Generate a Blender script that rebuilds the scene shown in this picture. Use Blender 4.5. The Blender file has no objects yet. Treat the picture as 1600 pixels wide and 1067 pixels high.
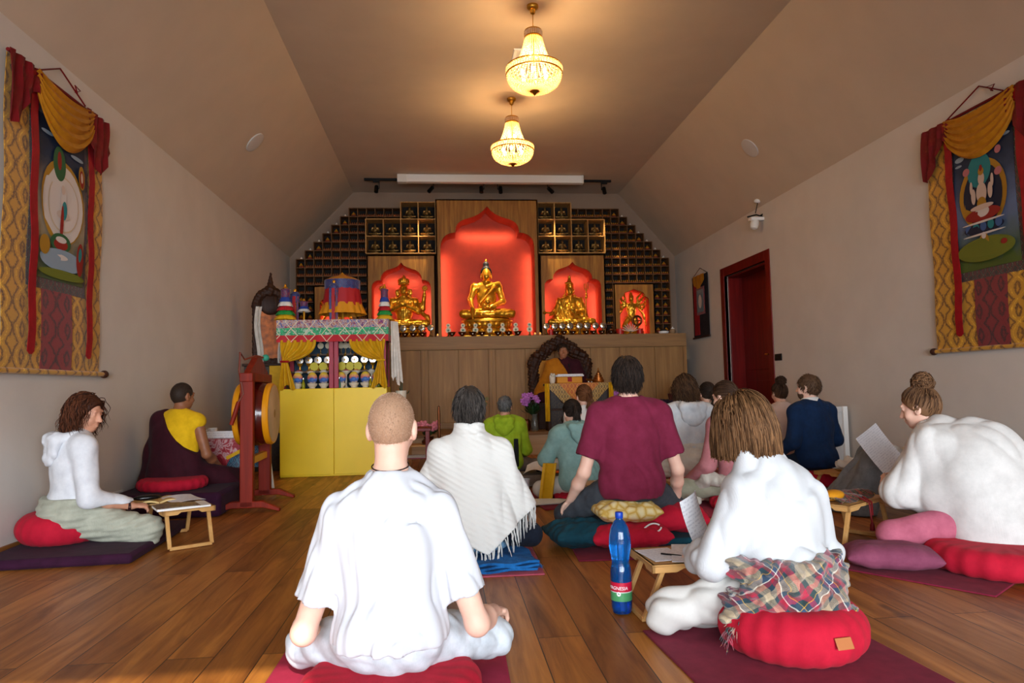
import bpy, math, random
import numpy as np
from mathutils import Vector, Matrix
rnd = random.Random(7)
S = bpy.context.scene
COL = S.collection
R = math.radians
# ------------------------------------------------------------------ camera
CAM = np.array([0, 0, .93]); FPX = 1076.39
_yaw, _pit, _rol = .0990, .06636, -.02215
_fw = np.array([math.sin(_yaw)*math.cos(_pit), math.cos(_yaw)*math.cos(_pit), math.sin(_pit)])
_rt = np.array([math.cos(_yaw), -math.sin(_yaw), 0]); _up = np.cross(_rt, _fw)
CR = math.cos(_rol)*_rt + math.sin(_rol)*_up
CU = -math.sin(_rol)*_rt + math.cos(_rol)*_up
cam = bpy.data.objects.new('camera', bpy.data.cameras.new('camera')); COL.objects.link(cam)
m4 = Matrix.Identity(4)
for i in range(3):
    m4[i][0], m4[i][1], m4[i][2], m4[i][3] = CR[i], CU[i], -_fw[i], CAM[i]
cam.matrix_world = m4
cam.data.sensor_width = 36; cam.data.lens = FPX/1600*36; cam.data.clip_start = .05
S.camera = cam
def at(px, py, Y=None, Z=None, X=None):
    """the point of the room seen at a pixel of the survey photo, at a known depth, height or side"""
    d = _fw + CR*(px-800)/FPX - CU*(py-533.5)/FPX
    t = (Y-CAM[1])/d[1] if Y is not None else (Z-CAM[2])/d[2] if Z is not None else (X-CAM[0])/d[0]
    return Vector(CAM + t*d)
# ------------------------------------------------------------------ light and exposure
S.view_settings.view_transform = 'Standard'; S.view_settings.look = 'None'
S.view_settings.gamma = 1; S.view_settings.use_curve_mapping = False
S.view_settings.exposure = 0.0
W = bpy.data.worlds.new('world'); S.world = W; W.use_nodes = True
bg = W.node_tree.nodes['Background']; bg.inputs[0].default_value = (.72, .84, 1, 1); bg.inputs[1].default_value = 1.2
def light(name, kind, loc, energy, color=(1, 1, 1), size=None, size_y=None, aim=None, soft=None, spread=None, cone=None):
    l = bpy.data.lights.new(name, kind); l.energy = energy; l.color = color
    if kind == 'AREA':
        l.size = size
        if size_y: l.shape = 'RECTANGLE'; l.size_y = size_y
        if spread: l.spread = spread
    if kind in ('POINT', 'SPOT') and soft: l.shadow_soft_size = soft
    if kind == 'SPOT': l.spot_size = cone or 1; l.spot_blend = .6
    o = bpy.data.objects.new(name, l); COL.objects.link(o); o.location = loc
    if aim is not None:
        o.rotation_euler = (Vector(aim)-Vector(loc)).to_track_quat('-Z', 'Y').to_euler()
    o['kind'] = 'helper'
    return o
sun = light('sun', 'SUN', (0, -6, 6), 6, (1, .93, .82)); sun.data.angle = R(.6)
SUN_EL, SUN_AZ = R(35), R(8)
sd = Vector((-math.sin(SUN_AZ)*math.cos(SUN_EL), math.cos(SUN_AZ)*math.cos(SUN_EL), -math.sin(SUN_EL)))
sun.rotation_euler = sd.to_track_quat('-Z', 'Y').to_euler()
# daylight from the glazed end of the hall behind the camera
light('daylight_left', 'AREA', (-1.3, -6.2, 1.9), 800, (.86, .93, 1), 5.0, 3.6, aim=(-.9, 6, 1.1))
light('daylight_right', 'AREA', (2.6, -6.2, 1.7), 800, (.86, .93, 1), 5.4, 3.2, aim=(1.6, 6, 1.0))

# ------------------------------------------------------------------ materials
def lin(c):
    if isinstance(c, str):
        c = [int(c[i:i+2], 16)/255 for i in (0, 2, 4)]
    return [x/12.92 if x <= .04045 else ((x+.055)/1.055)**2.4 for x in c[:3]]
def c4(c): return (*lin(c), 1)
class NT:
    def __init__(s, m): s.t = m.node_tree; s.n = s.t.nodes; s.l = s.t.links
    def add(s, kind, **kw):
        n = s.n.new(kind)
        for k, v in kw.items():
            if k.startswith('i_'):
                k = k[2:]; k = int(k) if k.isdigit() else k.replace('_', ' ')
                if hasattr(v, 'is_linked') or hasattr(v, 'links'): s.l.new(v, n.inputs[k])
                else: n.inputs[k].default_value = v
            else: setattr(n, k, v)
        return n
    def coord(s, kind='Object', scale=(1, 1, 1), rot=(0, 0, 0), loc=(0, 0, 0)):
        tc = s.add('ShaderNodeTexCoord'); mp = s.add('ShaderNodeMapping')
        mp.inputs['Scale'].default_value = scale; mp.inputs['Rotation'].default_value = rot; mp.inputs['Location'].default_value = loc
        s.l.new(tc.outputs[kind], mp.inputs[0]); return mp.outputs[0]
    def noise(s, vec, scale=5, detail=3, rough=.5, dist=0):
        n = s.add('ShaderNodeTexNoise'); n.inputs['Scale'].default_value = scale; n.inputs['Detail'].default_value = detail
        n.inputs['Roughness'].default_value = rough; n.inputs['Distortion'].default_value = dist
        if vec is not None: s.l.new(vec, n.inputs['Vector'])
        return n.outputs['Fac']
    def ramp(s, fac, stops, interp='LINEAR'):
        r = s.add('ShaderNodeValToRGB'); e = r.color_ramp; e.interpolation = interp
        while len(e.elements) < len(stops): e.elements.new(.5)
        for i, (p, c) in enumerate(stops):
            e.elements[i].position = p; e.elements[i].color = c4(c) if not isinstance(c, (int, float)) else (c, c, c, 1)
        s.l.new(fac, r.inputs[0]); return r.outputs[0]
    def mix(s, fac, a, b, mode='MIX'):
        n = s.add('ShaderNodeMix', data_type='RGBA', blend_type=mode)
        for v, k in ((fac, 0), (a, 6), (b, 7)):
            if hasattr(v, 'links'): s.l.new(v, n.inputs[k])
            else: n.inputs[k].default_value = v if k == 0 else (c4(v) if isinstance(v, str) else v)
        return n.outputs[2]
    def math(s, op, a, b=0.0, c=0.0):
        n = s.add('ShaderNodeMath', operation=op)
        for i, v in enumerate((a, b, c)):
            if hasattr(v, 'links'): s.l.new(v, n.inputs[i])
            else: n.inputs[i].default_value = v
        return n.outputs[0]
    def bump(s, h, strength=.3, dist=.01):
        b = s.add('ShaderNodeBump'); b.inputs['Strength'].default_value = strength; b.inputs['Distance'].default_value = dist
        s.l.new(h, b.inputs['Height']); s.l.new(b.outputs[0], s.n['Principled BSDF'].inputs['Normal'])
    def set(s, k, v):
        i = s.n['Principled BSDF'].inputs[k]
        if hasattr(v, 'links'): s.l.new(v, i)
        else: i.default_value = v
MATS = {}
def newmat(name):
    m = bpy.data.materials.new(name); m.use_nodes = True; MATS[name] = m; return m, NT(m)
def mat(name, col, rough=.6, metal=0, var=.0, vscale=8, bump=0, bscale=60, spec=.4, sheen=0, stretch=(1, 1, 1), emit=None, estr=0, trans=0, alpha=1, coat=0, var2=None, sss=0):
    if name in MATS: return MATS[name]
    m, t = newmat(name)
    t.set('Roughness', rough); t.set('Metallic', metal); t.set('Specular IOR Level', spec)
    t.set('Base Color', c4(col))
    v = t.coord(scale=stretch)
    if var or var2:
        f = t.noise(v, vscale, 4)
        if var2: t.set('Base Color', t.ramp(f, [(.3, col), (.7, var2)]))
        else:
            lo = [max(0, x*(1-var)) for x in _s(col)]; hi = [min(1, x*(1+var)) for x in _s(col)]
            t.set('Base Color', t.ramp(f, [(.3, lo), (.7, hi)]))
    if bump: t.bump(t.noise(v, bscale, 3), bump, .01)
    if sheen: t.set('Sheen Weight', sheen)
    if emit: t.set('Emission Color', c4(emit)); t.set('Emission Strength', estr)
    if trans: t.set('Transmission Weight', trans)
    if alpha < 1: t.set('Alpha', alpha)
    if coat: t.set('Coat Weight', coat)
    if sss: t.set('Subsurface Weight', sss); t.set('Subsurface Radius', (.01, .004, .002)); t.set('Subsurface Scale', 1)
    return m
def _s(c): return [int(c[i:i+2], 16)/255 for i in (0, 2, 4)] if isinstance(c, str) else c
def weave(name, col, col2=None, scale=260, bump=.25, sheen=.02, rough=.85, var=.025, fold=0, foldscale=9):
    """cloth: fine weave bump plus soft tone variation"""
    if name in MATS: return MATS[name]
    m, t = newmat(name); t.set('Roughness', rough); t.set('Specular IOR Level', .2); t.set('Sheen Weight', sheen)
    v = t.coord()
    lo = [max(0, x*(1-var)) for x in _s(col)]; hi = [min(1, x*(1+var)) for x in _s(col2 or col)]
    t.set('Base Color', t.ramp(t.noise(v, 14, 5, .65), [(.3, lo), (.7, hi)]))
    w = t.add('ShaderNodeTexWave', i_Scale=scale/6.28, i_Distortion=1.5); t.l.new(v, w.inputs[0])
    h = t.math('ADD', t.math('MULTIPLY', w.outputs['Fac'], .35), t.noise(v, scale, 2))
    if fold: h = t.math('ADD', h, t.math('MULTIPLY', t.noise(v, foldscale, 3, .5, .8), fold))
    t.bump(h, bump, .004)
    return m
# ------------------------------------------------------------------ names, tags
def tag(o, label=None, cat=None, group=None, kind=None):
    if label: o['label'] = label
    if cat: o['category'] = cat
    if group: o['group'] = group
    if kind: o['kind'] = kind
    return o
def thing(name, label, cat, loc=(0, 0, 0), rz=0, group=None, sc=1):
    o = bpy.data.objects.new(name, None); COL.objects.link(o); o.empty_display_size = .05
    o.location = loc; o.rotation_euler = (0, 0, rz); o.scale = (sc, sc, sc)
    return tag(o, label, cat, group)
def link(name, me, m, parent=None):
    o = bpy.data.objects.new(name, me); COL.objects.link(o)
    if m is not None:
        if len(me.materials): me.materials.clear()
        for x in (m if isinstance(m, (list, tuple)) else [m]): me.materials.append(x)
    if parent is not None: o.parent = parent
    return o
def copy_tree(o, parent=None):
    c = o.copy(); COL.objects.link(c)
    if parent is not None: c.parent = parent
    for ch in list(o.children): copy_tree(ch, c)
    return c
# ------------------------------------------------------------------ plain mesh builder
def rotm(rx=0, ry=0, rz=0):
    return Matrix.Rotation(rz, 3, 'Z') @ Matrix.Rotation(ry, 3, 'Y') @ Matrix.Rotation(rx, 3, 'X')
def frame_to(d):
    d = Vector(d).normalized(); a = Vector((0, 0, 1)) if abs(d.z) < .95 else Vector((1, 0, 0))
    u = d.cross(a).normalized(); return u, d.cross(u)
class MB:
    def __init__(s): s.v = []; s.f = []; s.mi = []
    def add(s, vs, fs, mi=0):
        o = len(s.v); s.v += [tuple(x) for x in vs]; s.f += [tuple(i+o for i in f) for f in fs]; s.mi += [mi]*len(fs); return s
    def box(s, c, d, rot=None, mi=0):
        c = Vector(c); h = Vector(d)/2
        vs = [Vector((x*h.x, y*h.y, z*h.z)) for x in (-1, 1) for y in (-1, 1) for z in (-1, 1)]
        if rot is not None: vs = [rot @ v for v in vs]
        return s.add([v+c for v in vs], [(0, 1, 3, 2), (4, 6, 7, 5), (0, 4, 5, 1), (2, 3, 7, 6), (0, 2, 6, 4), (1, 5, 7, 3)], mi)
    def span(s, lo, hi, mi=0):
        lo = Vector(lo); hi = Vector(hi); return s.box((lo+hi)/2, hi-lo, mi=mi)
    def bar(s, a, b, w, h=None, mi=0, up=(0, 0, 1)):
        """square bar from a to b"""
        a = Vector(a); b = Vector(b); d = (b-a).normalized(); h = h or w
        u = d.cross(Vector(up)); u = (u if u.length > .01 else d.cross(Vector((0, 1, 0)))).normalized(); n = u.cross(d)
        vs = [p+u*x*w/2+n*z*h/2 for p in (a, b) for x, z in ((-1, -1), (1, -1), (1, 1), (-1, 1))]
        return s.add(vs, [(0, 1, 2, 3), (7, 6, 5, 4), (0, 4, 5, 1), (1, 5, 6, 2), (2, 6, 7, 3), (3, 7, 4, 0)], mi)
    def tube(s, pts, r, n=8, cap=True, mi=0, flat=1):
        pts = [Vector(p) for p in pts]; k = len(pts)
        rs = r if isinstance(r, (list, tuple)) else [r]*k
        vs = []; u = None
        for i, p in enumerate(pts):
            d = (pts[min(i+1, k-1)]-pts[max(i-1, 0)])
            if d.length < 1e-9: d = Vector((0, 0, 1))
            d.normalize()
            if u is None: u, w = frame_to(d)
            else:
                u = (u-d*u.dot(d)); u = u.normalized() if u.length > 1e-6 else frame_to(d)[0]; w = d.cross(u)
            for j in range(n):
                a = 2*math.pi*j/n; vs.append(p+u*math.cos(a)*rs[i]+w*math.sin(a)*rs[i]*flat)
        fs = [(i*n+j, i*n+(j+1) % n, (i+1)*n+(j+1) % n, (i+1)*n+j) for i in range(k-1) for j in range(n)]
        if cap: fs += [tuple(range(n))[::-1], tuple(range((k-1)*n, k*n))]
        return s.add(vs, fs, mi)
    def lathe(s, prof, n=24, c=(0, 0, 0), rot=None, mi=0, ang=None):
        c = Vector(c); vs = []
        for r, z in prof:
            for j in range(n):
                a = 2*math.pi*j/n; p = Vector((r*math.cos(a), r*math.sin(a), z)); vs.append((rot @ p if rot is not None else p)+c)
        k = len(prof)
        fs = [(i*n+j, i*n+(j+1) % n, (i+1)*n+(j+1) % n, (i+1)*n+j) for i in range(k-1) for j in range(n)]
        if prof[0][0] > 1e-4: fs.append(tuple(range(n))[::-1])
        if prof[-1][0] > 1e-4: fs.append(tuple(range((k-1)*n, k*n)))
        return s.add(vs, fs, mi)
    def ball(s, c, r, n=12, m=8, rot=None, mi=0):
        r = r if isinstance(r, (tuple, list)) else (r, r, r); c = Vector(c); vs = []
        for i in range(m+1):
            t = math.pi*i/m
            for j in range(n):
                a = 2*math.pi*j/n; p = Vector((r[0]*math.sin(t)*math.cos(a), r[1]*math.sin(t)*math.sin(a), -r[2]*math.cos(t)))
                vs.append((rot @ p if rot is not None else p)+c)
        return s.add(vs, [(i*n+j, i*n+(j+1) % n, (i+1)*n+(j+1) % n, (i+1)*n+j) for i in range(m) for j in range(n)], mi)
    def prism(s, poly, h, f, mi=0):
        """polygon (a,b) list extruded from 0 to h; f(a,b,t) gives the point"""
        n = len(poly); vs = [f(a, b, 0) for a, b in poly]+[f(a, b, h) for a, b in poly]
        return s.add(vs, [tuple(range(n))[::-1], tuple(range(n, 2*n))]+[(i, (i+1) % n, n+(i+1) % n, n+i) for i in range(n)], mi)
    def grid(s, nu, nv, f, thick=0, mi=0):
        """sheet f(u,v); thick gives it a back along its normals"""
        P = [[Vector(f(i/nu, j/nv)) for j in range(nv+1)] for i in range(nu+1)]
        vs = [p for row in P for p in row]; k = nv+1
        fs = [(i*k+j, (i+1)*k+j, (i+1)*k+j+1, i*k+j+1) for i in range(nu) for j in range(nv)]
        if not thick: return s.add(vs, fs, mi)
        N = []
        for i in range(nu+1):
            for j in range(nv+1):
                du = P[min(i+1, nu)][j]-P[max(i-1, 0)][j]; dv = P[i][min(j+1, nv)]-P[i][max(j-1, 0)]
                q = du.cross(dv); N.append(q.normalized() if q.length > 1e-9 else Vector((0, 0, 1)))
        m = len(vs); vs2 = vs+[v-n*thick for v, n in zip(vs, N)]
        fs2 = fs+[tuple(x+m for x in f[::-1]) for f in fs]
        rim = [i*k for i in range(nu+1)]+[nu*k+j for j in range(1, nv+1)]+[i*k+nv for i in range(nu-1, -1, -1)]+[j for j in range(nv-1, 0, -1)]
        for a, b in zip(rim, rim[1:]+rim[:1]): fs2.append((b, a, a+m, b+m))
        return s.add(vs2, fs2, mi)
    def mesh(s, name, smooth=True, ang=38):
        me = bpy.data.meshes.new(name); me.from_pydata(s.v, [], s.f)
        if any(s.mi): me.polygons.foreach_set('material_index', s.mi)
        if smooth:
            me.polygons.foreach_set('use_smooth', [True]*len(s.f)); me.set_sharp_from_angle(angle=R(ang))
        me.update(); return me
    def build(s, name, m, parent=None, smooth=True, ang=38, bevel=0):
        o = link(name, s.mesh(name, smooth, ang), m, parent)
        if bevel:
            b = o.modifiers.new('edge', 'BEVEL'); b.width = bevel; b.segments = 2; b.limit_method = 'ANGLE'; b.angle_limit = R(40)
        return o
# ------------------------------------------------------------------ smooth solids (signed distance -> mesh)
class SDF:
    def __init__(s, lo, hi, res):
        s.lo = np.array(lo, float); s.res = res; s.n = np.ceil((np.array(hi)-s.lo)/res).astype(int)+1
        s.D = np.full(s.n, 9., np.float32); s.ax = [(s.lo[i]+res*np.arange(s.n[i])).astype(np.float32) for i in range(3)]
    def sl(s, lo, hi):
        a = np.clip(np.floor((np.array(lo)-s.lo)/s.res).astype(int), 0, s.n-1); b = np.clip(np.ceil((np.array(hi)-s.lo)/s.res).astype(int)+1, 1, s.n)
        return tuple(slice(x, max(x+1, y)) for x, y in zip(a, b))
    def pts(s, q):
        return s.ax[0][q[0]][:, None, None], s.ax[1][q[1]][None, :, None], s.ax[2][q[2]][None, None, :]
    def put(s, q, d, k, sub=False):
        c = s.D[q]
        if sub:
            if k: h = np.maximum(k-np.abs(c+d), 0)/k; s.D[q] = np.maximum(c, -d)+h*h*k*.25
            else: s.D[q] = np.maximum(c, -d)
        elif k:
            h = np.maximum(k-np.abs(c-d), 0)/k; s.D[q] = np.minimum(c, d)-h*h*k*.25
        else: s.D[q] = np.minimum(c, d)
    def cone(s, a, b, ra, rb=None, k=.02, flat=1, fdir=(0, 1, 0), clip=None, sub=False):
        a = np.array(a, float); b = np.array(b, float); rb = ra if rb is None else rb; m = max(ra, rb)*max(1, flat)+k+.03
        q = s.sl(np.minimum(a, b)-m, np.maximum(a, b)+m); X, Y, Z = s.pts(q)
        ba = b-a; L = max(ba@ba, 1e-12); t = np.clip(((X-a[0])*ba[0]+(Y-a[1])*ba[1]+(Z-a[2])*ba[2])/L, 0, 1)
        dx = X-a[0]-t*ba[0]; dy = Y-a[1]-t*ba[1]; dz = Z-a[2]-t*ba[2]; r = ra+(rb-ra)*t
        if flat != 1:
            f = np.array(fdir, float); f /= np.linalg.norm(f); w = (dx*f[0]+dy*f[1]+dz*f[2])*(1/flat-1)
            dx = dx+w*f[0]; dy = dy+w*f[1]; dz = dz+w*f[2]
            d = (np.sqrt(dx*dx+dy*dy+dz*dz)-r)*min(1, flat)
        else: d = np.sqrt(dx*dx+dy*dy+dz*dz)-r
        for p, n in (clip or []):
            n = np.array(n, float); n /= np.linalg.norm(n); d = np.maximum(d, (X-p[0])*n[0]+(Y-p[1])*n[1]+(Z-p[2])*n[2])
        s.put(q, d, k, sub); return s
    def chain(s, pts, rs, k=.02, **kw):
        for i in range(len(pts)-1): s.cone(pts[i], pts[i+1], rs[i], rs[i+1], k, **kw)
        return s
    def ell(s, c, r, k=.02, rot=None, sub=False, clip=None):
        c = np.array(c, float); r = np.array(r if hasattr(r, '__len__') else (r, r, r), float); m = r.max()+k+.03
        q = s.sl(c-m, c+m); X, Y, Z = s.pts(q); x, y, z = X-c[0], Y-c[1], Z-c[2]
        if rot is not None:
            M = np.array(rot).T
            x, y, z = M[0, 0]*x+M[0, 1]*y+M[0, 2]*z, M[1, 0]*x+M[1, 1]*y+M[1, 2]*z, M[2, 0]*x+M[2, 1]*y+M[2, 2]*z
        k0 = np.sqrt((x/r[0])**2+(y/r[1])**2+(z/r[2])**2); k1 = np.sqrt((x/r[0]**2)**2+(y/r[1]**2)**2+(z/r[2]**2)**2)+1e-9
        d = k0*(k0-1)/k1
        for p, n in (clip or []):
            n = np.array(n, float); n /= np.linalg.norm(n); d = np.maximum(d, (X-p[0])*n[0]+(Y-p[1])*n[1]+(Z-p[2])*n[2])
        s.put(q, d.astype(np.float32), k, sub); return s
    def rbox(s, c, h, r=.01, k=0, rot=None, sub=False):
        c = np.array(c, float); h = np.array(h, float); m = np.linalg.norm(h)+k+.03
        q = s.sl(c-m, c+m); X, Y, Z = s.pts(q); x, y, z = X-c[0], Y-c[1], Z-c[2]
        if rot is not None:
            M = np.array(rot).T
            x, y, z = M[0, 0]*x+M[0, 1]*y+M[0, 2]*z, M[1, 0]*x+M[1, 1]*y+M[1, 2]*z, M[2, 0]*x+M[2, 1]*y+M[2, 2]*z
        x = np.abs(x)-h[0]+r; y = np.abs(y)-h[1]+r; z = np.abs(z)-h[2]+r
        d = np.sqrt(np.maximum(x, 0)**2+np.maximum(y, 0)**2+np.maximum(z, 0)**2)+np.minimum(np.maximum(x, np.maximum(y, z)), 0)-r
        s.put(q, d.astype(np.float32), k, sub); return s
    def cut(s, p, n, k=0):
        n = np.array(n, float); n /= np.linalg.norm(n); X, Y, Z = s.pts((slice(None),)*3)
        d = (X-p[0])*n[0]+(Y-p[1])*n[1]+(Z-p[2])*n[2]
        s.D = np.maximum(s.D, d).astype(np.float32); return s
    def warp(s, f, band=.06):
        X, Y, Z = np.meshgrid(*s.ax, indexing='ij') ; w = np.abs(s.D) < band
        s.D[w] += f(X[w], Y[w], Z[w]).astype(np.float32); return s
    def mesh(s, name):
        D = s.D; D = np.where(D == 0, 1e-6, D); n = s.n-1
        sg = D < 0
        cnt = np.zeros(n, np.int8)
        for i in (0, 1):
            for j in (0, 1):
                for k in (0, 1): cnt += sg[i:n[0]+i, j:n[1]+j, k:n[2]+k]
        act = (cnt > 0) & (cnt < 8); idx = np.argwhere(act); N = len(idx)
        if N == 0: return bpy.data.meshes.new(name)
        num = np.full(n, -1, np.int32); num[act] = np.arange(N)
        cs = [(i, j, k) for i in (0, 1) for j in (0, 1) for k in (0, 1)]
        val = np.stack([D[idx[:, 0]+c[0], idx[:, 1]+c[1], idx[:, 2]+c[2]] for c in cs], 1)
        acc = np.zeros((N, 3)); w = np.zeros(N)
        for a in range(8):
            for b in range(a+1, 8):
                if sum(abs(cs[a][t]-cs[b][t]) for t in range(3)) != 1: continue
                va, vb = val[:, a], val[:, b]; m = (va < 0) != (vb < 0); t = va[m]/(va[m]-vb[m])
                acc[m] += np.array(cs[a])+t[:, None]*(np.array(cs[b])-np.array(cs[a])); w[m] += 1
        V = s.lo+s.res*(idx+acc/w[:, None])
        F = []
        for ax in range(3):
            b, c = (ax+1) % 3, (ax+2) % 3
            sl0 = [slice(None)]*3; sl1 = [slice(None)]*3; sl0[ax] = slice(0, -1); sl1[ax] = slice(1, None)
            ch = sg[tuple(sl0)] != sg[tuple(sl1)]; e = np.argwhere(ch)
            e = e[(e[:, b] > 0) & (e[:, c] > 0) & (e[:, b] < n[b]) & (e[:, c] < n[c])]
            if not len(e): continue
            ins = sg[e[:, 0], e[:, 1], e[:, 2]]
            q = []
            for ob, oc in ((1, 1), (0, 1), (0, 0), (1, 0)):
                g = e.copy(); g[:, b] -= ob; g[:, c] -= oc; q.append(num[g[:, 0], g[:, 1], g[:, 2]])
            q = np.stack(q, 1); q[~ins] = q[~ins][:, ::-1]; F.append(q)
        F = np.concatenate(F)
        me = bpy.data.meshes.new(name); me.vertices.add(N); me.vertices.foreach_set('co', V.ravel())
        me.loops.add(F.size); me.loops.foreach_set('vertex_index', F.ravel().astype(np.int32))
        me.polygons.add(len(F)); me.polygons.foreach_set('loop_start', np.arange(0, F.size, 4, dtype=np.int32))
        me.polygons.foreach_set('use_smooth', np.ones(len(F), bool)); me.update(calc_edges=True); me.validate()
        return me
    def build(s, name, m, parent=None): return link(name, s.mesh(name), m, parent)
def folds(seed, amp=.004, freq=(14, 14, 5), warp=.6):
    """soft cloth folds as a displacement field"""
    g = np.random.default_rng(seed); K = [(g.normal(size=3)*np.array(freq)*2.2, g.uniform(0, 6.3), g.uniform(.5, 1)) for _ in range(5)]
    Wk = [(g.normal(size=3)*7, g.uniform(0, 6.3)) for _ in range(3)]
    def f(x, y, z):
        w = sum(np.sin(k[0]*x+k[1]*y+k[2]*z+p) for k, p in Wk)*warp
        d = sum(a*np.sin(k[0]*x+k[1]*y+k[2]*z+p+w) for k, p, a in K)/2.4
        return amp*(1-np.abs(d)*1.3)
    return f
# ------------------------------------------------------------------ room
XL, XR, ZW, CL, CRX, ZC, D0, YF = -2.579, 4.144, 3.211, -1.515, 3.153, 4.344, 11.887, -1.3
def plaster(name, col, bump=.12):
    m, t = newmat(name); v = t.coord(); t.set('Roughness', .9); t.set('Specular IOR Level', .2)
    lo = [x*.97 for x in _s(col)]; t.set('Base Color', t.ramp(t.noise(v, 3, 4), [(.3, lo), (.7, col)]))
    t.bump(t.math('ADD', t.noise(v, 45, 4, .6), t.math('MULTIPLY', t.noise(v, 160, 2), .5)), bump, .006); return m
M_WALL = plaster('wall_plaster', 'D2CAC1'); M_CEIL = plaster('ceiling_plaster', 'CBB8A2', .06)
def wood(name, a, b, c=None, axis='Z', grain=1.0, rough=.45, bump=.08, board=0):
    """straight-grained wood: long fibres along an axis"""
    if name in MATS: return MATS[name]
    m, t = newmat(name); sc = {'X': (.6, 9, 9), 'Y': (9, .6, 9), 'Z': (9, 9, .6)}[axis]
    v = t.coord(scale=tuple(x*grain for x in sc)); f = t.noise(v, 1.6, 6, .62, .7)
    t.set('Base Color', t.ramp(f, [(.25, a), (.5, c or b), (.75, b)])); t.set('Roughness', rough); t.set('Specular IOR Level', .22)
    f2 = t.noise(v, 9, 3); t.bump(f2, bump, .004); return m
def floor_mat():
    m, t = newmat('oak_floor')
    v = t.coord('Object', rot=(0, 0, R(90)))
    b = t.add('ShaderNodeTexBrick', offset=.37, offset_frequency=2, squash=1, squash_frequency=2)
    for k, x in (('Scale', 1), ('Mortar Size', .0022), ('Mortar Smooth', .2), ('Bias', 0), ('Brick Width', 1.9), ('Row Height', .165)): b.inputs[k].default_value = x
    b.inputs['Color1'].default_value = (0, 0, 0, 1); b.inputs['Color2'].default_value = (1, 1, 1, 1); b.inputs['Mortar'].default_value = (.5, .5, .5, 1)
    t.l.new(v, b.inputs['Vector'])
    g = t.coord('Object', scale=(8, .75, 8)); shift = t.add('ShaderNodeVectorMath', operation='ADD')
    sh = t.add('ShaderNodeVectorMath', operation='SCALE'); sh.inputs['Scale'].default_value = 37; t.l.new(b.outputs['Color'], sh.inputs[0])
    t.l.new(g, shift.inputs[0]); t.l.new(sh.outputs[0], shift.inputs[1])
    f = t.noise(shift.outputs[0], 1.5, 8, .62, 1.1)
    base = t.ramp(f, [(.22, '683814'), (.42, '9A5E26'), (.6, 'BC7A32'), (.8, 'CE9044')])
    tone = t.ramp(b.outputs['Color'], [(0, (.74, .70, .66)), (.5, (.9, .88, .86)), (1, (1, 1, 1))])
    colr = t.mix(1.0, base, tone, 'MULTIPLY')
    kn = t.noise(t.coord('Object', scale=(6, 2.2, 6)), 1.1, 2)
    colr = t.mix(t.ramp(kn, [(.68, 0.), (.76, .75)]), colr, '4A2810')
    colr = t.mix(b.outputs['Fac'], colr, '2C180A')
    t.set('Base Color', colr); t.set('Roughness', t.ramp(f, [(.2, .5), (.8, .38)])); t.set('Specular IOR Level', .4)
    h = t.math('SUBTRACT', t.math('MULTIPLY', f, .25), b.outputs['Fac']); t.bump(h, .25, .004); return m
M_FLOOR = floor_mat()
def struct(name, mb, m, smooth=False, bevel=0, parent=None):
    o = mb.build(name, m, parent, smooth=smooth, bevel=bevel)
    if parent is None: o['kind'] = 'structure'
    return o
T = .2
struct('floor', MB().span((XL-T, YF-T, -.1), (XR+T, D0+T, 0)), M_FLOOR)
struct('wall_left', MB().span((XL-T, YF-T, 0), (XL, D0+T, ZW+.05)), M_WALL)
# right wall with the deep door opening
DY0, DY1, DZ = at(1202.1, 388, X=XR).y+.0, at(1125.6, 420.7, X=XR).y, at(1202.1, 388, X=XR).z
dy0, dy1, dz = DY0+.13, DY1-.13, DZ-.13
mb = MB().span((XR, YF-T, 0), (XR+.35, dy0, ZW+.05)).span((XR, dy1, 0), (XR+.35, D0+T, ZW+.05)).span((XR, dy0, dz), (XR+.35, dy1, ZW+.05))
struct('wall_right', mb, M_WALL)
struct('wall_back', MB().prism([(XL, 0), (XR, 0), (XR, ZW), (CRX, ZC), (CL, ZC), (XL, ZW)], T, lambda a, b, t: (a, D0+t, b)), plaster('wall_back_shaded', '9A8270'))  # shade around the shelves is put into this darker plaster colour
slope = lambda x0, z0, x1, z1: MB().add([(x0, YF-T, z0), (x1, YF-T, z1), (x1, D0+T, z1), (x0, D0+T, z0), (x0, YF-T, z0+.15), (x1, YF-T, z1+.15), (x1, D0+T, z1+.15), (x0, D0+T, z0+.15)],
    [(0, 1, 2, 3), (7, 6, 5, 4), (0, 4, 5, 1), (2, 6, 7, 3), (1, 5, 6, 2), (0, 3, 7, 4)])
struct('ceiling_slope_left', slope(XL, ZW, CL, ZC), M_CEIL)
struct('ceiling_slope_right', slope(CRX, ZC, XR, ZW), M_CEIL)
struct('ceiling', MB().span((CL, YF-T, ZC), (CRX, D0+T, ZC+.15)), M_CEIL)
# unseen front wall behind the camera; opening heights shaped to set the sun patch
mb = MB()
mb.span((XL, YF-T, 0), (-2.25, YF, ZC)).span((.12, YF-T, 0), (.4, YF, ZC)).span((3.5, YF-T, 0), (XR, YF, ZC))
mb.span((-2.25, YF-T, 2.80), (.12, YF, ZC)).span((.4, YF-T, 2.05), (3.5, YF, ZC))
struct('wall_front', mb, M_WALL)
M_WHITE = mat('white_paint', 'ECEAE6', .5)
mb = MB()
for x0, x1, z in ((-2.25, .12, 2.80), (.4, 3.5, 2.05)):
    for x in (x0, x1): mb.box((x, YF-.1, z/2), (.06, .08, z))
    mb.box(((x0+x1)/2, YF-.1, z), (x1-x0, .08, .06))
struct('window_1', mb, M_WHITE)
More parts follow.
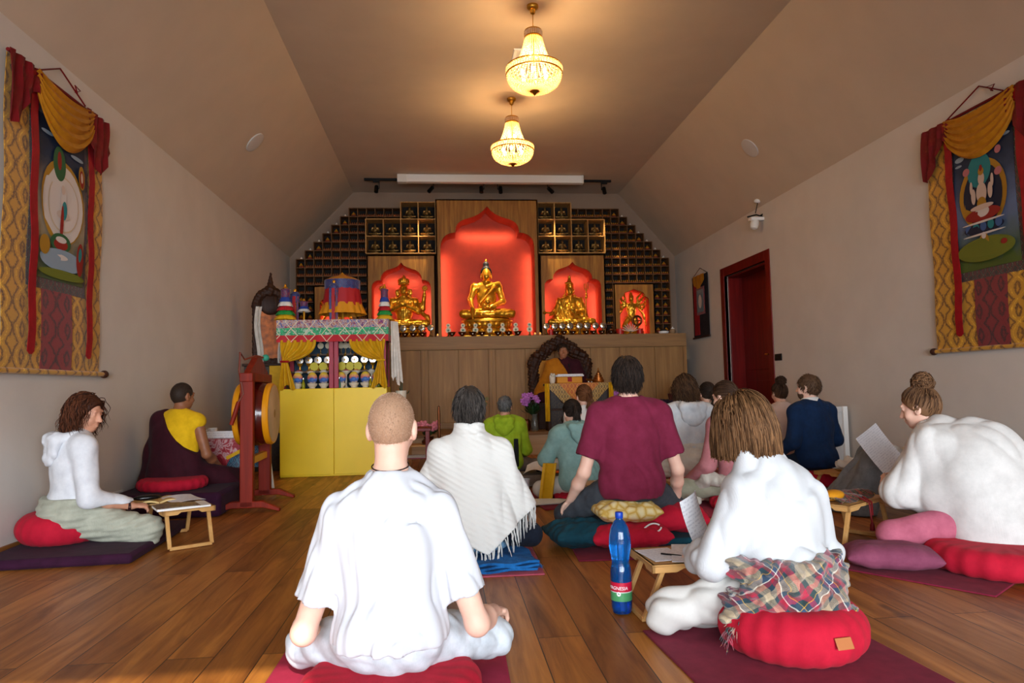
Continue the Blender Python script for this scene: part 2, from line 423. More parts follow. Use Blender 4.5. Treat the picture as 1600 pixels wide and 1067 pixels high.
# door: dark red frame, recessed double leaf
M_DRED = wood('door_red', '560A0A', '7E1612', '6A0F0C', 'Z', 1.2, .38, .05)
mb = MB(); x = XR-.012
mb.span((x, DY0, 0), (x+.06, dy0, DZ)).span((x, dy1, 0), (x+.06, DY1, DZ)).span((x, dy0, dz), (x+.06, dy1, DZ))
mb.span((XR+.048, dy0-.001, 0), (XR+.35, dy0+.03, dz)).span((XR+.048, dy1-.03, 0), (XR+.35, dy1+.001, dz)).span((XR+.048, dy0+.03, dz-.03), (XR+.35, dy1-.03, dz))
dr = struct('door_1', mb, M_DRED, bevel=.006)
for i, (a, b) in enumerate(((dy0+.03, dy0+.34), (dy0+.345, dy1-.03))):
    lf = MB().span((XR+.25, a, .01), (XR+.29, b, dz-.03))
    if b-a > .5:
        for z0, z1 in ((.15, .95), (1.1, 2.2)): lf.span((XR+.244, a+.12, z0), (XR+.252, b-.12, z1))
    lf.build('door_leaf', M_DRED, dr, smooth=False, bevel=.004)
M_BRASS = mat('brass', 'C89A3C', .28, 1)
hb = MB()
for y in (dy0+.27, dy0+.42):
    hb.span((XR+.235, y-.02, 1.15), (XR+.25, y+.02, 1.42)); hb.tube([(XR+.24, y, 1.30), (XR+.19, y, 1.30), (XR+.19, y+.09, 1.30)], .011)
o = hb.build('door_handle', M_BRASS, dr); o['label'] = 'brass door handles'
# baseboards
M_BASE = wood('oak_skirting', '7A4A22', '9A6432', axis='Y')
struct('baseboard_left', MB().span((XL, YF, 0), (XL+.015, D0, .07)), M_BASE)
mb = MB().span((XR-.015, YF, 0), (XR, DY0, .07)).span((XR-.015, DY1, 0), (XR, D0, .07)); struct('baseboard_right', mb, M_BASE)
# platform before the altar
YP, ZP = 9.49, .31
M_STEP = wood('pale_oak', 'B59A78', 'CDB491', axis='X', grain=.8)
M_OAK = wood('altar_oak', '86603A', 'AE824E', '987044', 'Z', .9, .5, .1)
M_OAKX = wood('altar_oak_rail', '82603E', 'A87E50', '926E48', 'X', .9, .5, .1)
mb = MB().span((-2.45, YP, 0), (XR-.02, D0-.02, ZP-.04)); o = struct('platform_floor', mb, M_STEP)
struct('platform_floor_top', MB().span((-2.45, YP-.02, ZP-.04), (XR-.02, D0-.02, ZP)), M_OAKX, bevel=.004)
# ------------------------------------------------------------------ altar: cabinets, ledge, panelled niches, pigeonhole shelves
YA, ZA = 10.8, 1.745
x0 = at(663, 540, Y=YA).x; pitch = (at(1072, 530, Y=YA).x-x0)/4
def cab_thing(k, lab):
    t = thing('altar_cabinet', lab, 'cabinet', (x0+pitch*(k+.5), YA, ZP), 0, 'altar base cabinets')
    w = pitch; h = ZA-.21-ZP
    MB().span((-w/2, .03, 0), (w/2, .5, h)).build('body', M_OAK, t, smooth=False)
    MB().span((-w/2, 0, 0), (-w/2+.055, .03, h)).build('stile', M_OAK, t, smooth=False, bevel=.003); MB().span((w/2-.055, 0, 0), (w/2, .03, h)).build('stile', M_OAK, t, smooth=False, bevel=.003)
    MB().span((-w/2+.055, .002, 0), (w/2-.055, .03, .09)).build('plinth', M_OAKX, t, smooth=False, bevel=.003)
    for s in (-1, 1):
        c = s*(w/4-.0265)
        MB().span((c-w/4+.031, .008, .094), (c+w/4-.031, .03, h-.004)).build('door', M_OAK, t, smooth=False, bevel=.004)
cab_labels = {-2: 'oak altar cabinet hidden behind the yellow offering cabinet', -1: 'oak altar cabinet just right of the yellow offering cabinet', 0: 'oak altar cabinet under the left edge of the big buddha niche',
    1: 'oak altar cabinet beneath the seated golden buddha, left of the throne', 2: 'oak altar cabinet directly behind the carved throne', 3: 'oak altar cabinet at the far right end beside the right wall'}
for k in range(-2, 4): cab_thing(k, cab_labels[k])
mb = MB().span((x0-2*pitch, YA-.012, ZA-.2), (x0+4*pitch, D0-.15, ZA)); mb.span((x0-2*pitch, YA-.016, ZA-.21), (x0+4*pitch, YA+.02, ZA-.196))
tag(mb.build('altar_ledge', M_OAKX, smooth=False, bevel=.005), 'long oak altar ledge carrying the statues and offering bowls', 'shelf')
U = .1425; XC = .75; ZU = 1.794; YS = 11.34
M_RED = mat('niche_red', 'B83A20', .6, var=.04)
M_WALNUT = wood('panel_oak', '7A4C1E', 'BC8438', '9A662C', 'Z', 1.5, .5, .1)
M_LED = mat('led_strip', 'FFD9B0', .5, emit='FFB070', estr=6)
PM = [(0, .78), (1.52, .78), (1.60, .768), (1.67, .735), (1.72, .68), (1.75, .61), (1.76, .53), (1.80, .53), (1.86, .517), (1.91, .487), (1.95, .44), (1.98, .38), (2.0, .31), (2.03, .22), (2.07, .14), (2.12, .07), (2.2, .002)]
PS = [(0, .483), (.86, .483), (.91, .473), (.95, .445), (.975, .40), (.982, .335), (1.01, .335), (1.06, .322), (1.11, .285), (1.145, .235), (1.165, .17), (1.19, .10), (1.22, .045), (1.27, .002)]
PT = [(0, .258), (.60, .258), (.64, .25), (.67, .225), (.682, .19), (.70, .19), (.73, .178), (.755, .15), (.77, .11), (.785, .06), (.81, .002)]
def niche(name, label, cx, prof, hw, top, yf, depth, lights, led=True):
    t = thing(name, label, 'niche', (cx, yf, ZA+.002)); b = MB(); rv = MB(); th = .03
    P = prof+[(top-(ZA-ZA), 0.0)] if False else prof
    for s in (-1, 1):
        for yy, fl in ((0, False), (th, True)):
            for (za, wa), (zb, wb) in zip(P, P[1:]):
                b.add([(s*hw, yy, za), (s*wa, yy, za), (s*wb, yy, zb), (s*hw, yy, zb)], [(0, 1, 2, 3)])
        zt = P[-1][0]
        b.add([(s*hw, 0, zt), (0, 0, zt), (0, 0, top), (s*hw, 0, top)], [(0, 1, 2, 3)])
        b.span((s*hw-.02*(s > 0), 0, 0), (s*hw+.02*(s < 0), depth*.9, top))
        for (za, wa), (zb, wb) in zip(P, P[1:]):
            b.add([(s*wa, 0, za), (s*wb, 0, zb), (s*wb, th, zb), (s*wa, th, za)], [(0, 1, 2, 3)])
            rv.add([(s*(wa+.0), th, za), (s*(wb+.0), th, zb), (s*wb, depth, zb), (s*wa, depth, za)], [(0, 1, 2, 3)])
    b.span((-hw, 0, top-.02), (hw, depth*.9, top))
    b.build('front_panel', M_WALNUT, t, smooth=False)
    for (za, wa), (zb, wb) in zip(P, P[1:]): rv.add([(-wa, depth, za), (wa, depth, za), (wb, depth, zb), (-wb, depth, zb)], [(0, 1, 2, 3)])
    rv.add([(-P[0][1], th, 0), (P[0][1], th, 0), (P[0][1], depth, 0), (-P[0][1], depth, 0)], [(0, 1, 2, 3)])
    o = rv.build('lining', M_RED, t, smooth=True, ang=30); o['label'] = 'glowing red niche lining'
    wm = P[0][1]; zs = P[1][0]
    for s in (-1, 1): MB().span((s*wm+.004*s, th+.004, .05), (s*wm+.012*s, th+.02, zs*.98)).build('led_strip', M_LED, t, smooth=False)
    for s in (-1, 1):
        light('niche_side_light', 'AREA', (cx+s*(wm-.02), yf+depth-.13, ZA+zs*.5), lights[0], (1, .62, .36), .03, zs*.92, aim=(cx+s*(wm-.14), yf+depth, ZA+zs*.5))
    ws = [w for z, w in P if z > zs][4]; zsh = max(z for z, w in P if w > ws+.02)
    light('niche_top_light', 'AREA', (cx, yf+depth-.14, ZA+zsh+.06), lights[1], (1, .62, .36), ws*1.7, .03, aim=(cx, yf+depth, ZA+zsh-.06))
    return t
niche('buddha_niche', 'tall central oak panel with a red lotus-arched niche around the big seated buddha', XC, PM, .852, 16.25*U, YS-.06, .46, (3.4, 2.6))
niche('statue_niche', 'oak panel with red arched niche holding the four-armed crowned statue', XC-1.428, PS, .558, 9.6*U+.03, YS, .42, (1.7, 1.2))
niche('statue_niche', 'oak panel with red arched niche holding the statue with a trident staff', XC+1.428, PS, .558, 9.6*U+.03, YS, .42, (1.7, 1.2))
niche('statue_niche', 'small oak panel with red niche at the right end, its statue many-armed', XC+17.5*U, PT, 2.49*U, 6.15*U+.03, YS+.06, .3, (1.0, .7))
niche('statue_niche', 'small oak panel with red niche behind the tasselled ceremonial parasol', XC-17.5*U, PT, 2.49*U, 6.15*U+.03, YS+.06, .3, (1.0, .7))
# pigeonhole shelves
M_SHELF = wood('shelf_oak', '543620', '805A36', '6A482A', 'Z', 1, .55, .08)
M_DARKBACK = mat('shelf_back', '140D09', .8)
def zc(r): return ZU+(r+.15)*U
cells = []          # (x, z, single, side)
def small_shelf(side, label):
    t = thing('pigeonhole_shelf', label, 'shelf', (XC, YS+.10, ZA)); b = MB(); bk = MB(); dep = .2; tk = .012
    X = lambda a: side*a*U
    def cell_on(c, r):
        if c >= 14:
            top = 15 if c < 16 else 15-(c-15)
            if r >= top or r < 0: return False
            return not (15 <= c < 20 and r < 6)
        return 10 <= c < 14 and r >= 14
    on = {(c, r) for c in range(10, 22) for r in range(0, 15) if cell_on(c, r)}
    for c in range(10, 23):
        for r in range(0, 16):
            z = zc(r)-ZA
            if ((c, r) in on) != ((c-1, r) in on) or ((c, r) in on and (c-1, r) in on):
                b.span((X(c)-tk/2, 0, z), (X(c)+tk/2, dep, z+U))
            if ((c, r) in on) or ((c, r-1) in on):
                b.span((min(X(c), X(c+1)), .002, z-tk/2), (max(X(c), X(c+1)), dep, z+tk/2))
    for c, r in on:
        z = zc(r)-ZA
        bk.add([(X(c), dep-.004, z), (X(c+1), dep-.004, z), (X(c+1), dep-.004, z+U), (X(c), dep-.004, z+U)], [(0, 1, 2, 3)])
        top = 15 if c < 16 else 15-(c-15)
        cells.append((XC+X(c+.5), zc(r)+tk/2, (c >= 15 and r == top-1) or (c >= 20 and r < 5), side, c, r))
    # low band under row 0
    b.span((min(X(20), X(22)), .0, .0), (max(X(20), X(22)), dep, zc(0)-ZA-tk/2)); b.span((min(X(14), X(15)), .0, .0), (max(X(14), X(15)), dep, zc(0)-ZA-tk/2))
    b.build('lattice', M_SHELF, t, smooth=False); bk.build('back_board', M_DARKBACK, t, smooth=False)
small_shelf(-1, 'stepped wall of tiny oak pigeonholes left of the big niche'); small_shelf(1, 'stepped wall of tiny oak pigeonholes right of the big niche')
bigcells = []
def medium_shelf(side, label):
    t = thing('statue_shelf', label, 'shelf', (XC, YS-.02, ZU+9.65*U)); b = MB(); bk = MB(); dep = .3; tk = .016; h = U*2
    X = lambda c: side*(6+2*c)*U
    for c in range(5):
        n = 3 if c <= 2 else 2; b.span((X(c)-tk/2, 0, 0), (X(c)+tk/2, dep, n*h))
    for r in range(4):
        x1 = X(4) if r <= 2 else X(2); b.span((min(X(0), x1), .002, r*h-tk/2), (max(X(0), x1), dep, r*h+tk/2))
    for c in range(4):
        for r in range(3 if c < 2 else 2):
            bk.add([(X(c), dep-.004, r*h), (X(c+1), dep-.004, r*h), (X(c+1), dep-.004, r*h+h), (X(c), dep-.004, r*h+h)], [(0, 1, 2, 3)])
            bigcells.append((XC+(X(c)+X(c+1))/2, YS+.1, ZU+9.65*U+r*h+tk/2, side, c, r))
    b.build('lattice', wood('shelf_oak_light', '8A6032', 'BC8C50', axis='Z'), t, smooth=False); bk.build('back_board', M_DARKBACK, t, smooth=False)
medium_shelf(-1, 'open oak shelf of gilt statuettes above the left statue niche'); medium_shelf(1, 'open oak shelf of gilt statuettes above the right statue niche')
# ------------------------------------------------------------------ people
V3 = lambda *a: np.array(a, float)
def nrm(v): v = np.array(v, float); return v/max(np.linalg.norm(v), 1e-9)
def skin_mat(name, col, red=None):
    if name in MATS: return MATS[name]
    m, t = newmat(name); v = t.coord(); f = t.noise(v, 16, 4)
    t.set('Base Color', t.ramp(f, [(.3, col), (.75, red or [min(1, x*1.06) for x in _s(col)])])); t.set('Roughness', .5); t.set('Specular IOR Level', .35)
    t.set('Subsurface Weight', .12); t.set('Subsurface Radius', (.012, .005, .003)); t.set('Subsurface Scale', 1)
    t.bump(t.noise(v, 120, 3), .12, .002); return m
SK_FAIR = skin_mat('skin_fair', 'E3B39C', 'EBC0AA'); SK_MID = skin_mat('skin_mid', 'C98F72', 'D69C80'); SK_BROWN = skin_mat('skin_brown', '8A5638', '9A6444')
def hair_mat(name, a, b, rough=.45):
    if name in MATS: return MATS[name]
    m, t = newmat(name); g = t.add('ShaderNodeNewGeometry'); t.set('Base Color', t.ramp(g.outputs['Random Per Island'], [(0, a), (1, b)]))
    t.set('Roughness', .6); t.set('Specular IOR Level', .18); return m
class Head:
    def __init__(s, c, M): s.c = np.array(c, float); s.M = np.array(M, float)
    def w(s, *p): return s.c+s.M @ np.array(p, float)
    def d(s, *p): return s.M @ np.array(p, float)
SKC = (0, -.012, .022); SKR = (.075, .095, .098)
def joints(sz=.1, lean=.05, hunch=.1, hy=0, hp=.1, ht=0, sh=.172, twist=0, bend=0, drop=.06, neckl=0):
    J = {}; pel = V3(0, 0, sz+.10); u = nrm((bend, math.sin(lean), math.cos(lean))); ch = pel+u*.32
    u2 = nrm((bend*1.4, math.sin(lean+hunch), math.cos(lean+hunch))); nk = ch+u2*.185
    M = np.array(Matrix.Rotation(hy, 3, 'Z') @ Matrix.Rotation(-hp, 3, 'X') @ Matrix.Rotation(ht, 3, 'Y'))
    hc = nk+u2*(.035+neckl)+M @ V3(0, .012, .125)
    J.update(pel=pel, ch=ch, nk=nk, u=u, u2=u2, H=Head(hc, M), sz=sz)
    ax = nrm((math.cos(twist), math.sin(twist), 0)); b = nk-u2*drop
    J['sl'] = b-ax*sh; J['sr'] = b+ax*sh; J['ax'] = ax; J['fd'] = nrm((-math.sin(twist), math.cos(twist)*math.cos(lean), -math.sin(lean)))
    J['hl'] = pel+V3(-.09, .02, -.01); J['hr'] = pel+V3(.09, .02, -.01)
    return J
def hand(s, w, d, n, side, curl=.35, k=.006):
    d = nrm(d); n = np.array(n, float); n = nrm(n-d*(n@d)); l = np.cross(d, n)*side
    s.cone(w-d*.01, w+d*.075, .024, .036, .015, .48, n)
    L = (.066, .076, .071, .055)
    for i in range(4):
        b = w+d*(.078-.006*abs(i-1.2))+l*(.031-.0205*i); a = 0; p = b-d*.02; pts = [p, b]
        for j, f in enumerate((.45, .32, .26)):
            a += curl*(.6+.25*j+.08*i); pts.append(pts[-1]+(d*math.cos(a)+n*math.sin(a)+l*(.05-.03*i)*(j == 0))*L[i]*f)
        s.chain(pts, [.0095, .0095, .0088, .0083, .0074], k)
    b = w+d*.018+l*.022; p1 = b+(d*.62+l*.62+n*.25)*.042; p2 = p1+(d*.86+l*.25+n*.35)*.032; p3 = p2+(d*.9+n*.4)*.024
    s.chain([b, p1, p2, p3], [.014, .0115, .0102, .0082], .008)
def torso(s, J, e=0, loose=0, w=1, k=.04, belly=0):
    pel, ch, nk, u, u2 = J['pel'], J['ch'], J['nk'], J['u'], J['u2']; fd = J['fd']
    g = e+(.015 if e > 0 else 0); s.ell(pel+V3(0, -.015, .015), (.165*w+g, .125+g, .12+g), k)
    s.cone(pel+u*.08, ch, .142*w+e+loose, .166*w+e, k, .66+belly, fd)
    s.cone(ch, nk-u2*.07, .166*w+e, .125*w+e, k, .66, fd)
    s.cone(J['sl'], J['sr'], .056+e, None, .05); s.cone(nk-u2*.012-fd*.01, J['sl']*.8+nk*.2, .045+e*.6, .05+e*.6, .04); s.cone(nk-u2*.012-fd*.01, J['sr']*.8+nk*.2, .045+e*.6, .05+e*.6, .04)
def face(s, H, woman=False, k=.012):
    s.ell(H.w(*SKC), SKR, .01, H.M)
    s.ell(H.w(0, .03, -.045), (.056, .062, .07), .03, H.M); s.ell(H.w(0, .062, -.088), (.025, .022, .018), .02, H.M)
    s.cone(H.w(0, .088, .012), H.w(0, .108, -.028), .009, .0125, .012); s.ell(H.w(.011, .098, -.03), (.008, .009, .007), .006, H.M); s.ell(H.w(-.011, .098, -.03), (.008, .009, .007), .006, H.M)
    s.cone(H.w(-.035, .08, .032), H.w(.035, .08, .032), .011, None, .012)
    for x in (-1, 1):
        s.ell(H.w(x*.034, .086, .012), (.016, .013, .011), 0.006, H.M, sub=True); s.ell(H.w(x*.033, .076, .012), (.0135, .0135, .011), .003, H.M)
        s.ell(H.w(x*.04, .06, -.03), (.024, .022, .024), .02, H.M)
        s.ell(H.w(x*.079, -.004, -.005), (.011, .021, .034), .006, H.M, ); s.ell(H.w(x*.083, .003, -.002), (.006, .010, .018), .003, H.M, sub=True); s.ell(H.w(x*.076, .004, -.033), (.008, .010, .010), .005, H.M)
    s.ell(H.w(0, .09, -.058), (.022, .011, .0065), .005, H.M); s.ell(H.w(0, .089, -.068), (.019, .011, .006), .004, H.M); s.rbox(H.w(0, .104, -.0625), (.02, .006, .0012), .001, .002, H.M, sub=True)
def grow(H, N, seed, L, g=.25, lift=(.004, .02), wid=.0016, seg=7, whorl=(0, -.05, .115), keep=None, curl=0, cfreq=40, noise=.12, zstop=None, part=None, pull=None, wild=0, lump=None):
    """locks of hair: roots spread over the scalp, combed away from the crown, falling with gravity"""
    g_ = np.random.default_rng(seed); c = np.array(SKC); r = np.array(SKR)
    P = g_.normal(size=(N*5, 3)); P /= np.linalg.norm(P, axis=1)[:, None]; root = c+P*r
    k0 = np.array([keep(*p) if keep else hairline(*p) for p in root]); root = root[k0][:N]; N = len(root)
    Wp = np.array(whorl); nr = (root-c)/r**2; nr /= np.linalg.norm(nr, axis=1)[:, None]
    d = root-Wp
    if part is not None: d = np.stack([np.sign(root[:, 0]-part)*np.maximum(.35, np.abs(root[:, 0]-part)*9), -.2+0*root[:, 1], 0*root[:, 0]-.2], 1)
    d -= nr*(d*nr).sum(1)[:, None]; d /= np.linalg.norm(d, axis=1)[:, None]+1e-9
    lf = g_.uniform(*lift, N); Ls = L*g_.uniform(.75, 1.1, N); pts = [root]; p = root.copy()
    gr = np.linalg.solve(H.M, np.array([0, 0, -1.])); ph = g_.uniform(0, 6.3, N)
    for j in range(seg):
        jit = g_.normal(size=(N, 3))*noise
        d = d+gr*g*(1 if j else .5)+jit+nr*wild*(j < 2)
        if pull is not None: q = np.array(pull)-p; d = d+q/(np.linalg.norm(q, axis=1)[:, None]+1e-6)*1.2
        d /= np.linalg.norm(d, axis=1)[:, None]; p = p+d*(Ls/seg)[:, None]
        q = (p-c)/(r+ (lf*min(1, (j+1)/2))[:, None]); m = np.linalg.norm(q, axis=1); ins = m < 1
        p[ins] = (c+(p-c)/m[:, None])[ins]
        if lump is not None:
            lc = np.array(lump[:3]); lr = r*np.array([1.06, 1.02, 1.25])+lump[3]-.026+lf[:, None]*.6; q = (p-lc)/lr; m = np.linalg.norm(q, axis=1); ins = m < 1; p[ins] = (lc+(p-lc)/m[:, None])[ins]
        if curl:
            a = cfreq*Ls*(j+1)/seg+ph; off = np.stack([np.cos(a), np.sin(a), 0*a], 1)*(curl*min(1, (j+1)/3)); pts.append(p+off)
        else: pts.append(p.copy())
        if zstop is not None:
            st = (-(p @ gr) if lump is not None else p[:, 2]) < zstop+g_.normal(size=N)*.006; d[st] *= 0.001; Ls = np.where(st, Ls*.02, Ls)
    P = np.stack(pts, 1)
    return np.einsum('ij,nkj->nki', H.M, P)+H.c, wid
def hairline(x, y, z): return (y-.03)*.75-(z)*.55 < 0 and z > -.085+max(0, -.02-y)*0 and not (z < -.02 and y > -.02)
def tubes_mesh(name, sets, shell=None):
    Vs, Fs, o = [], [], 0
    if shell is not None and len(shell.vertices):
        v = np.empty(len(shell.vertices)*3); shell.vertices.foreach_get('co', v); f = np.empty(len(shell.loops), np.int32); shell.loops.foreach_get('vertex_index', f)
        Vs.append(v.reshape(-1, 3)); Fs.append(f.reshape(-1, 4)); o = len(Vs[0])
    for P, wid in sets:
        n, k, _ = P.shape; t = np.gradient(P, axis=1); t /= np.linalg.norm(t, axis=2)[..., None]+1e-9
        a = np.cross(t, np.array([.3, .2, .93])); a /= np.linalg.norm(a, axis=2)[..., None]+1e-9; b = np.cross(t, a)
        prof = np.interp(np.linspace(0, 1, k), [0, .15, .6, 1], [.7, 1, 1, .25])*wid
        ring = np.stack([P+(a*math.cos(2.094*q)+b*math.sin(2.094*q))*prof[None, :, None] for q in range(3)], 2)
        Vs.append(ring.reshape(-1, 3)); base = (np.arange(n)*k*3)[:, None, None]+(np.arange(k-1)*3)[None, :, None]+np.arange(3)[None, None, :]; nx = (np.arange(3)+1) % 3-np.arange(3)
        q = np.stack([base, base+nx, base+nx+3, base+3], -1).reshape(-1, 4)+o; Fs.append(q); o += n*k*3
    Vv = np.concatenate(Vs); F = np.concatenate(Fs).astype(np.int32)
    me = bpy.data.meshes.new(name); me.vertices.add(len(Vv)); me.vertices.foreach_set('co', Vv.ravel()); me.loops.add(F.size); me.loops.foreach_set('vertex_index', F.ravel())
    me.polygons.add(len(F)); me.polygons.foreach_set('loop_start', np.arange(0, F.size, 4, dtype=np.int32)); me.polygons.foreach_set('use_smooth', np.ones(len(F), bool)); me.update(calc_edges=True)
    return me
def shell(H, t=.012, res=.006, cuts=None, extra=None):
    c = H.w(*SKC); s = SDF(c-.24, c+.24, res); s.ell(c, np.array(SKR)+t, 0, H.M)
    for p, n in (cuts if cuts is not None else [((0, .03, 0), (0, .75, -.55)), ((0, 0, -.082), (0, 0, -1)), ((0, .0, -.03), (0, .7, -.7))]): s.cut(H.w(*p), H.d(*n))
    if extra: extra(s)
    return s.mesh('hair')
def do_hair(t, H, kind, m, seed=1, dens=1.0, res=.006):
    if kind == 'buzz': me = tubes_mesh('hair', [grow(H, int(2600*dens), seed, .009, .1, (.002, .004), .0009, 3, noise=.25, wild=.25)], shell(H, .0025, res))
    elif kind == 'short': me = tubes_mesh('hair', [grow(H, int(1400*dens), seed, .075, .3, (.008, .022), .0022, 7, noise=.11, wild=.06)], shell(H, .016, res))
    elif kind == 'crop': me = tubes_mesh('hair', [grow(H, int(900*dens), seed, .035, .12, (.004, .014), .0022, 4, noise=.22, wild=.2)], shell(H, .009, res))
    elif kind == 'bob':
        cuts = [((0, .05, 0), (0, .85, -.35)), ((0, 0, -.11), (0, 0, -1))]
        def ex(s):
            s.ell(H.w(0, -.028, -.02), (.098, .108, .125), .03, H.M, clip=[(H.w(0, .035, 0), H.d(0, 1, 0))])
        kp = lambda x, y, z: y < .05+z*.4 and z > .0
        me = tubes_mesh('hair', [grow(H, int(2400*dens), seed, .29, .6, (.038, .050), .0024, 12, keep=kp, noise=.035, zstop=-.118, whorl=(0, -.01, .12), curl=.0035, cfreq=30, lump=(0, -.02, -.02, .034))], shell(H, .026, res, cuts, ex))
    elif kind == 'wavy':
        cuts = [((0, .04, 0), (0, .85, -.4)), ((0, 0, -.09), (0, 0, -1))]
        kp = lambda x, y, z: y < .01+z*.5 and z > -.04
        me = tubes_mesh('hair', [grow(H, int(1300*dens), seed, .22, .42, whorl=(0, .065, .098), lift=(.008, .03), wid=.0026, seg=11, keep=kp, noise=.12, curl=.008, cfreq=70, zstop=-.14, wild=.05)], shell(H, .018, res, cuts))
    elif kind == 'curly':
        me = tubes_mesh('hair', [grow(H, int(900*dens), seed, .07, .1, (.012, .034), .003, 7, noise=.25, curl=.008, cfreq=160, wild=.3)], shell(H, .018, res))
    elif kind in ('bun', 'tail'):
        bp = V3(0, -.06, .125) if kind == 'bun' else V3(0, -.112, .01)
        a = grow(H, int(1100*dens), seed, .17, 0, (.006, .016), .0022, 8, whorl=(0, .12, 0), noise=.06, pull=bp)
        g_ = np.random.default_rng(seed); sets = [a]
        if kind == 'bun':
            N = int(260*dens); lp = []
            for i in range(N):
                ax = nrm(g_.normal(size=3)); e1 = nrm(np.cross(ax, (0, .3, 1))); e2 = np.cross(ax, e1); r = g_.uniform(.034, .060); a0 = g_.uniform(0, 6.3)
                lp.append([H.w(*(bp+V3(0, 0, .015)+ax*g_.uniform(-.022, .022)+(e1*math.cos(a0+q)+e2*math.sin(a0+q))*r*(1+.12*math.sin(3*q+a0)))) for q in np.linspace(0, 3.6, 10)])
            sets.append((np.array(lp), .0034)); cc = H.w(*(bp+V3(0, 0, .015)))
            me = tubes_mesh('hair', sets, shell(H, .008, res, None, lambda s: s.ell(cc, (.046, .046, .042), .01)))
        else:
            N = int(220*dens); lp = []
            for i in range(N):
                o = g_.normal(size=3)*(.010, .008, .008); ln = g_.uniform(.14, .2); side = g_.uniform(-.035, .035)
                base = H.w(*(bp+o)); lp.append([base+H.d(side*q*q, -.05*math.sin(q*2.4), 0)+V3(0, 0, -ln*q)+g_.normal(size=3)*.0015 for q in np.linspace(0, 1, 8)])
            sets.append((np.array(lp), .0034)); me = tubes_mesh('hair', sets, shell(H, .008, res, None, lambda s: s.cone(H.w(*bp), H.w(*bp)+V3(0, -.02, -.08), .016, .024, .02)))
    return link('hair', me, m, t)
def leg_pts(J, L, R_):
    """knee and ankle per side; default cross-legged"""
    d = {'kl': (-.34, .27, .12), 'al': (.06, .33, .07), 'kr': (.34, .27, .12), 'ar': (-.08, .27, .06)}
    d.update(L or {}); return {k: V3(*v) for k, v in d.items()}
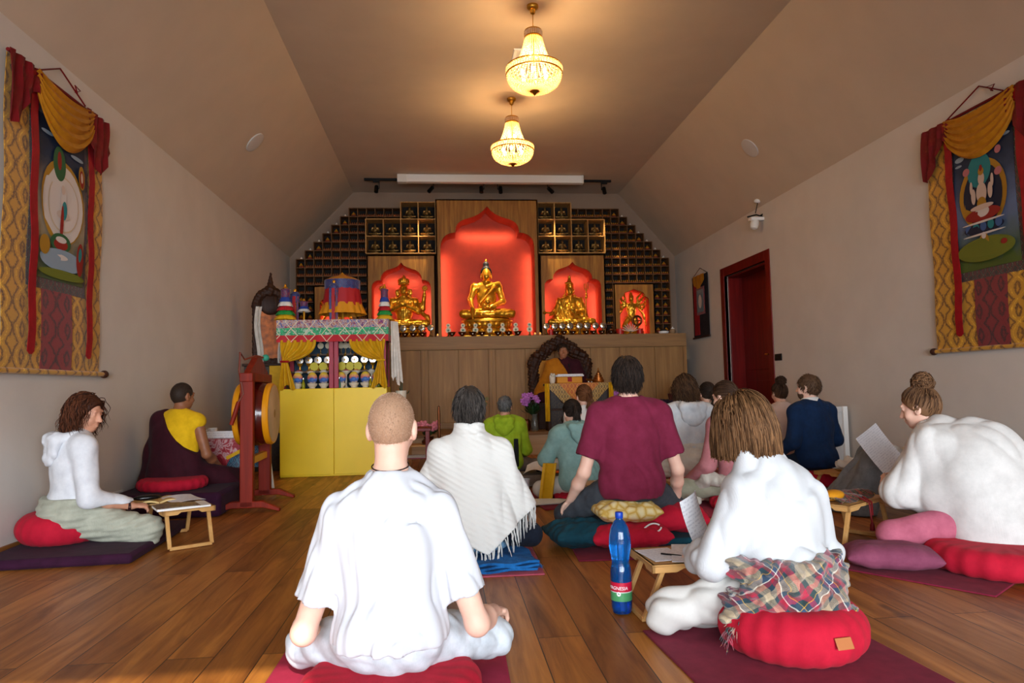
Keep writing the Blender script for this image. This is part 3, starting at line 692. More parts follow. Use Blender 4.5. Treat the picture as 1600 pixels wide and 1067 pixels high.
def person(label, loc, rz=0, sc=1, sz=.1, lean=.05, hunch=.1, hy=0, hp=.12, ht=0, sh=.172, twist=0, bend=0, drop=.06, neckl=0, w=1, skin=None, arms=None, legs=None, hands=None, res=.009,
           shirt=None, sleeve='long', sleeve_e=.012, shirt_e=.016, loose=.02, hem=None, neck='crew', sfold=.006, trousers=None, tr_e=.014, tfold=.006, hair=None, hmat=None, seed=1, dens=1, socks=None, belly=0, group=None, ffreq=(14, 14, 5), shirt_name='shirt', bound=None):
    t = thing('person', label, 'person', loc, rz, group, sc)
    J = joints(sz, lean, hunch, hy, hp, ht, sh, twist, bend, drop, neckl); H = J['H']; zs = J['sl'][2]
    A = {'el': (-.27, .0, zs-.27), 'wl': (-.26, .23, sz+.16), 'er': (.27, .0, zs-.27), 'wr': (.26, .23, sz+.16)}; A.update(arms or {}); A = {k: V3(*v) for k, v in A.items()}
    LG = leg_pts(J, legs, None); J['A'] = A; J['LG'] = LG
    HD = {'l': (None, (0, .1, -1), .35), 'r': (None, (0, .1, -1), .35)}; HD.update(hands or {})
    pts = np.array([J['pel']-.2, J['pel']+.2, H.c-.15, H.c+.16]+list(A.values())+list(LG.values())); lo = pts.min(0)-.16; hi = pts.max(0)+.16
    s = SDF(lo, hi, res); torso(s, J, 0, 0, w, belly=belly)
    s.cone(J['nk']-J['u2']*.03, H.w(0, -.012, -.03), .056*w**.5, .053*w**.5, .03); face(s, H)
    for q, sd in (('l', -1), ('r', 1)):
        S_, E_, W_ = J['s'+q], A['e'+q], A['w'+q]
        s.cone(S_, E_, .05, .039, .03); s.cone(E_, E_*.55+W_*.45, .040, .040, .02); s.cone(E_*.55+W_*.45, W_, .040, .026, .02)
        hd, hn, cu = HD[q]; hd = nrm(W_-E_) if hd is None else nrm(hd); hand(s, W_, hd, hn, sd*1, cu)
        s.cone(J['h'+q], LG['k'+q], .085, .056, .03); s.cone(LG['k'+q], LG['a'+q], .054, .036, .02)
        f = nrm((LG['a'+q]-LG['k'+q])*(1, 1, 0)); s.cone(LG['a'+q], LG['a'+q]+f*.10+V3(0, .03, -.015), .034, .026, .02, .8, (0, 0, 1))
    s.build('body', skin or SK_FAIR, t)
    if shirt is not None:
        s = SDF(lo, hi, res*1.1); torso(s, J, shirt_e, loose, w, belly=belly)
        frac = {'long': 1.0, 'short': .74, 'none': 0, 'three': .8}[sleeve]
        for q in 'lr':
            S_, E_, W_ = J['s'+q], A['e'+q], A['w'+q]
            if sleeve == 'short':
                e = S_*(1-frac)+E_*frac; d = nrm(E_-S_); s.cone(S_, E_, .054+sleeve_e, .052+sleeve_e*1.6, .03, clip=[(e, d)])
            elif sleeve == 'long':
                d = nrm(W_-E_); cu = W_-d*.005; s.cone(S_, E_, .05+sleeve_e, .043+sleeve_e, .03); s.cone(E_, W_, .043+sleeve_e, .03+sleeve_e, .02, clip=[(cu, d)])
        s.cut((0, 0, hem if hem is not None else sz+.03), (0, 0, -1))
        s.warp(folds(seed, sfold, ffreq))
        nk, u2 = J['nk'], J['u2']
        if neck == 'crew': s.cone(nk-u2*.04, nk+u2*.026, .088+shirt_e*.4, .066+shirt_e*.25, .03, clip=[(nk+u2*.028-J['fd']*.0, nrm(u2-J['fd']*.0+J['fd']*.25))]); s.cone(nk-u2*.01-J['fd']*.004, nk+u2*.3, .058, .064, .004, sub=True)
        elif neck == 'polo':
            s.cone(nk+u2*.01, nk+u2*.2, .066, .1, .0, sub=True); s.cone(nk-u2*.012-J['fd']*.004, nk+u2*.040-J['fd']*.006, .079, .066, .008, clip=[(nk+u2*.045, u2)]); s.cone(nk+u2*.02, nk+u2*.2, .058, .07, 0, sub=True)
        elif neck == 'hood':
            fd = J['fd']; s.cone(nk+u2*.03, nk+u2*.3, .066, .1, .0, sub=True)
        elif neck == 'collar':
            s.cone(nk+u2*.0, nk+u2*.2, .062, .1, .0, sub=True)
        so = s.build(shirt_name, shirt, t)
        if neck == 'hood':
            fd = J['fd']; ax = J['ax']; s = SDF(nk-.3, nk+.25, max(.0065, res*.8)); e = shirt_e
            for q in (-1, 1): s.chain([nk+ax*q*.045+fd*.085-u2*.05, nk+ax*q*.085+fd*.03-u2*.0, nk+ax*q*.098-fd*.04+u2*.012, nk+ax*q*.085-fd*(.115+e)-u2*.0], [.022, .032, .036, .036], .02)
            s.chain([nk-ax*.085-fd*(.115+e)-u2*.0, nk-fd*(.135+e)-u2*.005, nk+ax*.085-fd*(.115+e)-u2*.0], [.036, .038, .036], .03); s.cone(nk-ax*.06-fd*(.115+e)-u2*.08, nk+ax*.06-fd*(.115+e)-u2*.08, .058, None, .04, .6, fd); s.ell(nk-fd*(.115+e)-u2*.135, (.06, .035, .05), .04)
            s.warp(folds(seed+77, .005, (22, 22, 22), .8)); s.cone(nk-u2*.06, nk+u2*.2, .062, .075, .004, sub=True); s.build('hood', shirt, so)
    if trousers is not None:
        s = SDF(lo, hi, res*1.15); s.ell(J['pel']+V3(0, -.015, .015), (.17*w+tr_e, .13+tr_e, .115+tr_e), .04)
        for q in 'lr':
            k, a = LG['k'+q], LG['a'+q]; d = nrm(a-k); s.cone(J['h'+q], k, .09+tr_e, .062+tr_e, .04); s.cone(k, a, .06+tr_e, .048+tr_e, .03, clip=[(a-d*.02, d)])
        s.cut((0, 0, .002), (0, 0, -1)); s.cut((0, 0, sz+.235), (0, 0, 1)); s.warp(folds(seed+5, tfold, (11, 11, 11))); s.build('trousers', trousers, t)
    if hair: do_hair(t, H, hair, hmat, seed, dens, max(.005, res*.8))
    return t, J
# ------------------------------------------------------------------ the people
def XY(px, py, Y): p = at(px, py, Y=Y); return (p.x, Y, 0)
HB = hair_mat
M_TEE = weave('white_tee', 'CACDD2', scale=900, bump=.06, var=.008)
M_JEAN = weave('pale_jeans', 'BFC8CE', 'CCD4DA', scale=700, bump=.12, var=.05)
# 1 front man
t, J = person('man in white t-shirt with short-cropped fair hair sitting cross-legged closest to the camera', XY(612, 1000, 2.14), R(-2), .90, sz=.11, lean=.0, hunch=.06, hy=R(-4), hp=.2, sh=.158, drop=.10, neckl=.03, res=.0065,
    shirt=M_TEE, sleeve='short', sleeve_e=.014, shirt_e=.017, loose=.03, hem=.205, sfold=.011, ffreq=(17, 17, 5), trousers=M_JEAN, tr_e=.012, tfold=.011, hair='buzz', hmat=HB('hair_fair', 'A07C60', 'CBAA90'), seed=3, dens=1.6,
    arms={'el': (-.285, -.01, .245), 'wl': (-.33, .235, .205), 'er': (.285, -.01, .25), 'wr': (.345, .225, .215)}, hands={'l': ((-.1, .95, -.25), (0, -.2, -1), .5), 'r': ((.25, .9, -.3), (0, -.2, -1), .5)},
    legs={'kl': (-.335, .24, .115), 'kr': (.345, .24, .12)})
H = J['H']; nk = J['nk']
MB().tube([nk+J['u2']*(.062+.012*math.sin(a))+np.array([.063*math.cos(a), .062*math.sin(a)+.004, 0]) for a in np.linspace(0, 2*math.pi, 28)], .0022, 6, cap=False).build('necklace_cord', mat('dark_cord', '2A1614', .7), t)
o = MB().box((-.19, -.12, .075), (.02, .004, .02)).box((.2, -.105, .085), (.06, .004, .07), rotm(0, .2, .5)).build('jeans_pocket', weave('jean_seam', '97A2AC', scale=700), t)
# 2 plaid shawl woman
M_SWEAT = weave('white_knit', 'C9CCCE', scale=420, bump=.2, var=.015)
t, J = person('woman with chin-length brown hair, white sweater and tartan shawl around her hips, bent over papers', XY(1232, 960, 2.42), R(17), .86, sz=.14, sh=.155, drop=.135, neckl=.015, lean=.16, hunch=.22, hy=R(8), hp=.42, ht=-.10, res=.0075,
    shirt=M_SWEAT, sleeve_e=.042, shirt_e=.036, loose=.05, hem=.2, sfold=.015, ffreq=(13, 13, 6), neck='crew', w=.97, trousers=weave('white_trousers', 'C8C5BF', scale=700, bump=.1), tr_e=.02, tfold=.013, hair='bob', hmat=HB('hair_brown', '38220F', '86603E'), seed=5, dens=1.5,
    arms={'el': (-.30, .10, .34), 'wl': (-.20, .34, .30), 'er': (.29, .08, .32), 'wr': (.16, .34, .28)}, legs={'kl': (-.42, .26, .11), 'al': (.0, .32, .05), 'kr': (.36, .28, .11)})
def plaid():
    m, t = newmat('tartan'); v0 = t.coord(rot=(.35, .5, .3)); n = t.add('ShaderNodeTexNoise', i_Scale=7); t.l.new(v0, n.inputs['Vector'])
    vs = t.add('ShaderNodeVectorMath', operation='MULTIPLY_ADD'); t.l.new(n.outputs['Color'], vs.inputs[0]); vs.inputs[1].default_value = (.1, .1, .1); t.l.new(v0, vs.inputs[2])
    sp = t.add('ShaderNodeSeparateXYZ'); t.l.new(vs.outputs[0], sp.inputs[0])
    stops = [(0, 'A08E72'), (.10, 'A08E72'), (.15, '14303F'), (.25, '14303F'), (.26, '8A1028'), (.36, '8A1028'), (.37, 'E8E2D6'), (.395, '2E4460'), (.52, '2E4460'), (.53, 'D0A030'), (.55, '1F3A3A'), (.66, '243850'), (.67, 'B02440'), (.8, 'B02440'), (.81, '3A4A4A'), (.92, 'B8A688')]
    def band(o, k): return t.ramp(t.math('FRACT', t.math('MULTIPLY', o, k)), stops, 'CONSTANT')
    a, b = band(sp.outputs[0], 6.2), band(sp.outputs[2], 6.2)
    ck = t.add('ShaderNodeTexChecker', i_Scale=220); t.l.new(v0, ck.inputs['Vector'])
    t.set('Base Color', t.mix(t.math('MULTIPLY_ADD', ck.outputs['Fac'], .2, .4), a, b)); t.set('Roughness', .95); t.set('Sheen Weight', .3)
    t.bump(t.noise(v0, 260, 3), .4, .006); return m
M_PLAID = plaid()
s = SDF((-.46, -.42, -.02), (.42, .34, .46), .0075); pel = J['pel']+V3(-.03, 0, -.02)
for dz, r, off, tilt in ((.13, .055, .0, .05), (.07, .06, .012, -.06), (.01, .06, .022, .08), (-.05, .055, .03, -.03), (-.09, .04, .03, .03)):
    P = [pel+V3(math.cos(a)*(.195+off), math.sin(a)*(.165+off)-.01, dz+tilt*math.cos(a*1.0)+.012*math.sin(3*a+dz*40)) for a in np.linspace(-math.pi*1.15, .25, 18)]
    s.chain(P, [r]*18, .014, flat=.75, fdir=(0, 0, 1))
s.chain([pel+V3(-.1, -.2, .06), pel+V3(.06, -.235, -.03), pel+V3(.15, -.215, -.09)], [.05, .06, .055], .02, flat=.7, fdir=(0, 1, 0))
s.chain([pel+V3(-.16, -.12, .05), pel+V3(-.25, -.04, -.02), pel+V3(-.29, -.02, -.06)], [.045, .05, .04], .02)
s.chain([pel+V3(.2, -.08, .13), pel+V3(.235, -.06, .02), pel+V3(.21, -.06, -.07)], [.05, .055, .05], .02)
s.ell(pel+V3(.0, -.09, .03), (.22, .13, .15), .03); s.cut((0, 0, J['sz']+.24), (0, 0, 1)); s.warp(folds(9, .012, (9, 9, 30), 1.2)); s.warp(folds(19, .006, (25, 25, 40), .8)); sh_ = s.build('tartan_shawl', M_PLAID, t)
def fringe(pts, L, m, parent, wid=.003, seed=1, dirv=(0, 0, -1), jit=.25):
    g = np.random.default_rng(seed); out = []
    for p in pts:
        d = nrm(np.array(dirv)+g.normal(size=3)*jit); l = L*g.uniform(.7, 1.1); out.append([np.array(p)+d*l*q+V3(0, 0, -.01*q*q)+g.normal(size=3)*.0015 for q in np.linspace(0, 1, 6)])
    return link('fringe', tubes_mesh('fringe', [(np.array(out), wid)]), m, parent)
fringe([pel+V3(-.29+.05*q, -.05+.02*math.sin(q*9), -.08+.04*q) for q in np.linspace(-1, 1, 46)], .06, M_PLAID, sh_, .0028, 3, (-.7, -.4, -.6))
fringe([pel+V3(.0+.2*q, -.235+.03*q, -.12+.01*math.sin(q*7)) for q in np.linspace(0, 1, 30)], .04, M_PLAID, sh_, .0028, 4, (.1, -.3, -1))
# 3 polo man
M_POLO = weave('maroon_pique', '6E1C34', '7A2440', scale=620, bump=.2)
t, J = person('dark-haired man in a maroon polo shirt sitting upright on a stack of cushions', XY(987, 760, 3.98), R(0), .93, sz=.27, lean=.0, hunch=.06, hp=.02, sh=.19, neckl=.015, res=.0075, skin=SK_FAIR,
    shirt=M_POLO, sleeve='short', sleeve_e=.024, shirt_e=.028, loose=.032, hem=.30, neck='polo', sfold=.006, trousers=weave('charcoal_denim', '34383E', '42464C', scale=700), tr_e=.018, hair='short', hmat=HB('hair_dark', '120D0A', '3E3028'), seed=8, dens=1.8,
    arms={'el': (-.30, .0, .46), 'wl': (-.36, .15, .28), 'er': (.30, .0, .46), 'wr': (.345, .17, .27)}, hands={'l': ((-.35, .5, -.7), (.3, -.3, -1), .25), 'r': ((-.1, .7, -.6), (-.3, -.3, -1), .35)},
    legs={'kl': (-.37, .26, .16), 'kr': (.37, .26, .16), 'al': (.03, .36, .06), 'ar': (-.05, .30, .06)})
# 4 poncho
def knit():
    m, t = newmat('poncho_knit'); v = t.coord(rot=(0, R(-28), 0)); t.set('Base Color', c4('E6E5DF')); t.set('Roughness', .95); t.set('Sheen Weight', .3)
    w = t.add('ShaderNodeTexWave', i_Scale=11.0, i_Distortion=.8, bands_direction='Z'); t.l.new(v, w.inputs[0])
    t.bump(t.math('ADD', t.math('MULTIPLY', w.outputs['Fac'], .8), t.noise(v, 240, 3)), .5, .008); return m
M_KNIT = knit()
M_DKNAVY = weave('dark_navy', '151A26', '202838', scale=600)
t, J = person('dark-haired woman in a white fringed poncho with a turtleneck', XY(735, 760, 3.78), R(-4), .91, sz=.10, lean=.0, hunch=.04, hp=.05, neckl=.035, res=.0085, trousers=M_DKNAVY, hair='short', hmat=HB('hair_greying', '14110F', '5E5650'), seed=11, dens=1.6, socks=None,
    arms={'el': (-.24, .05, .36), 'wl': (-.16, .25, .28), 'er': (.24, .05, .36), 'wr': (.16, .25, .28)}, legs={'kl': (-.36, .2, .11), 'kr': (.36, .2, .11)})
s = SDF((-.5, -.42, -.05), (.5, .45, .95), .008); nk, u2 = J['nk'], J['u2']
torso(s, J, .03, .03, 1.0); z = J['sl'][2]
s.cone((0, 0, z-.03), (0.02, .02, .05), .16, .335, .06, .82, (0, 1, 0))
for x in (-1, 1): s.cone((x*.17, 0, z-.02), (x*.30, .06, .3), .07, .10, .06)
s.cone(nk-u2*.03, nk+u2*.09, .118, .098, .010, clip=[(nk+u2*.115, u2)]); s.cone(nk-u2*.02, nk+u2*.055, .118, .114, .004, clip=[(nk+u2*.055, u2)]); s.cone(nk+u2*.085, nk+u2*.2, .060, None, 0, sub=True)
s.warp(folds(12, .012, (11, 11, 2.2), .5))
pR = ((.10, 0, .085), nrm((.62, 0, -.78))); pL = ((.10, 0, .085), nrm((-.45, 0, -.9))); s.cut(*pR); s.cut(*pL); s.cut((0, 0, .0), (0, 0, -1))
o = s.build('poncho', M_KNIT, t)
vv = np.array([v.co[:] for v in o.data.vertices]); dR = np.abs((vv-pR[0]) @ pR[1]); dL = np.abs((vv-pL[0]) @ pL[1])
rad = np.hypot(vv[:, 0]/.34, (vv[:, 1]-.02)/.28); edge = vv[((dR < .006) | (dL < .006)) & (rad > .8)]; edge = edge[np.argsort(np.arctan2(edge[:, 1], edge[:, 0]))]
fr = edge[::max(1, len(edge)//110)]; fringe(fr[fr[:, 0] > .1], .11, M_KNIT, o, .0058, 6, (.05, -.1, -1), .12); fringe(fr[fr[:, 0] <= .1], .11, M_KNIT, o, .0058, 7, (.05, -.1, -1), .12)
# 5 green hoodie
M_GREEN = weave('lime_fleece', '8DA81C', '9CB82A', scale=500, bump=.15)
t, J = person('grey-haired person in a lime-green hooded jacket with black side panels near the platform', XY(790, 730, 7.15), R(-8), .87, sz=.08, lean=.02, hunch=.12, hy=R(-6), hp=.1, res=.011, shirt=M_GREEN, neck='hood', sleeve_e=.03, shirt_e=.035, hem=.1, hair='crop', hmat=HB('hair_grey', '2E2E2E', '6E6C6A'), seed=13, dens=.8,
    trousers=weave('taupe_trousers', '6E6258', '7C7064', scale=500), skin=SK_MID, arms={'er': (.25, .1, .32), 'wr': (.2, .34, .26)})
s = SDF((-.4, -.35, 0), (.4, .3, .8), .01); torso(s, J, .038, .02); D1 = s.D.copy()
X, Y, Z = s.pts((slice(None),)*3)
for x0, x1 in ((-.19, -.125), (.105, .165)):
    s.D = np.maximum(np.maximum(D1, np.maximum(x0-X, X-x1)+0*Z+0*Y), np.maximum(.14-Z, Z-.47)); s.D = np.maximum(s.D, Y+.03).astype(np.float32); s.build('side_panel', weave('black_fleece', '1E2022', scale=500), t)
# 6 teal hoodie
M_TEAL = weave('sage_fleece', '7FA39E', '8CB0AA', scale=500, bump=.15)
t, J = person('dark-haired woman in a sage-green hooded top bowing over her sheet', XY(908, 760, 5.6), R(10), .88, sz=.07, lean=.14, hunch=.2, hy=R(-2), hp=.5, res=.01, shirt=M_TEAL, neck='hood', sleeve_e=.035, shirt_e=.035, loose=.03, hem=.1, hair='tail', hmat=HB('hair_espresso', '17110E', '41342C'), seed=15, dens=1.0,
    trousers=weave('cream_trousers', 'CFC8BC', scale=500), arms={'el': (-.29, .14, .38), 'wl': (-.18, .36, .42), 'er': (.28, .1, .32), 'wr': (.2, .34, .3)}, legs={'kl': (-.33, .2, .1)})
# 7 ponytail
M_WH2 = weave('white_cotton', 'DEDDD9', scale=600)
t, J = person('woman with a chestnut ponytail and white top in front of the throne table', XY(921, 720, 6.75), R(8), .92, sz=.14, lean=.08, hunch=.16, hp=.2, hy=R(4), res=.011, shirt=M_WH2, sleeve_e=.025, shirt_e=.025, hair='tail', hmat=HB('hair_chestnut', '4A2A18', '8A5A38'), seed=17, dens=.8, trousers=M_WH2)
# 8 pale shirt
M_PALEB = weave('pale_blue_shirt', 'D3DBE2', 'E0E6EA', scale=600)
M_CREAM = weave('cream_cloth', 'D8D2C4', 'E2DCD0', scale=400, bump=.2)
t, J = person('woman with tousled brown hair in a pale blue hooded shirt over a cream wrap', XY(1079, 700, 6.05), R(0), 1.0, sz=.12, lean=.04, hunch=.12, hp=.25, res=.0105, shirt=M_PALEB, neck='hood', sleeve_e=.028, shirt_e=.032, hem=.37, hair='wavy', hmat=HB('hair_ash_brown', '2A1B12', '6A4C34'), seed=19, dens=.8)
s = SDF((-.5, -.35, 0), (.5, .6, .55), .012); torso(s, J, .03, .04)
for q in 'lr': s.cone(J['h'+q], J['LG']['k'+q], .13, .09, .05); s.cone(J['LG']['k'+q], J['LG']['a'+q], .09, .07, .04)
s.cut((0, 0, .41), (0, 0, 1)); s.warp(folds(20, .014, (6, 6, 22), 1.)); s.cut((0, 0, .004), (0, 0, -1)); s.build('wrap', M_CREAM, t)
# 9 cream
t, J = person('dark-haired person in a cream shirt half hidden beside the pale blue shirt', XY(1113, 690, 7.0), R(4), .95, sz=.1, lean=.04, hunch=.12, hp=.15, res=.012, shirt=weave('ivory_shirt', 'D9D2C2', scale=600), sleeve_e=.025, shirt_e=.028, hair='tail', hmat=HB('hair_espresso', '17110E', '41342C'), seed=21, dens=.7, trousers=M_CREAM)
# 10 pink
M_PINK = weave('dusty_pink', 'A8676A', 'B47478', scale=500, bump=.15)
t, J = person('woman with tied-back dark hair and dusty pink hooded sweater, hands on her knee', XY(1158, 770, 5.0), R(22), .96, sz=.1, lean=.1, hunch=.14, hp=.2, hy=R(10), res=.009, shirt=M_PINK, neck='hood', sleeve_e=.022, shirt_e=.024, hem=.17, hair='tail', hmat=HB('hair_dkbrown', '24170F', '5E4230'), seed=23, dens=1.0,
    trousers=weave('olive_trousers', '8E8C76', '9A9884', scale=500), arms={'el': (-.27, .06, .34), 'wl': (-.24, .30, .20), 'er': (.26, .06, .34), 'wr': (.0, .34, .2)}, legs={'kl': (-.32, .34, .13), 'al': (.05, .3, .06)})
s = SDF((-.5, -.3, 0), (.45, .55, .4), .01)
s.chain([(-.2, -.1, .22), (-.26, .08, .24), (-.24, .22, .14), (-.27, .2, .05)], [.05, .06, .05, .04], .03); s.chain([(-.2, -.1, .2), (.0, -.17, .18), (.2, -.1, .19)], [.05, .05, .05], .03)
s.warp(folds(24, .012, (14, 14, 14), 1.2)); s.cut((0, 0, .006), (0, 0, -1)); s.build('wrap', weave('linen_wrap', 'B9B2A4', 'CAC4B8', scale=400, bump=.3), t)
# 11 bun far
t, J = person('woman with a curly dark bun and bare nape far back by the door', XY(1227, 690, 7.2), R(6), .93, sz=.1, lean=.04, hunch=.12, hp=.12, res=.012, shirt=weave('blush_top', 'D9BFB4', scale=600), sleeve_e=.02, shirt_e=.022, hair='bun', hmat=HB('hair_dkbrown', '24170F', '5E4230'), seed=25, dens=.7, trousers=M_CREAM)
# 12 navy
t, J = person('bearded man with short brown hair in a navy sweater over a white collar', XY(1274, 700, 6.1), R(18), 1.0, sz=.1, lean=.02, hunch=.1, hp=.0, hy=R(22), sh=.19, res=.0095, shirt=weave('navy_knit', '0B2240', '122C50', scale=420, bump=.25), sleeve_e=.024, shirt_e=.03, loose=.03, hem=.14, neck='collar', hair='crop', hmat=HB('hair_brown_short', '2E2018', '6A4E38'), seed=27, dens=1.0, trousers=M_DKNAVY)
s = SDF(J['nk']-.15, J['nk']+.15, .007); s.cone(J['nk']-J['u2']*.02, J['nk']+J['u2']*.07, .094, .074, 0, clip=[(J['nk']+J['u2']*.07, J['u2'])]); s.cone(J['nk']-J['u2']*.1, J['nk']+J['u2']*.2, .062, .062, 0, sub=True); s.build('collar', M_WH2, t)
H = J['H']; s = SDF(H.c-.2, H.c+.2, .006); s.ell(H.w(0, .035, -.06), (.058, .064, .060), .0, H.M); s.cut(H.w(0, 0, -.035), H.d(0, -.35, 1)); s.cut(H.w(0, .02, 0), H.d(0, -1, 0)); s.build('beard', HB('beard_brown', '4E382A', '5A4232'), t)
# 13 right woman
M_LEG = weave('rose_leggings', 'A9566A', 'B86478', scale=700, bump=.06)
M_GAUZE = weave('white_gauze', 'CECCC8', 'D6D4D0', scale=380, bump=.18)
t, J = person('woman with a messy bun wrapped in a white shawl over pink leggings', XY(1545, 840, 3.32), R(33), .93, sz=.14, lean=.42, hunch=.24, hp=.25, hy=R(8), res=.0085, trousers=M_LEG, tr_e=.012, tfold=.002, hair='bun', hmat=HB('hair_honey', '38241A', '8A6444'), seed=29, dens=1.4,
    arms={'el': (-.22, .36, .36), 'wl': (-.06, .44, .34), 'er': (.22, .34, .36), 'wr': (.06, .44, .34)}, hands={'l': ((.1, .6, .3), (1, 0, .2), .5), 'r': ((-.1, .6, .3), (-1, 0, .2), .5)}, legs={'kl': (-.42, .33, .15), 'al': (-.05, .38, .10), 'kr': (.36, .3, .14)})
s = SDF((-.55, -.5, -.02), (.55, .75, .95), .0085); torso(s, J, .045, .04, 1.05); z = J['sl'][2]
for q, x in (('l', -1), ('r', 1)):
    s.cone(J['s'+q], J['A']['e'+q], .09, .10, .07); s.cone(J['A']['e'+q], J['A']['e'+q]*.5+J['A']['w'+q]*.5, .10, .06, .04)
s.cone(J['ch'], (0, -.03, .12), .19, .27, .08, .8, (0, 1, 0)); s.cone((0, -.06, .2), (0.03, -.11, .10), .26, .29, .06, .75, (0, 1, 0))
s.cone(J['sl']*.6+J['sr']*.4, (-.1, .2, .35), .1, .16, .08); s.ell(J['ch']*.55+V3(.03, -.06, .18), (.30, .24, .30), .10)
s.cut((-.2, .1, .10), (-.35, .35, -1)); s.warp(folds(31, .011, (8, 8, 5), 1.1)); s.cone(J['nk']+J['u2']*.03, J['nk']+J['u2']*.3, .072, .12, 0, sub=True); s.build('shawl', M_GAUZE, t)
# 15 left woman
M_HOODW = weave('white_hoodie', 'D4D6DC', 'DEE0E4', scale=520, bump=.15)
t, J = person('curly-haired woman in a white hoodie and sage blanket by the left wall', XY(112, 820, 4.5), R(-52), .93, sz=.13, lean=.02, hunch=.12, hp=.22, hy=R(-46), res=.0085, skin=SK_MID, shirt=M_HOODW, neck='hood', sleeve_e=.026, shirt_e=.03, loose=.02, hem=.3, hair='wavy', hmat=HB('hair_auburn', '24120C', '6A3A22'), seed=33, dens=1.3,
    arms={'el': (-.25, .02, .38), 'wl': (-.2, .26, .26), 'er': (.26, .04, .36), 'wr': (.20, .30, .27)}, hands={'r': ((-.2, .9, -.1), (-.2, 0, -1), .5)}, legs={'kl': (-.32, .36, .1), 'kr': (.34, .36, .12)})
s = SDF((-.6, -.36, 0), (.6, .65, .5), .009); torso(s, J, .05, .04)
for q in 'lr': s.cone(J['h'+q], J['LG']['k'+q], .125, .095, .05); s.cone(J['LG']['k'+q], J['LG']['a'+q], .09, .075, .05)
s.cone((-.28, .33, .08), (.28, .33, .08), .09, None, .06); s.cut((0, 0, .36), (0, 0, 1)); s.warp(folds(34, .013, (6, 6, 20), 1.)); s.cut((0, 0, .01), (0, 0, -1)); s.build('blanket_wrap', weave('sage_blanket', 'A3A594', 'B2B3A2', scale=300, bump=.3), t)
MB().tube([J['A']['wr']+np.array([.036*math.cos(a), .0, .036*math.sin(a)])-V3(.0, .02, 0) for a in np.linspace(0, 6.283, 16)], .009, 6, cap=False).build('bracelet', mat('dark_beads', '2A1216', .4), t)
# 16 monk
M_YEL = weave('yellow_vest', 'D9A90E', 'E6B818', scale=420, bump=.15); M_MAR = weave('maroon_robe', '300B16', '3C101C', scale=420, bump=.15)
t, J = person('shaven-headed monk in a yellow vest and maroon robe seated beside the drum', XY(276, 740, 6.0), R(-20), .95, sz=.2, lean=.03, hunch=.1, hp=.08, hy=R(-14), sh=.185, res=.009, skin=SK_BROWN, shirt=M_YEL, sleeve='none', shirt_e=.02, loose=.04, hem=.3, neck='polo', sfold=.003, shirt_name='vest', hair='buzz', hmat=HB('hair_black', '241A14', '4A382C'), seed=35, dens=1.2, belly=.12,
    arms={'er': (.27, .04, .46), 'wr': (.2, .28, .34), 'el': (-.27, .04, .44), 'wl': (-.16, .28, .32)}, legs={'kl': (-.36, .3, .17), 'kr': (.38, .34, .2), 'al': (.1, .36, .14), 'ar': (-.05, .3, .1)})
s = SDF((-.6, -.42, .05), (.6, .68, .95), .009); torso(s, J, .042, .05, 1.05, belly=.15)
s.cone(J['sl']+V3(.01, 0, .01), J['A']['el']+V3(.03, 0, 0), .09, .11, .06); s.cone(J['A']['el']+V3(.03, 0, 0), (-.25, -.05, .12), .11, .12, .06); s.cone((-.02, -.03, .3), (-.03, -.06, .12), .22, .27, .06, .75)
for q in 'lr': s.cone(J['h'+q], J['LG']['k'+q], .15, .10, .05); s.cone(J['LG']['k'+q], J['LG']['a'+q], .10, .08, .05)
zc_ = J['sl'][2]; s.cut((-.085, 0, zc_+.06), nrm((.74, .0, .67))); s.warp(folds(36, .014, (9, 9, 3), .9)); s.cut((0, 0, .105), (0, 0, -1)); s.build('robe', M_MAR, t)
# 17 lama
t, J = person('monk in maroon and saffron robes facing the room from the carved throne', (at(881, 545, Y=10.15).x, 10.24, .0), R(180), .98, sz=.72, lean=.02, hunch=.05, hp=.02, hy=R(-6), sh=.185, res=.009, skin=skin_mat('skin_tan', '9A6244', 'AA7252'), shirt=M_MAR, sleeve='none', shirt_e=.02, loose=.04, hem=.74, neck='crew', shirt_name='vest', hair='crop', hmat=HB('hair_black', '241A14', '4A382C'), seed=37, dens=.8,
    arms={'el': (-.27, .05, .99), 'wl': (-.08, .27, .93), 'er': (.27, .05, .99), 'wr': (.08, .27, .93)}, legs={'kl': (-.36, .28, .76), 'kr': (.36, .28, .76), 'al': (.1, .34, .74), 'ar': (-.1, .32, .74)})
s = SDF((-.55, -.35, .6), (.55, .5, 1.6), .01); torso(s, J, .04, .04, 1.02)
s.cone(J['sr'], (.33, .04, .86), .085, .14, .06); s.cone((.3, .04, .86), (.34, .1, .76), .14, .14, .06); s.cut((.05, 0, J['sl'][2]+.06), nrm((-.72, 0, .4))); s.warp(folds(38, .01, (9, 9, 4), .8)); s.build('saffron_shawl', weave('saffron', 'A8640E', 'B87418', scale=420), t)
s = SDF((-.6, -.4, .6), (.6, .6, 1.6), .011); torso(s, J, .03, .04, 1.02); s.cone(J['sl'], (-.32, .06, .86), .08, .13, .06); s.cut((.06, 0, J['sl'][2]+.05), nrm((.66, 0, .5)))
for q in 'lr': s.cone(J['h'+q], J['LG']['k'+q], .14, .10, .05); s.cone(J['LG']['k'+q], J['LG']['a'+q], .1, .08, .05)
s.warp(folds(39, .01, (9, 9, 4), .8)); s.cut((0, 0, .715), (0, 0, -1)); s.build('robe', M_MAR, t)
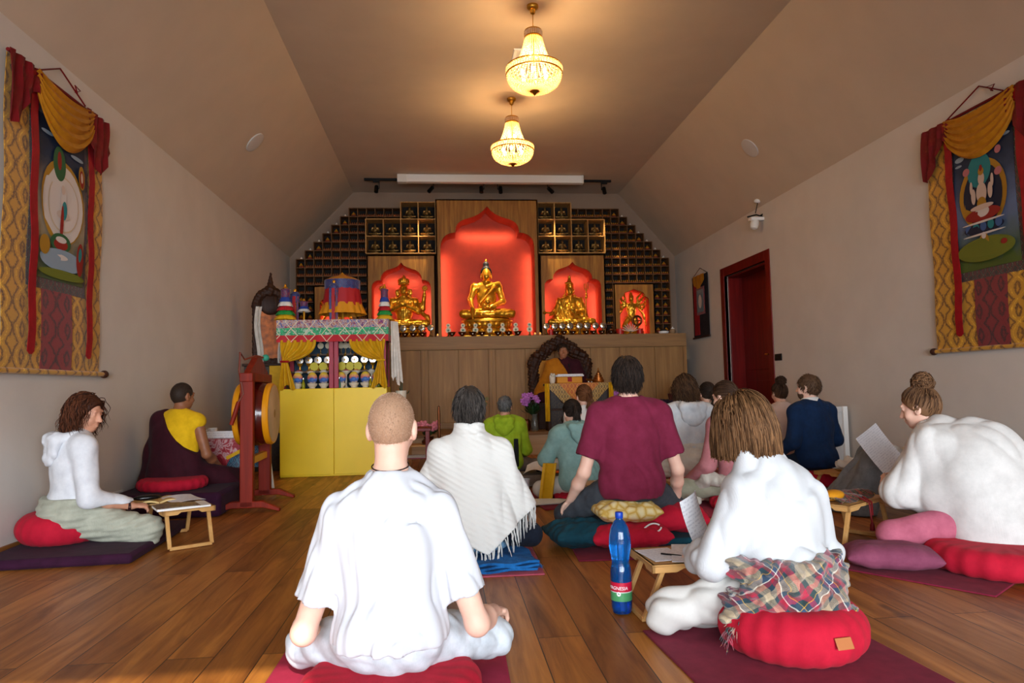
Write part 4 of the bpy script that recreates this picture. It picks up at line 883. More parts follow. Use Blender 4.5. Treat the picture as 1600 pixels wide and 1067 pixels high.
# ------------------------------------------------------------------ statues and offerings
def gold(name, col='E8A020', rough=.28, patina=.25):
    m, t = newmat(name); v = t.coord(); t.set('Metallic', .75); t.set('Roughness', rough)
    t.set('Base Color', t.ramp(t.noise(v, 9, 4), [(.3, [x*(1-patina) for x in _s(col)]), (.65, col)])); t.bump(t.noise(v, 60, 4), .12, .004); return m
M_GOLD = gold('gilt', 'F2B030', .3, .2); M_GOLD2 = gold('old_gilt', '9A7A44', .35, .4)
def sitting(s, arms, h0=0, head=True, crown=False, sc=1, k=.025, lean=0):
    z = h0
    s.ell((0, .03, z+.09), (.17, .14, .10), k)
    s.cone((0, .02, z+.12), (0, .01, z+.34), .125, .165, k, .68); s.cone((0, .01, z+.34), (0, .015, z+.50), .165, .12, k, .62)
    s.cone((-.205, .015, z+.50), (.205, .015, z+.50), .065, None, .05); s.cone((0, .015, z+.5), (0, .0, z+.62), .058, .052, .03)
    for x in (-1, 1):
        s.cone((x*.10, .0, z+.075), (x*.40, -.14, z+.075), .10, .07, .03); s.cone((x*.40, -.14, z+.07), (-x*.10, -.22, z+.06), .068, .05, .02); s.cone((-x*.10, -.22, z+.065), (-x*.2, -.2, z+.09), .045, .03, .02, .7, (0, 0, 1))
    for a in arms:
        p = [V3(*q) for q in a]; s.chain(p, [.062, .05, .036, .03][:len(p)], .025); d = nrm(p[-1]-p[-2]); s.cone(p[-1], p[-1]+d*.09, .034, .02, .015, .7)
    s.ell((0, 0, z+.70), (.082, .095, .112), .01); s.ell((0, -.045, z+.665), (.06, .06, .066), .03); s.cone((0, -.088, z+.71), (0, -.105, z+.675), .008, .014, .008)
    s.cone((-.035, -.075, z+.725), (.035, -.075, z+.725), .011, None, .01); s.ell((0, -.097, z+.645), (.022, .01, .007), .005)
    for x in (-1, 1): s.ell((x*.088, .0, z+.67), (.012, .022, .06), .008)
def lotus(mb, w, d, h, n=22, mi=0):
    prof = [(.80, 0), (.86, .06), (.86, .12), (.66, .2), (.60, .5), (.68, .78), (.80, .84), (.80, .92), (.72, 1.0)]
    vs = []; N = 40
    for r, z in prof:
        for j in range(N):
            a = 2*math.pi*j/N; vs.append((w*r*1.18*math.cos(a), d*r*1.18*math.sin(a), z*h))
    k = len(prof); mb.add(vs, [(i*N+j, i*N+(j+1) % N, (i+1)*N+(j+1) % N, (i+1)*N+j) for i in range(k-1) for j in range(N)]+[tuple(range((k-1)*N, k*N))], mi)
    for row, (r0, z0, tl) in enumerate(((.82, .66, .9), (.84, .34, -.9))):
        for j in range(n):
            a = 2*math.pi*(j+.5*row)/n; mb.ball((w*r0*math.cos(a), d*r0*math.sin(a), z0*h), (w*.16, d*.13, h*.2), 8, 6, rotm(tl*.5, 0, a+math.pi/2), mi)
def statue(name, label, x, y, z, body, mb_base, extras=(), sc=1, group=None, cat='statue'):
    t = thing(name, label, cat, (x, y, z), 0, group, sc)
    body.build('figure', M_GOLD, t); mb_base.build('lotus_base', M_GOLD, t)
    for nm, ob, m in extras: (ob.build(nm, m, t))
    return t
# the big buddha
H0 = .30
s = SDF((-.55, -.42, .2), (.55, .3, 1.35), .0095)
sitting(s, [((-.205, .015, .80), (-.275, .0, .60), (-.25, -.22, .44), (-.25, -.27, .36)), ((.205, .015, .80), (.275, .0, .57), (.09, -.20, .48))], H0)
s.cone((.0, -.13, .79), (.2, -.02, .84), .03, .05, .02); s.cone((-.12, -.11, .55), (.13, -.12, .80), .018, .022, .015); s.cone((-.02, -.2, .475), (.12, -.21, .475), .035, .03, .02)
s.cone((0, -.2, .50), (0, -.2, .545), .035, .06, .005); s.warp(folds(51, .004, (14, 10, 16)))
hr = SDF((-.2, -.2, .9), (.2, .2, 1.4), .007); hr.ell((0, .015, H0+.725), (.094, .104, .108), 0); hr.cut((0, -.02, H0+.725), (0, -.75, -.5)); hr.ell((0, .02, H0+.85), (.052, .052, .055), .02)
hr.warp(lambda x, y, z: .004*np.sin(x*190)*np.sin(y*190)*np.sin(z*190))
jw = MB().lathe([(.0, 0), (.018, .01), (.012, .03), (0, .05)], 10, (0, .02, H0+.895))
b = MB(); lotus(b, .46, .3, H0)
b.span((-.42, -.29, 0), (.42, .29, .035))
statue('buddha_statue', 'large golden seated buddha with dark hair in the tall central niche', XC-.02, YS+.16, ZA+.005, s, b, [('hair_curls', hr, mat('buddha_hair', '15161E', .5)), ('crown_jewel', jw, M_GOLD)]).scale = (1.0, 1.0, 1.09)
def crown(mb, z, r=.09, n=7, h=.11):
    mb.lathe([(r, z), (r+.012, z+.01), (r+.008, z+.03)], 20, (0, 0, 0))
    for j in range(n):
        a = math.pi+math.pi*(j+.5)/n; hh = h*(1-.35*abs(j-(n-1)/2)/((n-1)/2))
        mb.ball((r*1.05*math.cos(a), r*1.05*math.sin(a), z+.02+hh/2), (.028, .012, hh/2), 8, 6, rotm(0, 0, a+math.pi/2)); mb.ball((r*1.06*math.cos(a), r*1.06*math.sin(a), z+.02+hh), .012, 6, 4)
    mb.lathe([(.05, z+.03), (.055, z+.07), (.03, z+.11), (.028, z+.15), (.0, z+.19)], 12)
# four-armed crowned statue
s = SDF((-.55, -.42, .05), (.6, .3, 1.2), .0095); h0 = .2
sitting(s, [((-.2, .015, .70), (-.27, -.06, .50), (-.03, -.2, .60)), ((.2, .015, .70), (.27, -.06, .50), (.03, -.2, .60)), ((-.2, .03, .70), (-.34, .02, .58), (-.37, -.05, .80)), ((.2, .03, .70), (.34, .02, .56), (.37, -.05, .80))], h0)
for x in (-1, 1): s.ell((x*.11, .03, h0+.66), (.05, .02, .07), .01); s.chain([(x*.1, .06, h0+.6), (x*.2, .06, h0+.52), (x*.3, .04, h0+.3), (x*.42, .0, h0+.2), (x*.46, -.05, h0+.1)], [.02, .03, .035, .05, .02], .02)
s.warp(folds(52, .005, (16, 12, 16)))
b = MB(); lotus(b, .42, .28, h0); ex = MB(); crown(ex, h0+.79); fl = MB()
for x in (-1, 1):
    for j in range(8): a = j*math.pi/4; fl.ball((x*.38+.03*math.cos(a), -.08, h0+.72+.03*math.sin(a)), (.028, .012, .014), 8, 5, rotm(0, -a, 0))
    fl.ball((x*.38, -.09, h0+.72), .02, 8, 6)
statue('deity_statue', 'golden crowned statue with praying hands in the niche left of the big buddha', XC-1.40, YS+.17, ZA+.01, s, b, [('crown', ex, M_GOLD), ('lotus_flower', fl, M_GOLD)], .92)
# statue with trident staff
s = SDF((-.6, -.42, .05), (.6, .3, 1.3), .0095); h0 = .22
sitting(s, [((-.2, .015, .72), (-.30, -.05, .52), (-.40, -.2, .44)), ((.2, .015, .72), (.27, -.04, .50), (.06, -.2, .47))], h0)
s.cone((0, .02, h0+.25), (0, .02, h0+.05), .2, .27, .04, .75); s.cone((-.2, .0, h0+.42), (-.26, .0, h0+.15), .07, .11, .05); s.cone((.2, .0, h0+.42), (.26, .0, h0+.15), .07, .11, .05)
s.cone((0, .0, h0+.77), (0, .02, h0+.93), .085, .03, .02); s.ell((-.02, -.02, h0+.84), (.085, .08, .03), .02); s.ell((0, .02, h0+.98), .026, .02); s.cone((-.1, .05, h0+.6), (-.13, .06, h0+.45), .035, .05, .03); s.cone((.1, .05, h0+.6), (.13, .06, h0+.45), .035, .05, .03)
s.cone((0, -.2, h0+.27), (0, -.2, h0+.30), .05, .07, .01); s.warp(folds(53, .008, (18, 14, 12)))
st = MB().tube([(.28, -.1, h0+.02), (.30, -.1, h0+.5), (.31, -.1, h0+.72)], .010, 8); st.ball((.306, -.1, h0+.55), .03, 8, 6).ball((.308, -.1, h0+.61), .025, 8, 6)
for dx in (-.03, 0, .03): st.tube([(.31, -.1, h0+.68), (.31+dx*1.4, -.1, h0+.72), (.31+dx, -.1, h0+.82)], .007, 6)
vj = MB().ball((-.46, -.24, h0+.24), (.05, .02, .02), 8, 6)
for q in (-1, 1): vj.lathe([(.012, 0), (.034, .03), (.02, .06), (0, .08)], 8, (-.46+q*.04, -.24, h0+.24), rotm(0, q*math.pi/2, 0))
b = MB(); lotus(b, .44, .3, h0); b.span((-.36, -.24, 0), (.36, .24, .03))
statue('deity_statue', 'golden hatted statue with a trident staff, right of the big buddha', XC+1.40, YS+.17, ZA+.01, s, b, [('staff', st, M_GOLD), ('hand_sceptre', vj, M_GOLD)], .87)
# many-armed standing statue
s = SDF((-.5, -.3, .0), (.5, .3, 1.25), .011); 
s.cone((0, 0, .5), (0, 0, .78), .11, .14, .03, .7); s.cone((-.17, 0, .86), (.17, 0, .86), .055, None, .05); s.cone((0, 0, .86), (0, -.01, .96), .05, .045, .03); s.ell((0, -.01, 1.03), (.075, .085, .1), .01); s.cone((0, 0, 1.1), (0, .01, 1.2), .07, .03, .02)
s.cone((-.08, 0, .5), (-.22, -.05, .3), .09, .07, .03); s.cone((-.22, -.05, .3), (-.16, 0, .08), .065, .045, .02); s.cone((.08, 0, .5), (.13, -.04, .28), .09, .07, .03); s.cone((.13, -.04, .28), (.12, 0, .08), .065, .045, .02)
for a in (.4, -.1, -.6, -1.0):
    for x in (-1, 1):
        e = V3(x*.32*math.cos(a), -.02, .84+.32*math.sin(a)*-1*.8); s.cone((x*.17, 0, .86), e, .042, .036, .02); s.cone(e, e+V3(x*.06, -.1, .10), .034, .024, .02); s.ell(e+V3(x*.07, -.12, .14), .032, .01)
s.chain([(-.12, .06, .9), (-.34, .05, .6), (-.40, .0, .3)], [.02, .035, .02], .02); s.chain([(.12, .06, .9), (.34, .05, .6), (.40, .0, .3)], [.02, .035, .02], .02); s.warp(folds(54, .01, (18, 14, 14)))
b = MB(); lotus(b, .36, .24, .14)
for o_, lab in ((1, 'small golden dancing statue with many arms in the right-end niche'), (-1, 'small golden dancing statue in the left-end niche behind the parasol')):
    if o_ == 1: dt = statue('deity_statue', lab, XC+17.5*U-.02, YS+.2, ZA+.01, s, b, [], .63)
    else: c = copy_tree(dt); c.location.x = XC-17.5*U; c['label'] = lab
# gilt statuettes in the open shelves (one mesh each: too small for parts)
s = SDF((-.5, -.4, -.02), (.5, .3, 1.0), .02); sitting(s, [((-.2, .015, .66), (-.27, 0, .44), (-.05, -.2, .40)), ((.2, .015, .66), (.27, 0, .44), (.05, -.2, .40))], .15); s.cone((0, .02, .02), (0, .02, .14), .28, .25, .01, .8); s.cone((0, 0, .9), (0, .01, .97), .05, .02, .02)
sm = s.mesh('buddha_statuette'); proto = None
names_r = ['bottom', 'middle', 'top']
ords = ['first', 'second', 'third', 'fourth']
for x, y, z, side, c, r in bigcells:
    o = link('buddha_statuette', sm, None); sm.materials.clear(); sm.materials.append(M_GOLD2)
    o.location = (x, y, z); o.scale = (.235,)*3; o.rotation_euler = (0, 0, rnd.uniform(-.15, .15))
    tag(o, f'gilt statuette, {names_r[r]} row of the open shelf {"left" if side < 0 else "right"} of the big niche, {ords[c]} outwards', 'statuette', 'gilt statuettes in the open shelves')
# clay tablets in the pigeonholes
mt_r = mat('clay_red', '7A2A14', .7); mt_y = mat('clay_gold', 'C88A28', .45, .3)
def tsa(w, h, nm):
    b = MB().lathe([(.40*w, 0), (.5*w, .12*h), (.46*w, .34*h)], 10, mi=0).lathe([(.44*w, .34*h), (.38*w, .5*h), (.2*w, .74*h), (.08*w, .9*h), (0, h)], 10, mi=1)
    me = b.mesh(nm); me.materials.append(mt_r); me.materials.append(mt_y); return me
big_t, small_t = tsa(.088, .085, 'clay_stupa'), tsa(.034, .052, 'clay_tablet')
rowname = lambda r: f'{r+1} rows up'
n_ind = 0; rest = MB()
for x, z, single, side, c, r in sorted(cells, key=lambda q: -q[3]):
    sd = 'right' if side > 0 else 'left'
    if single:
        o = link('clay_stupa', big_t, None); o.location = (x, YS+.16, z)
        tag(o, f'gold-topped clay stupa, {sd} pigeonhole shelf, column {c-13} counted from the open shelf, {rowname(r)}', 'figurine', 'single clay stupas in the pigeonholes'); continue
    for q in range(4):
        px_ = x+(q-1.5)*.033
        if n_ind < 300 and side > 0:
            o = link('clay_tablet', small_t, None); o.location = (px_, YS+.14, z); n_ind += 1
            tag(o, 'tiny reddish clay tablet in a row of four, pigeonhole right of the altar', 'figurine', 'rows of clay tablets right of the altar')
        else:
            rest.lathe([(.014, 0), (.017, .006), (.016, .018), (.013, .026), (.007, .038), (0, .052)], 6, (px_, YS+.14, z))
o = rest.build('clay_tablets', mat('clay_mix', '8A4A20', .6)); tag(o, 'rows of tiny reddish clay tablets filling the pigeonholes left of the altar', 'figurines', kind='stuff')
# white little blocks on the steps of the shelves
M_WHT = mat('white_plaster_block', 'D8D2C8', .7)
for side in (-1, 1):
    for k in range(6):
        c = 16+k; x = XC+side*(c+.45)*U; z = zc(15-(c-15))
        b = MB().lathe([(.03, 0), (.034, .02), (.02, .04), (.008, .06), (0, .07)], 10); o = b.build('white_stupa', M_WHT); o.location = (x, YS+.15, z+.006); o.scale = (.65,)*3
        tag(o, f'little white stupa on the {"left" if side < 0 else "right"} shelf edge, {["first","second","third","fourth","fifth","sixth"][k]} step from the top', 'figurine', 'white stupas on the shelf steps')
# bowls and lamps along the ledge
M_COP = mat('dark_copper', '6A3A1C', .32, .75); M_SILV = mat('silver', 'C9C4BA', .22, 1); M_CREAMP = mat('cream_wax', 'E8DEC0', .5)
def bowl(label, x, y, group, s_=1.0, z=None):
    t = thing('offering_bowl', label, 'bowl', (x, y, ZA if z is None else z), 0, group, s_)
    MB().lathe([(.028, 0), (.03, .006), (.02, .014), (.045, .04), (.062, .075), (.066, .078), (.060, .078), (.042, .045), (0, .03)], 18).build('cup', M_COP, t)
    MB().ball((0, 0, .068), (.056, .056, .016), 12, 6).build('filling', M_CREAMP, t); MB().ball((0, -.062, .045), (.014, .006, .014), 8, 5).build('emblem', M_SILV, t); return t
def nth(i, n): return ['first', 'second', 'third', 'fourth', 'fifth', 'sixth', 'seventh', 'eighth', 'ninth', 'tenth'][i]
for i, px in enumerate((706, 722, 738.5, 753, 778, 794.5, 809)):
    p = at(px, 521, Y=10.93); bowl(f'dark copper offering bowl before the big golden buddha, {nth(i, 7)} from the left', p.x, 10.93, 'offering bowls before the big buddha')
for i, px in enumerate((868.6, 881, 895, 915.5, 927, 940, 954)):
    p = at(px, 521, Y=10.93); bowl(f'dark copper offering bowl before the statue with the trident staff, {nth(i, 7)} from the left', p.x, 10.93, 'offering bowls before the staff-bearing statue', .9)
for i, px in enumerate((622, 633, 646, 660)):
    p = at(px, 521, Y=10.93); bowl(f'dark copper offering bowl before the four-armed statue, {nth(i, 4)} from the left', p.x, 10.93, 'offering bowls before the four-armed statue', .95)
def torma(label, x, y, group, s_=1.0, two=True, z=None, mw=None, ms=None):
    t = thing('disc_offering', label, 'offering', (x, y, ZA if z is None else z), 0, group, s_)
    MB().lathe([(.045, 0), (.048, .01), (.02, .03), (.012, .06), (.012, .10)], 14).build('stand', ms or M_GOLD2, t)
    for k, (zz, r) in enumerate(((.125, .048), (.205, .036)) if two else ((.13, .045),)):
        d = MB().lathe([(r*.75, -.012), (r, -.006), (r, .006), (r*.75, .012)], 18, (0, 0, zz), rotm(R(90))); o = d.build('disc', mw or M_CREAMP, t)
        MB().lathe([(r*.4, .0), (r*.3, .006), (0, .008)], 10, (0, -.012, zz), rotm(R(90))).build('boss', mat('boss_teal', '5A8A78', .5) if two else M_GOLD2, o)
    return t
for i, px in enumerate((700.5, 723.5, 743, 765, 785.5, 806, 827.5)):
    p = at(px, 521, Y=11.08); torma(f'pair of stacked cream discs behind the bowls before the big buddha, {nth(i, 7)} from the left', p.x, 11.08, 'disc offerings before the big buddha', .95)
for i, px in enumerate((854, 867, 879, 891, 906, 918, 931, 943)):
    p = at(px, 521, Y=11.08); torma(f'round silver-faced lamp stand before the staff-bearing statue, {nth(i, 8)} from the left', p.x, 11.08, 'silver discs before the staff-bearing statue', 1.25, False, None, M_SILV)
for i, px in enumerate((630, 645, 659, 673)):
    p = at(px, 521, Y=11.08); torma(f'round silver-faced lamp stand before the four-armed statue, {nth(i, 4)} from the left', p.x, 11.08, 'silver discs before the four-armed statue', 1.25, False, None, M_SILV)
M_CAND = mat('candle_red', 'C8281E', .4, trans=.2); M_FLAME = mat('flame', 'FFC060', .5, emit='FFB040', estr=12)
for i, (px, w) in enumerate(((861, .045), (969, .06), (1000, .05), (663, .035))):
    p = at(px, 521, Y=11.02); t = thing('candle_glass', ['red glass candle left of the staff-bearing statue', 'red glass candle left of the white shell', 'red glass candle right of the white shell', 'red glass candle before the four-armed statue'][i], 'candle', (p.x, 11.02, ZA))
    MB().lathe([(w*.8, 0), (w, .01), (w*1.05, .10), (w*.95, .10), (w*.85, .02), (0, .015)], 16).build('glass', M_CAND, t); MB().ball((0, 0, .085), (.006, .006, .016), 6, 5).build('flame', M_FLAME, t)
p = at(985, 519, Y=10.95); t = thing('scallop_shell', 'white fan-shaped shell ornament on the ledge before the small right niche', 'ornament', (p.x, 10.95, ZA))
b = MB()
for j in range(9):
    a = math.pi*(.08+.84*j/8); b.tube([(.02*math.cos(a), 0, .05), (.09*math.cos(a), -.01, .05+.08*math.sin(a)), (.14*math.cos(a), .01, .05+.13*math.sin(a))], [.008, .014, .01], 6, flat=.6)
b.build('fan', mat('shell_white', 'D8D0BE', .4), t); MB().lathe([(.05, 0), (.045, .015), (.015, .03), (.02, .055)], 12).build('foot', M_GOLD2, t)
p = at(996, 519, Y=11.1); t = thing('wheel_ornament', 'dark bronze wheel ornament on a stand behind the white shell', 'ornament', (p.x, 11.1, ZA)); MB().tube([(.075*math.cos(a), 0, .24+.075*math.sin(a)) for a in np.linspace(0, 6.283, 24)], .018, 8, cap=False).build('ring', M_COP, t); MB().lathe([(.05, 0), (.05, .01), (.012, .03), (.012, .17)], 12).build('stand', M_COP, t); MB().tube([(-.07, 0, .24), (.07, 0, .24)], .008).tube([(0, 0, .17), (0, 0, .31)], .008).build('spokes', M_COP, t)
p = at(1037, 519, Y=10.95); t = thing('white_dish', 'low white dish with dark content near the right end of the altar ledge', 'dish', (p.x, 10.95, ZA)); MB().lathe([(.04, 0), (.075, .012), (.085, .045), (.075, .045), (.06, .02), (0, .018)], 18).build('dish', M_WHITE, t); MB().ball((0, 0, .045), (.065, .065, .04), 12, 8).build('content', mat('dark_greens', '2A2016', .8), t)
p = at(1051, 519, Y=10.95); t = thing('small_jar', 'small tan jar with a lid at the right end of the altar ledge', 'jar', (p.x, 10.95, ZA)); MB().lathe([(.03, 0), (.05, .03), (.05, .06), (.03, .08)], 14).build('jar', mat('tan_clay', '9A7A58', .6), t); MB().lathe([(.032, .08), (.03, .09), (.01, .1), (.012, .115), (0, .12)], 12).build('lid', M_WHITE, t)
for i, px in enumerate((836, 844, 684)):
    p = at(px, 521, Y=11.0); t = thing('tea_light', ['tea light at the right edge of the big niche', 'second tea light on the post right of the big niche', 'tea light at the left edge of the big niche'][i], 'candle', (p.x, 11.0, ZA)); MB().lathe([(.02, 0), (.026, .05), (.024, .05), (.018, .01)], 12).build('cup', mat('frosted_glass', 'E8C8A0', .3, trans=.6), t); MB().ball((0, 0, .045), (.006, .006, .012), 6, 5).build('flame', M_FLAME, t)
p = at(958, 519, Y=10.95); t = thing('bronze_figure', 'small dark bronze figure at the ledge between the two right niches', 'ornament', (p.x, 10.98, ZA)); b = SDF((-.5, -.4, -.05), (.5, .3, 1), .03); sitting(b, [((-.2, .015, .5), (-.27, 0, .3), (-.05, -.2, .3)), ((.2, .015, .5), (.27, 0, .3), (.05, -.2, .3))], 0); o = b.build('figure', M_COP, t); t.scale = (.19,)*3
# ------------------------------------------------------------------ ceiling fittings
M_BLACK = mat('black_metal', '0C0B0B', .5, .3)
M_CRY = None
def crystal():
    m, t = newmat('crystal_bead'); o = t.n['Material Output']; pb = t.n['Principled BSDF']
    t.set('Base Color', c4('FFF0D4')); t.set('Roughness', .12); t.set('Specular IOR Level', .8)
    tr = t.add('ShaderNodeBsdfTranslucent'); tr.inputs[0].default_value = c4('FFEAC4'); tp = t.add('ShaderNodeBsdfTransparent'); tp.inputs[0].default_value = c4('FFF6E4')
    a = t.add('ShaderNodeMixShader'); a.inputs[0].default_value = .5; t.l.new(pb.outputs[0], a.inputs[1]); t.l.new(tr.outputs[0], a.inputs[2])
    b = t.add('ShaderNodeMixShader'); b.inputs[0].default_value = .3; t.l.new(a.outputs[0], b.inputs[1]); t.l.new(tp.outputs[0], b.inputs[2]); t.l.new(b.outputs[0], o.inputs[0]); return m
M_CRY = crystal(); M_BULB = mat('bulb', 'FFE8C0', .4, emit='FFCB78', estr=40)
def strand_mesh(pts, r):
    b = MB()
    for i in range(len(pts)-1):
        p = Vector(pts[i]); q = Vector(pts[i+1]); n = max(1, round((q-p).length/(r*2.1)))
        for j in range(n): b.ball(p.lerp(q, (j+.5)/n), (r, r, r*1.05), 6, 4)
    return b.mesh('crystal_strand', True, 70)
def chandelier(label, px, py):
    p = at(px, py, Z=ZC); t = thing('chandelier', label, 'chandelier', p, 0, 'chandeliers', .97)
    MB().lathe([(.055, 0), (.055, -.018), (.05, -.03), (.028, -.045), (.022, -.075), (.008, -.085)], 20).build('canopy', M_BRASS, t)
    MB().tube([(0, 0, -.08), (0, 0, -.25)], .004, 6).build('rod', M_BRASS, t)
    MB().lathe([(.074, -.235), (.080, -.24), (.080, -.246), (.076, -.25), (.076, -.295), (.082, -.30), (.082, -.31), (.076, -.315)], 28).build('crown_ring', M_BRASS, t)
    MB().tube([(0, 0, -.25), (0, 0, -.80)], .007, 8).build('stem', M_BRASS, t)
    for z, r in ((-.595, .253), (-.655, .256)): MB().tube([(r*math.cos(a), r*math.sin(a), z) for a in np.linspace(0, 6.2832, 49)], .0075, 8, cap=False).build('hoop', M_BRASS, t)
    top = strand_mesh([(.078, 0, -.315), (.092, 0, -.38), (.112, 0, -.45), (.140, 0, -.52), (.185, 0, -.58), (.245, 0, -.598)], .0085)
    low = strand_mesh([(.25, 0, -.66), (.243, 0, -.70), (.218, 0, -.745), (.17, 0, -.78), (.11, 0, -.80), (.04, 0, -.81)], .0095)
    for me in (top, low): me.materials.append(M_CRY)
    for me, n, nm in ((top, 28, 'crystal_strand'), (low, 36, 'basket_strand')):
        for j in range(n): o = link(nm, me, None, t); o.rotation_euler = (0, 0, 2*math.pi*j/n)
    for r, z0, z1, n in ((.255, -.60, -.65, 60), (.079, -.25, -.295, 26)):
        bb = MB()
        for j in range(n):
            for q in range(3 if n > 30 else 3): bb.ball((r*math.cos(6.2832*j/n), r*math.sin(6.2832*j/n), z0+(z1-z0)*(q+.5)/3), .0095, 6, 4)
        bb.build('crystal_band', M_CRY, t, ang=70)
    MB().lathe([(.045, -.805), (.045, -.815), (.02, -.83), (.01, -.85), (0, -.855)], 16).build('finial', M_BRASS, t)
    for j in range(6):
        a = j*math.pi/3+.3; MB().ball((.12*math.cos(a), .12*math.sin(a), -.655), (.018, .018, .03), 8, 6).build('bulb', M_BULB, t)
        MB().tube([(.0, 0, -.70), (.07*math.cos(a), .07*math.sin(a), -.715), (.12*math.cos(a), .12*math.sin(a), -.69)], .006, 6).build('lamp_arm', M_BRASS, t)
    for a in (.3, 3.4): MB().ball((.03*math.cos(a), .03*math.sin(a), -.47), (.015, .015, .026), 8, 6).build('bulb', M_BULB, t)
    light('chandelier_glow', 'POINT', (p.x, p.y, p.z-.62), 34, (1, .70, .36), soft=.10); light('chandelier_glow_top', 'POINT', (p.x, p.y, p.z-.45), 7, (1, .76, .46), soft=.05)
chandelier('crystal basket chandelier hanging nearer the camera, the larger in view', 832, 9); chandelier('crystal basket chandelier hanging farther back above the altar steps', 799, 154)
# screen case, track and spots
p = at(622, 280, Z=ZC-.07); q = at(910, 282, Z=ZC-.07); yb = (p.y+q.y)/2
t = thing('projector_screen_case', 'long white roll-up screen case fixed under the ceiling before the altar', 'screen case', ((p.x+q.x)/2, yb, ZC)); w = q.x-p.x
MB().span((-w/2, -.055, -.125), (w/2, .055, 0)).build('case', M_WHITE, t, bevel=.008); MB().span((-w/2-.012, -.06, -.13), (-w/2+.14, .06, 0)).build('end_cap', mat('white_plastic', 'E0DDD6', .4), t, bevel=.008); MB().span((w/2-.02, -.06, -.13), (w/2+.012, .06, 0)).build('end_cap', mat('white_plastic', '', .4), t, bevel=.008)
yt = yb+.2; a = at(569, 283, Y=yt).x; b_ = at(954.5, 286, Y=yt).x
t = thing('lighting_track', 'black ceiling lighting track running behind the white screen case', 'track', (0, yt, ZC)); MB().span((a, -.02, -.035), (b_, .02, 0)).build('rail', M_BLACK, t)
for i, (px, tilt, ori) in enumerate(((588, 0, -1), (673, .6, -1), (752, 0, -1), (782, 0, 1), (860, -.6, 1), (944, 0, 1))):
    x = at(px, 296, Y=yt).x; lab = ['far-left', 'angled second', 'left-centre', 'right-centre', 'angled fifth', 'far-right'][i]
    t = thing('track_spotlight', f'black track spotlight, {lab} along the ceiling rail', 'spotlight', (x, yt, ZC-.035), 0, 'track spotlights')
    MB().span((-.05, -.015, -.03), (.05, .015, 0)).build('adapter', M_BLACK, t); o_ = -ori
    MB().bar((o_*.045, 0, -.02), (o_*.045, 0, -.13), .012).bar((o_*.045, 0, -.13), (o_*.01, 0, -.13), .012).build('bracket', M_BLACK, t)
    MB().lathe([(.0, .06), (.032, .06), (.034, -.06), (.028, -.062), (.024, -.05), (0, -.05)], 16, (0, 0, -.14), rotm(-.5, tilt, 0)).build('head', M_BLACK, t)
for tx, en in ((XC, 380), (XC-1.4, 190), (XC+1.4, 190), (XC+2.5, 100)):
    light('track_spot_beam', 'SPOT', (XC+(tx-XC)*.7, yt+.05, ZC-.25), en, (1, .8, .5), soft=.03, aim=(tx, YS+.2, ZA+.55), cone=R(26))
# round ceiling loudspeakers, camera, vent
def on_slope(px, py, left):
    d = _fw + CR*(px-800)/FPX - CU*(py-533.5)/FPX
    if left: P0 = np.array([XL, 0, ZW]); n = np.array([ZC-ZW, 0, -(CL-XL)])
    else: P0 = np.array([XR, 0, ZW]); n = np.array([-(ZC-ZW), 0, -(XR-CRX)])
    n = n/np.linalg.norm(n); tt = ((P0-CAM) @ n)/(d @ n); return Vector(CAM+tt*d), Vector(n)
for px, py, lf in ((398, 222, True), (1172, 231, False)):
    p, n = on_slope(px, py, lf); t = thing('ceiling_loudspeaker', f'round white flush loudspeaker on the {"left" if lf else "right"} ceiling slope', 'loudspeaker', p, 0, 'flush ceiling loudspeakers')
    t.rotation_euler = n.to_track_quat('Z', 'Y').to_euler()
    MB().lathe([(.125, -.002), (.125, .012), (.112, .014)], 32).build('rim', mat('speaker_white', 'C9C6C2', .5), t); MB().lathe([(.113, .006), (.113, .010), (0, .012)], 32).build('grille', mat('speaker_grille', 'B4B2AE', .7), t)
p, n = on_slope(1184, 314, False); t = thing('ceiling_camera', 'white dome camera on a black bracket with looped cable above the red door', 'camera', p)
MB().ball((0, 0, 0), (.05, .05, .03), 12, 6).build('mount', M_WHITE, t); k = at(1182, 345, Y=p.y)-p
MB().tube([(0, 0, 0), (-.02, -.02, -.06), (k.x-.01, 0, k.z+.10)], .006).tube([(k.x-.12, 0, k.z+.05), (k.x, 0, k.z+.08), (k.x+.10, 0, k.z+.05), (k.x+.19, 0, k.z+.07), (k.x+.16, 0, k.z+.13), (k.x+.06, 0, k.z+.07)], .010).build('bracket', M_BLACK, t)
MB().span((k.x-.09, -.05, k.z+.0), (k.x+.09, .05, k.z+.045)).build('housing', M_WHITE, t, bevel=.01); MB().lathe([(.05, .0), (.055, -.05), (.045, -.10), (.02, -.115), (0, -.118)], 16, (k.x-.02, 0, k.z), rotm(0, .2, 0)).build('dome', mat('white_plastic', '', .4), t)
p = at(822, 86, Z=ZC); t = thing('ceiling_vent', 'square white ceiling vent behind the nearer chandelier', 'vent', (p.x, p.y, ZC)); MB().lathe([(.20, -.004), (.19, -.018), (.15, -.02), (.10, -.012), (0, -.012)], 4, rot=rotm(0, 0, R(45))).build('cover', M_WHITE, t, smooth=False)
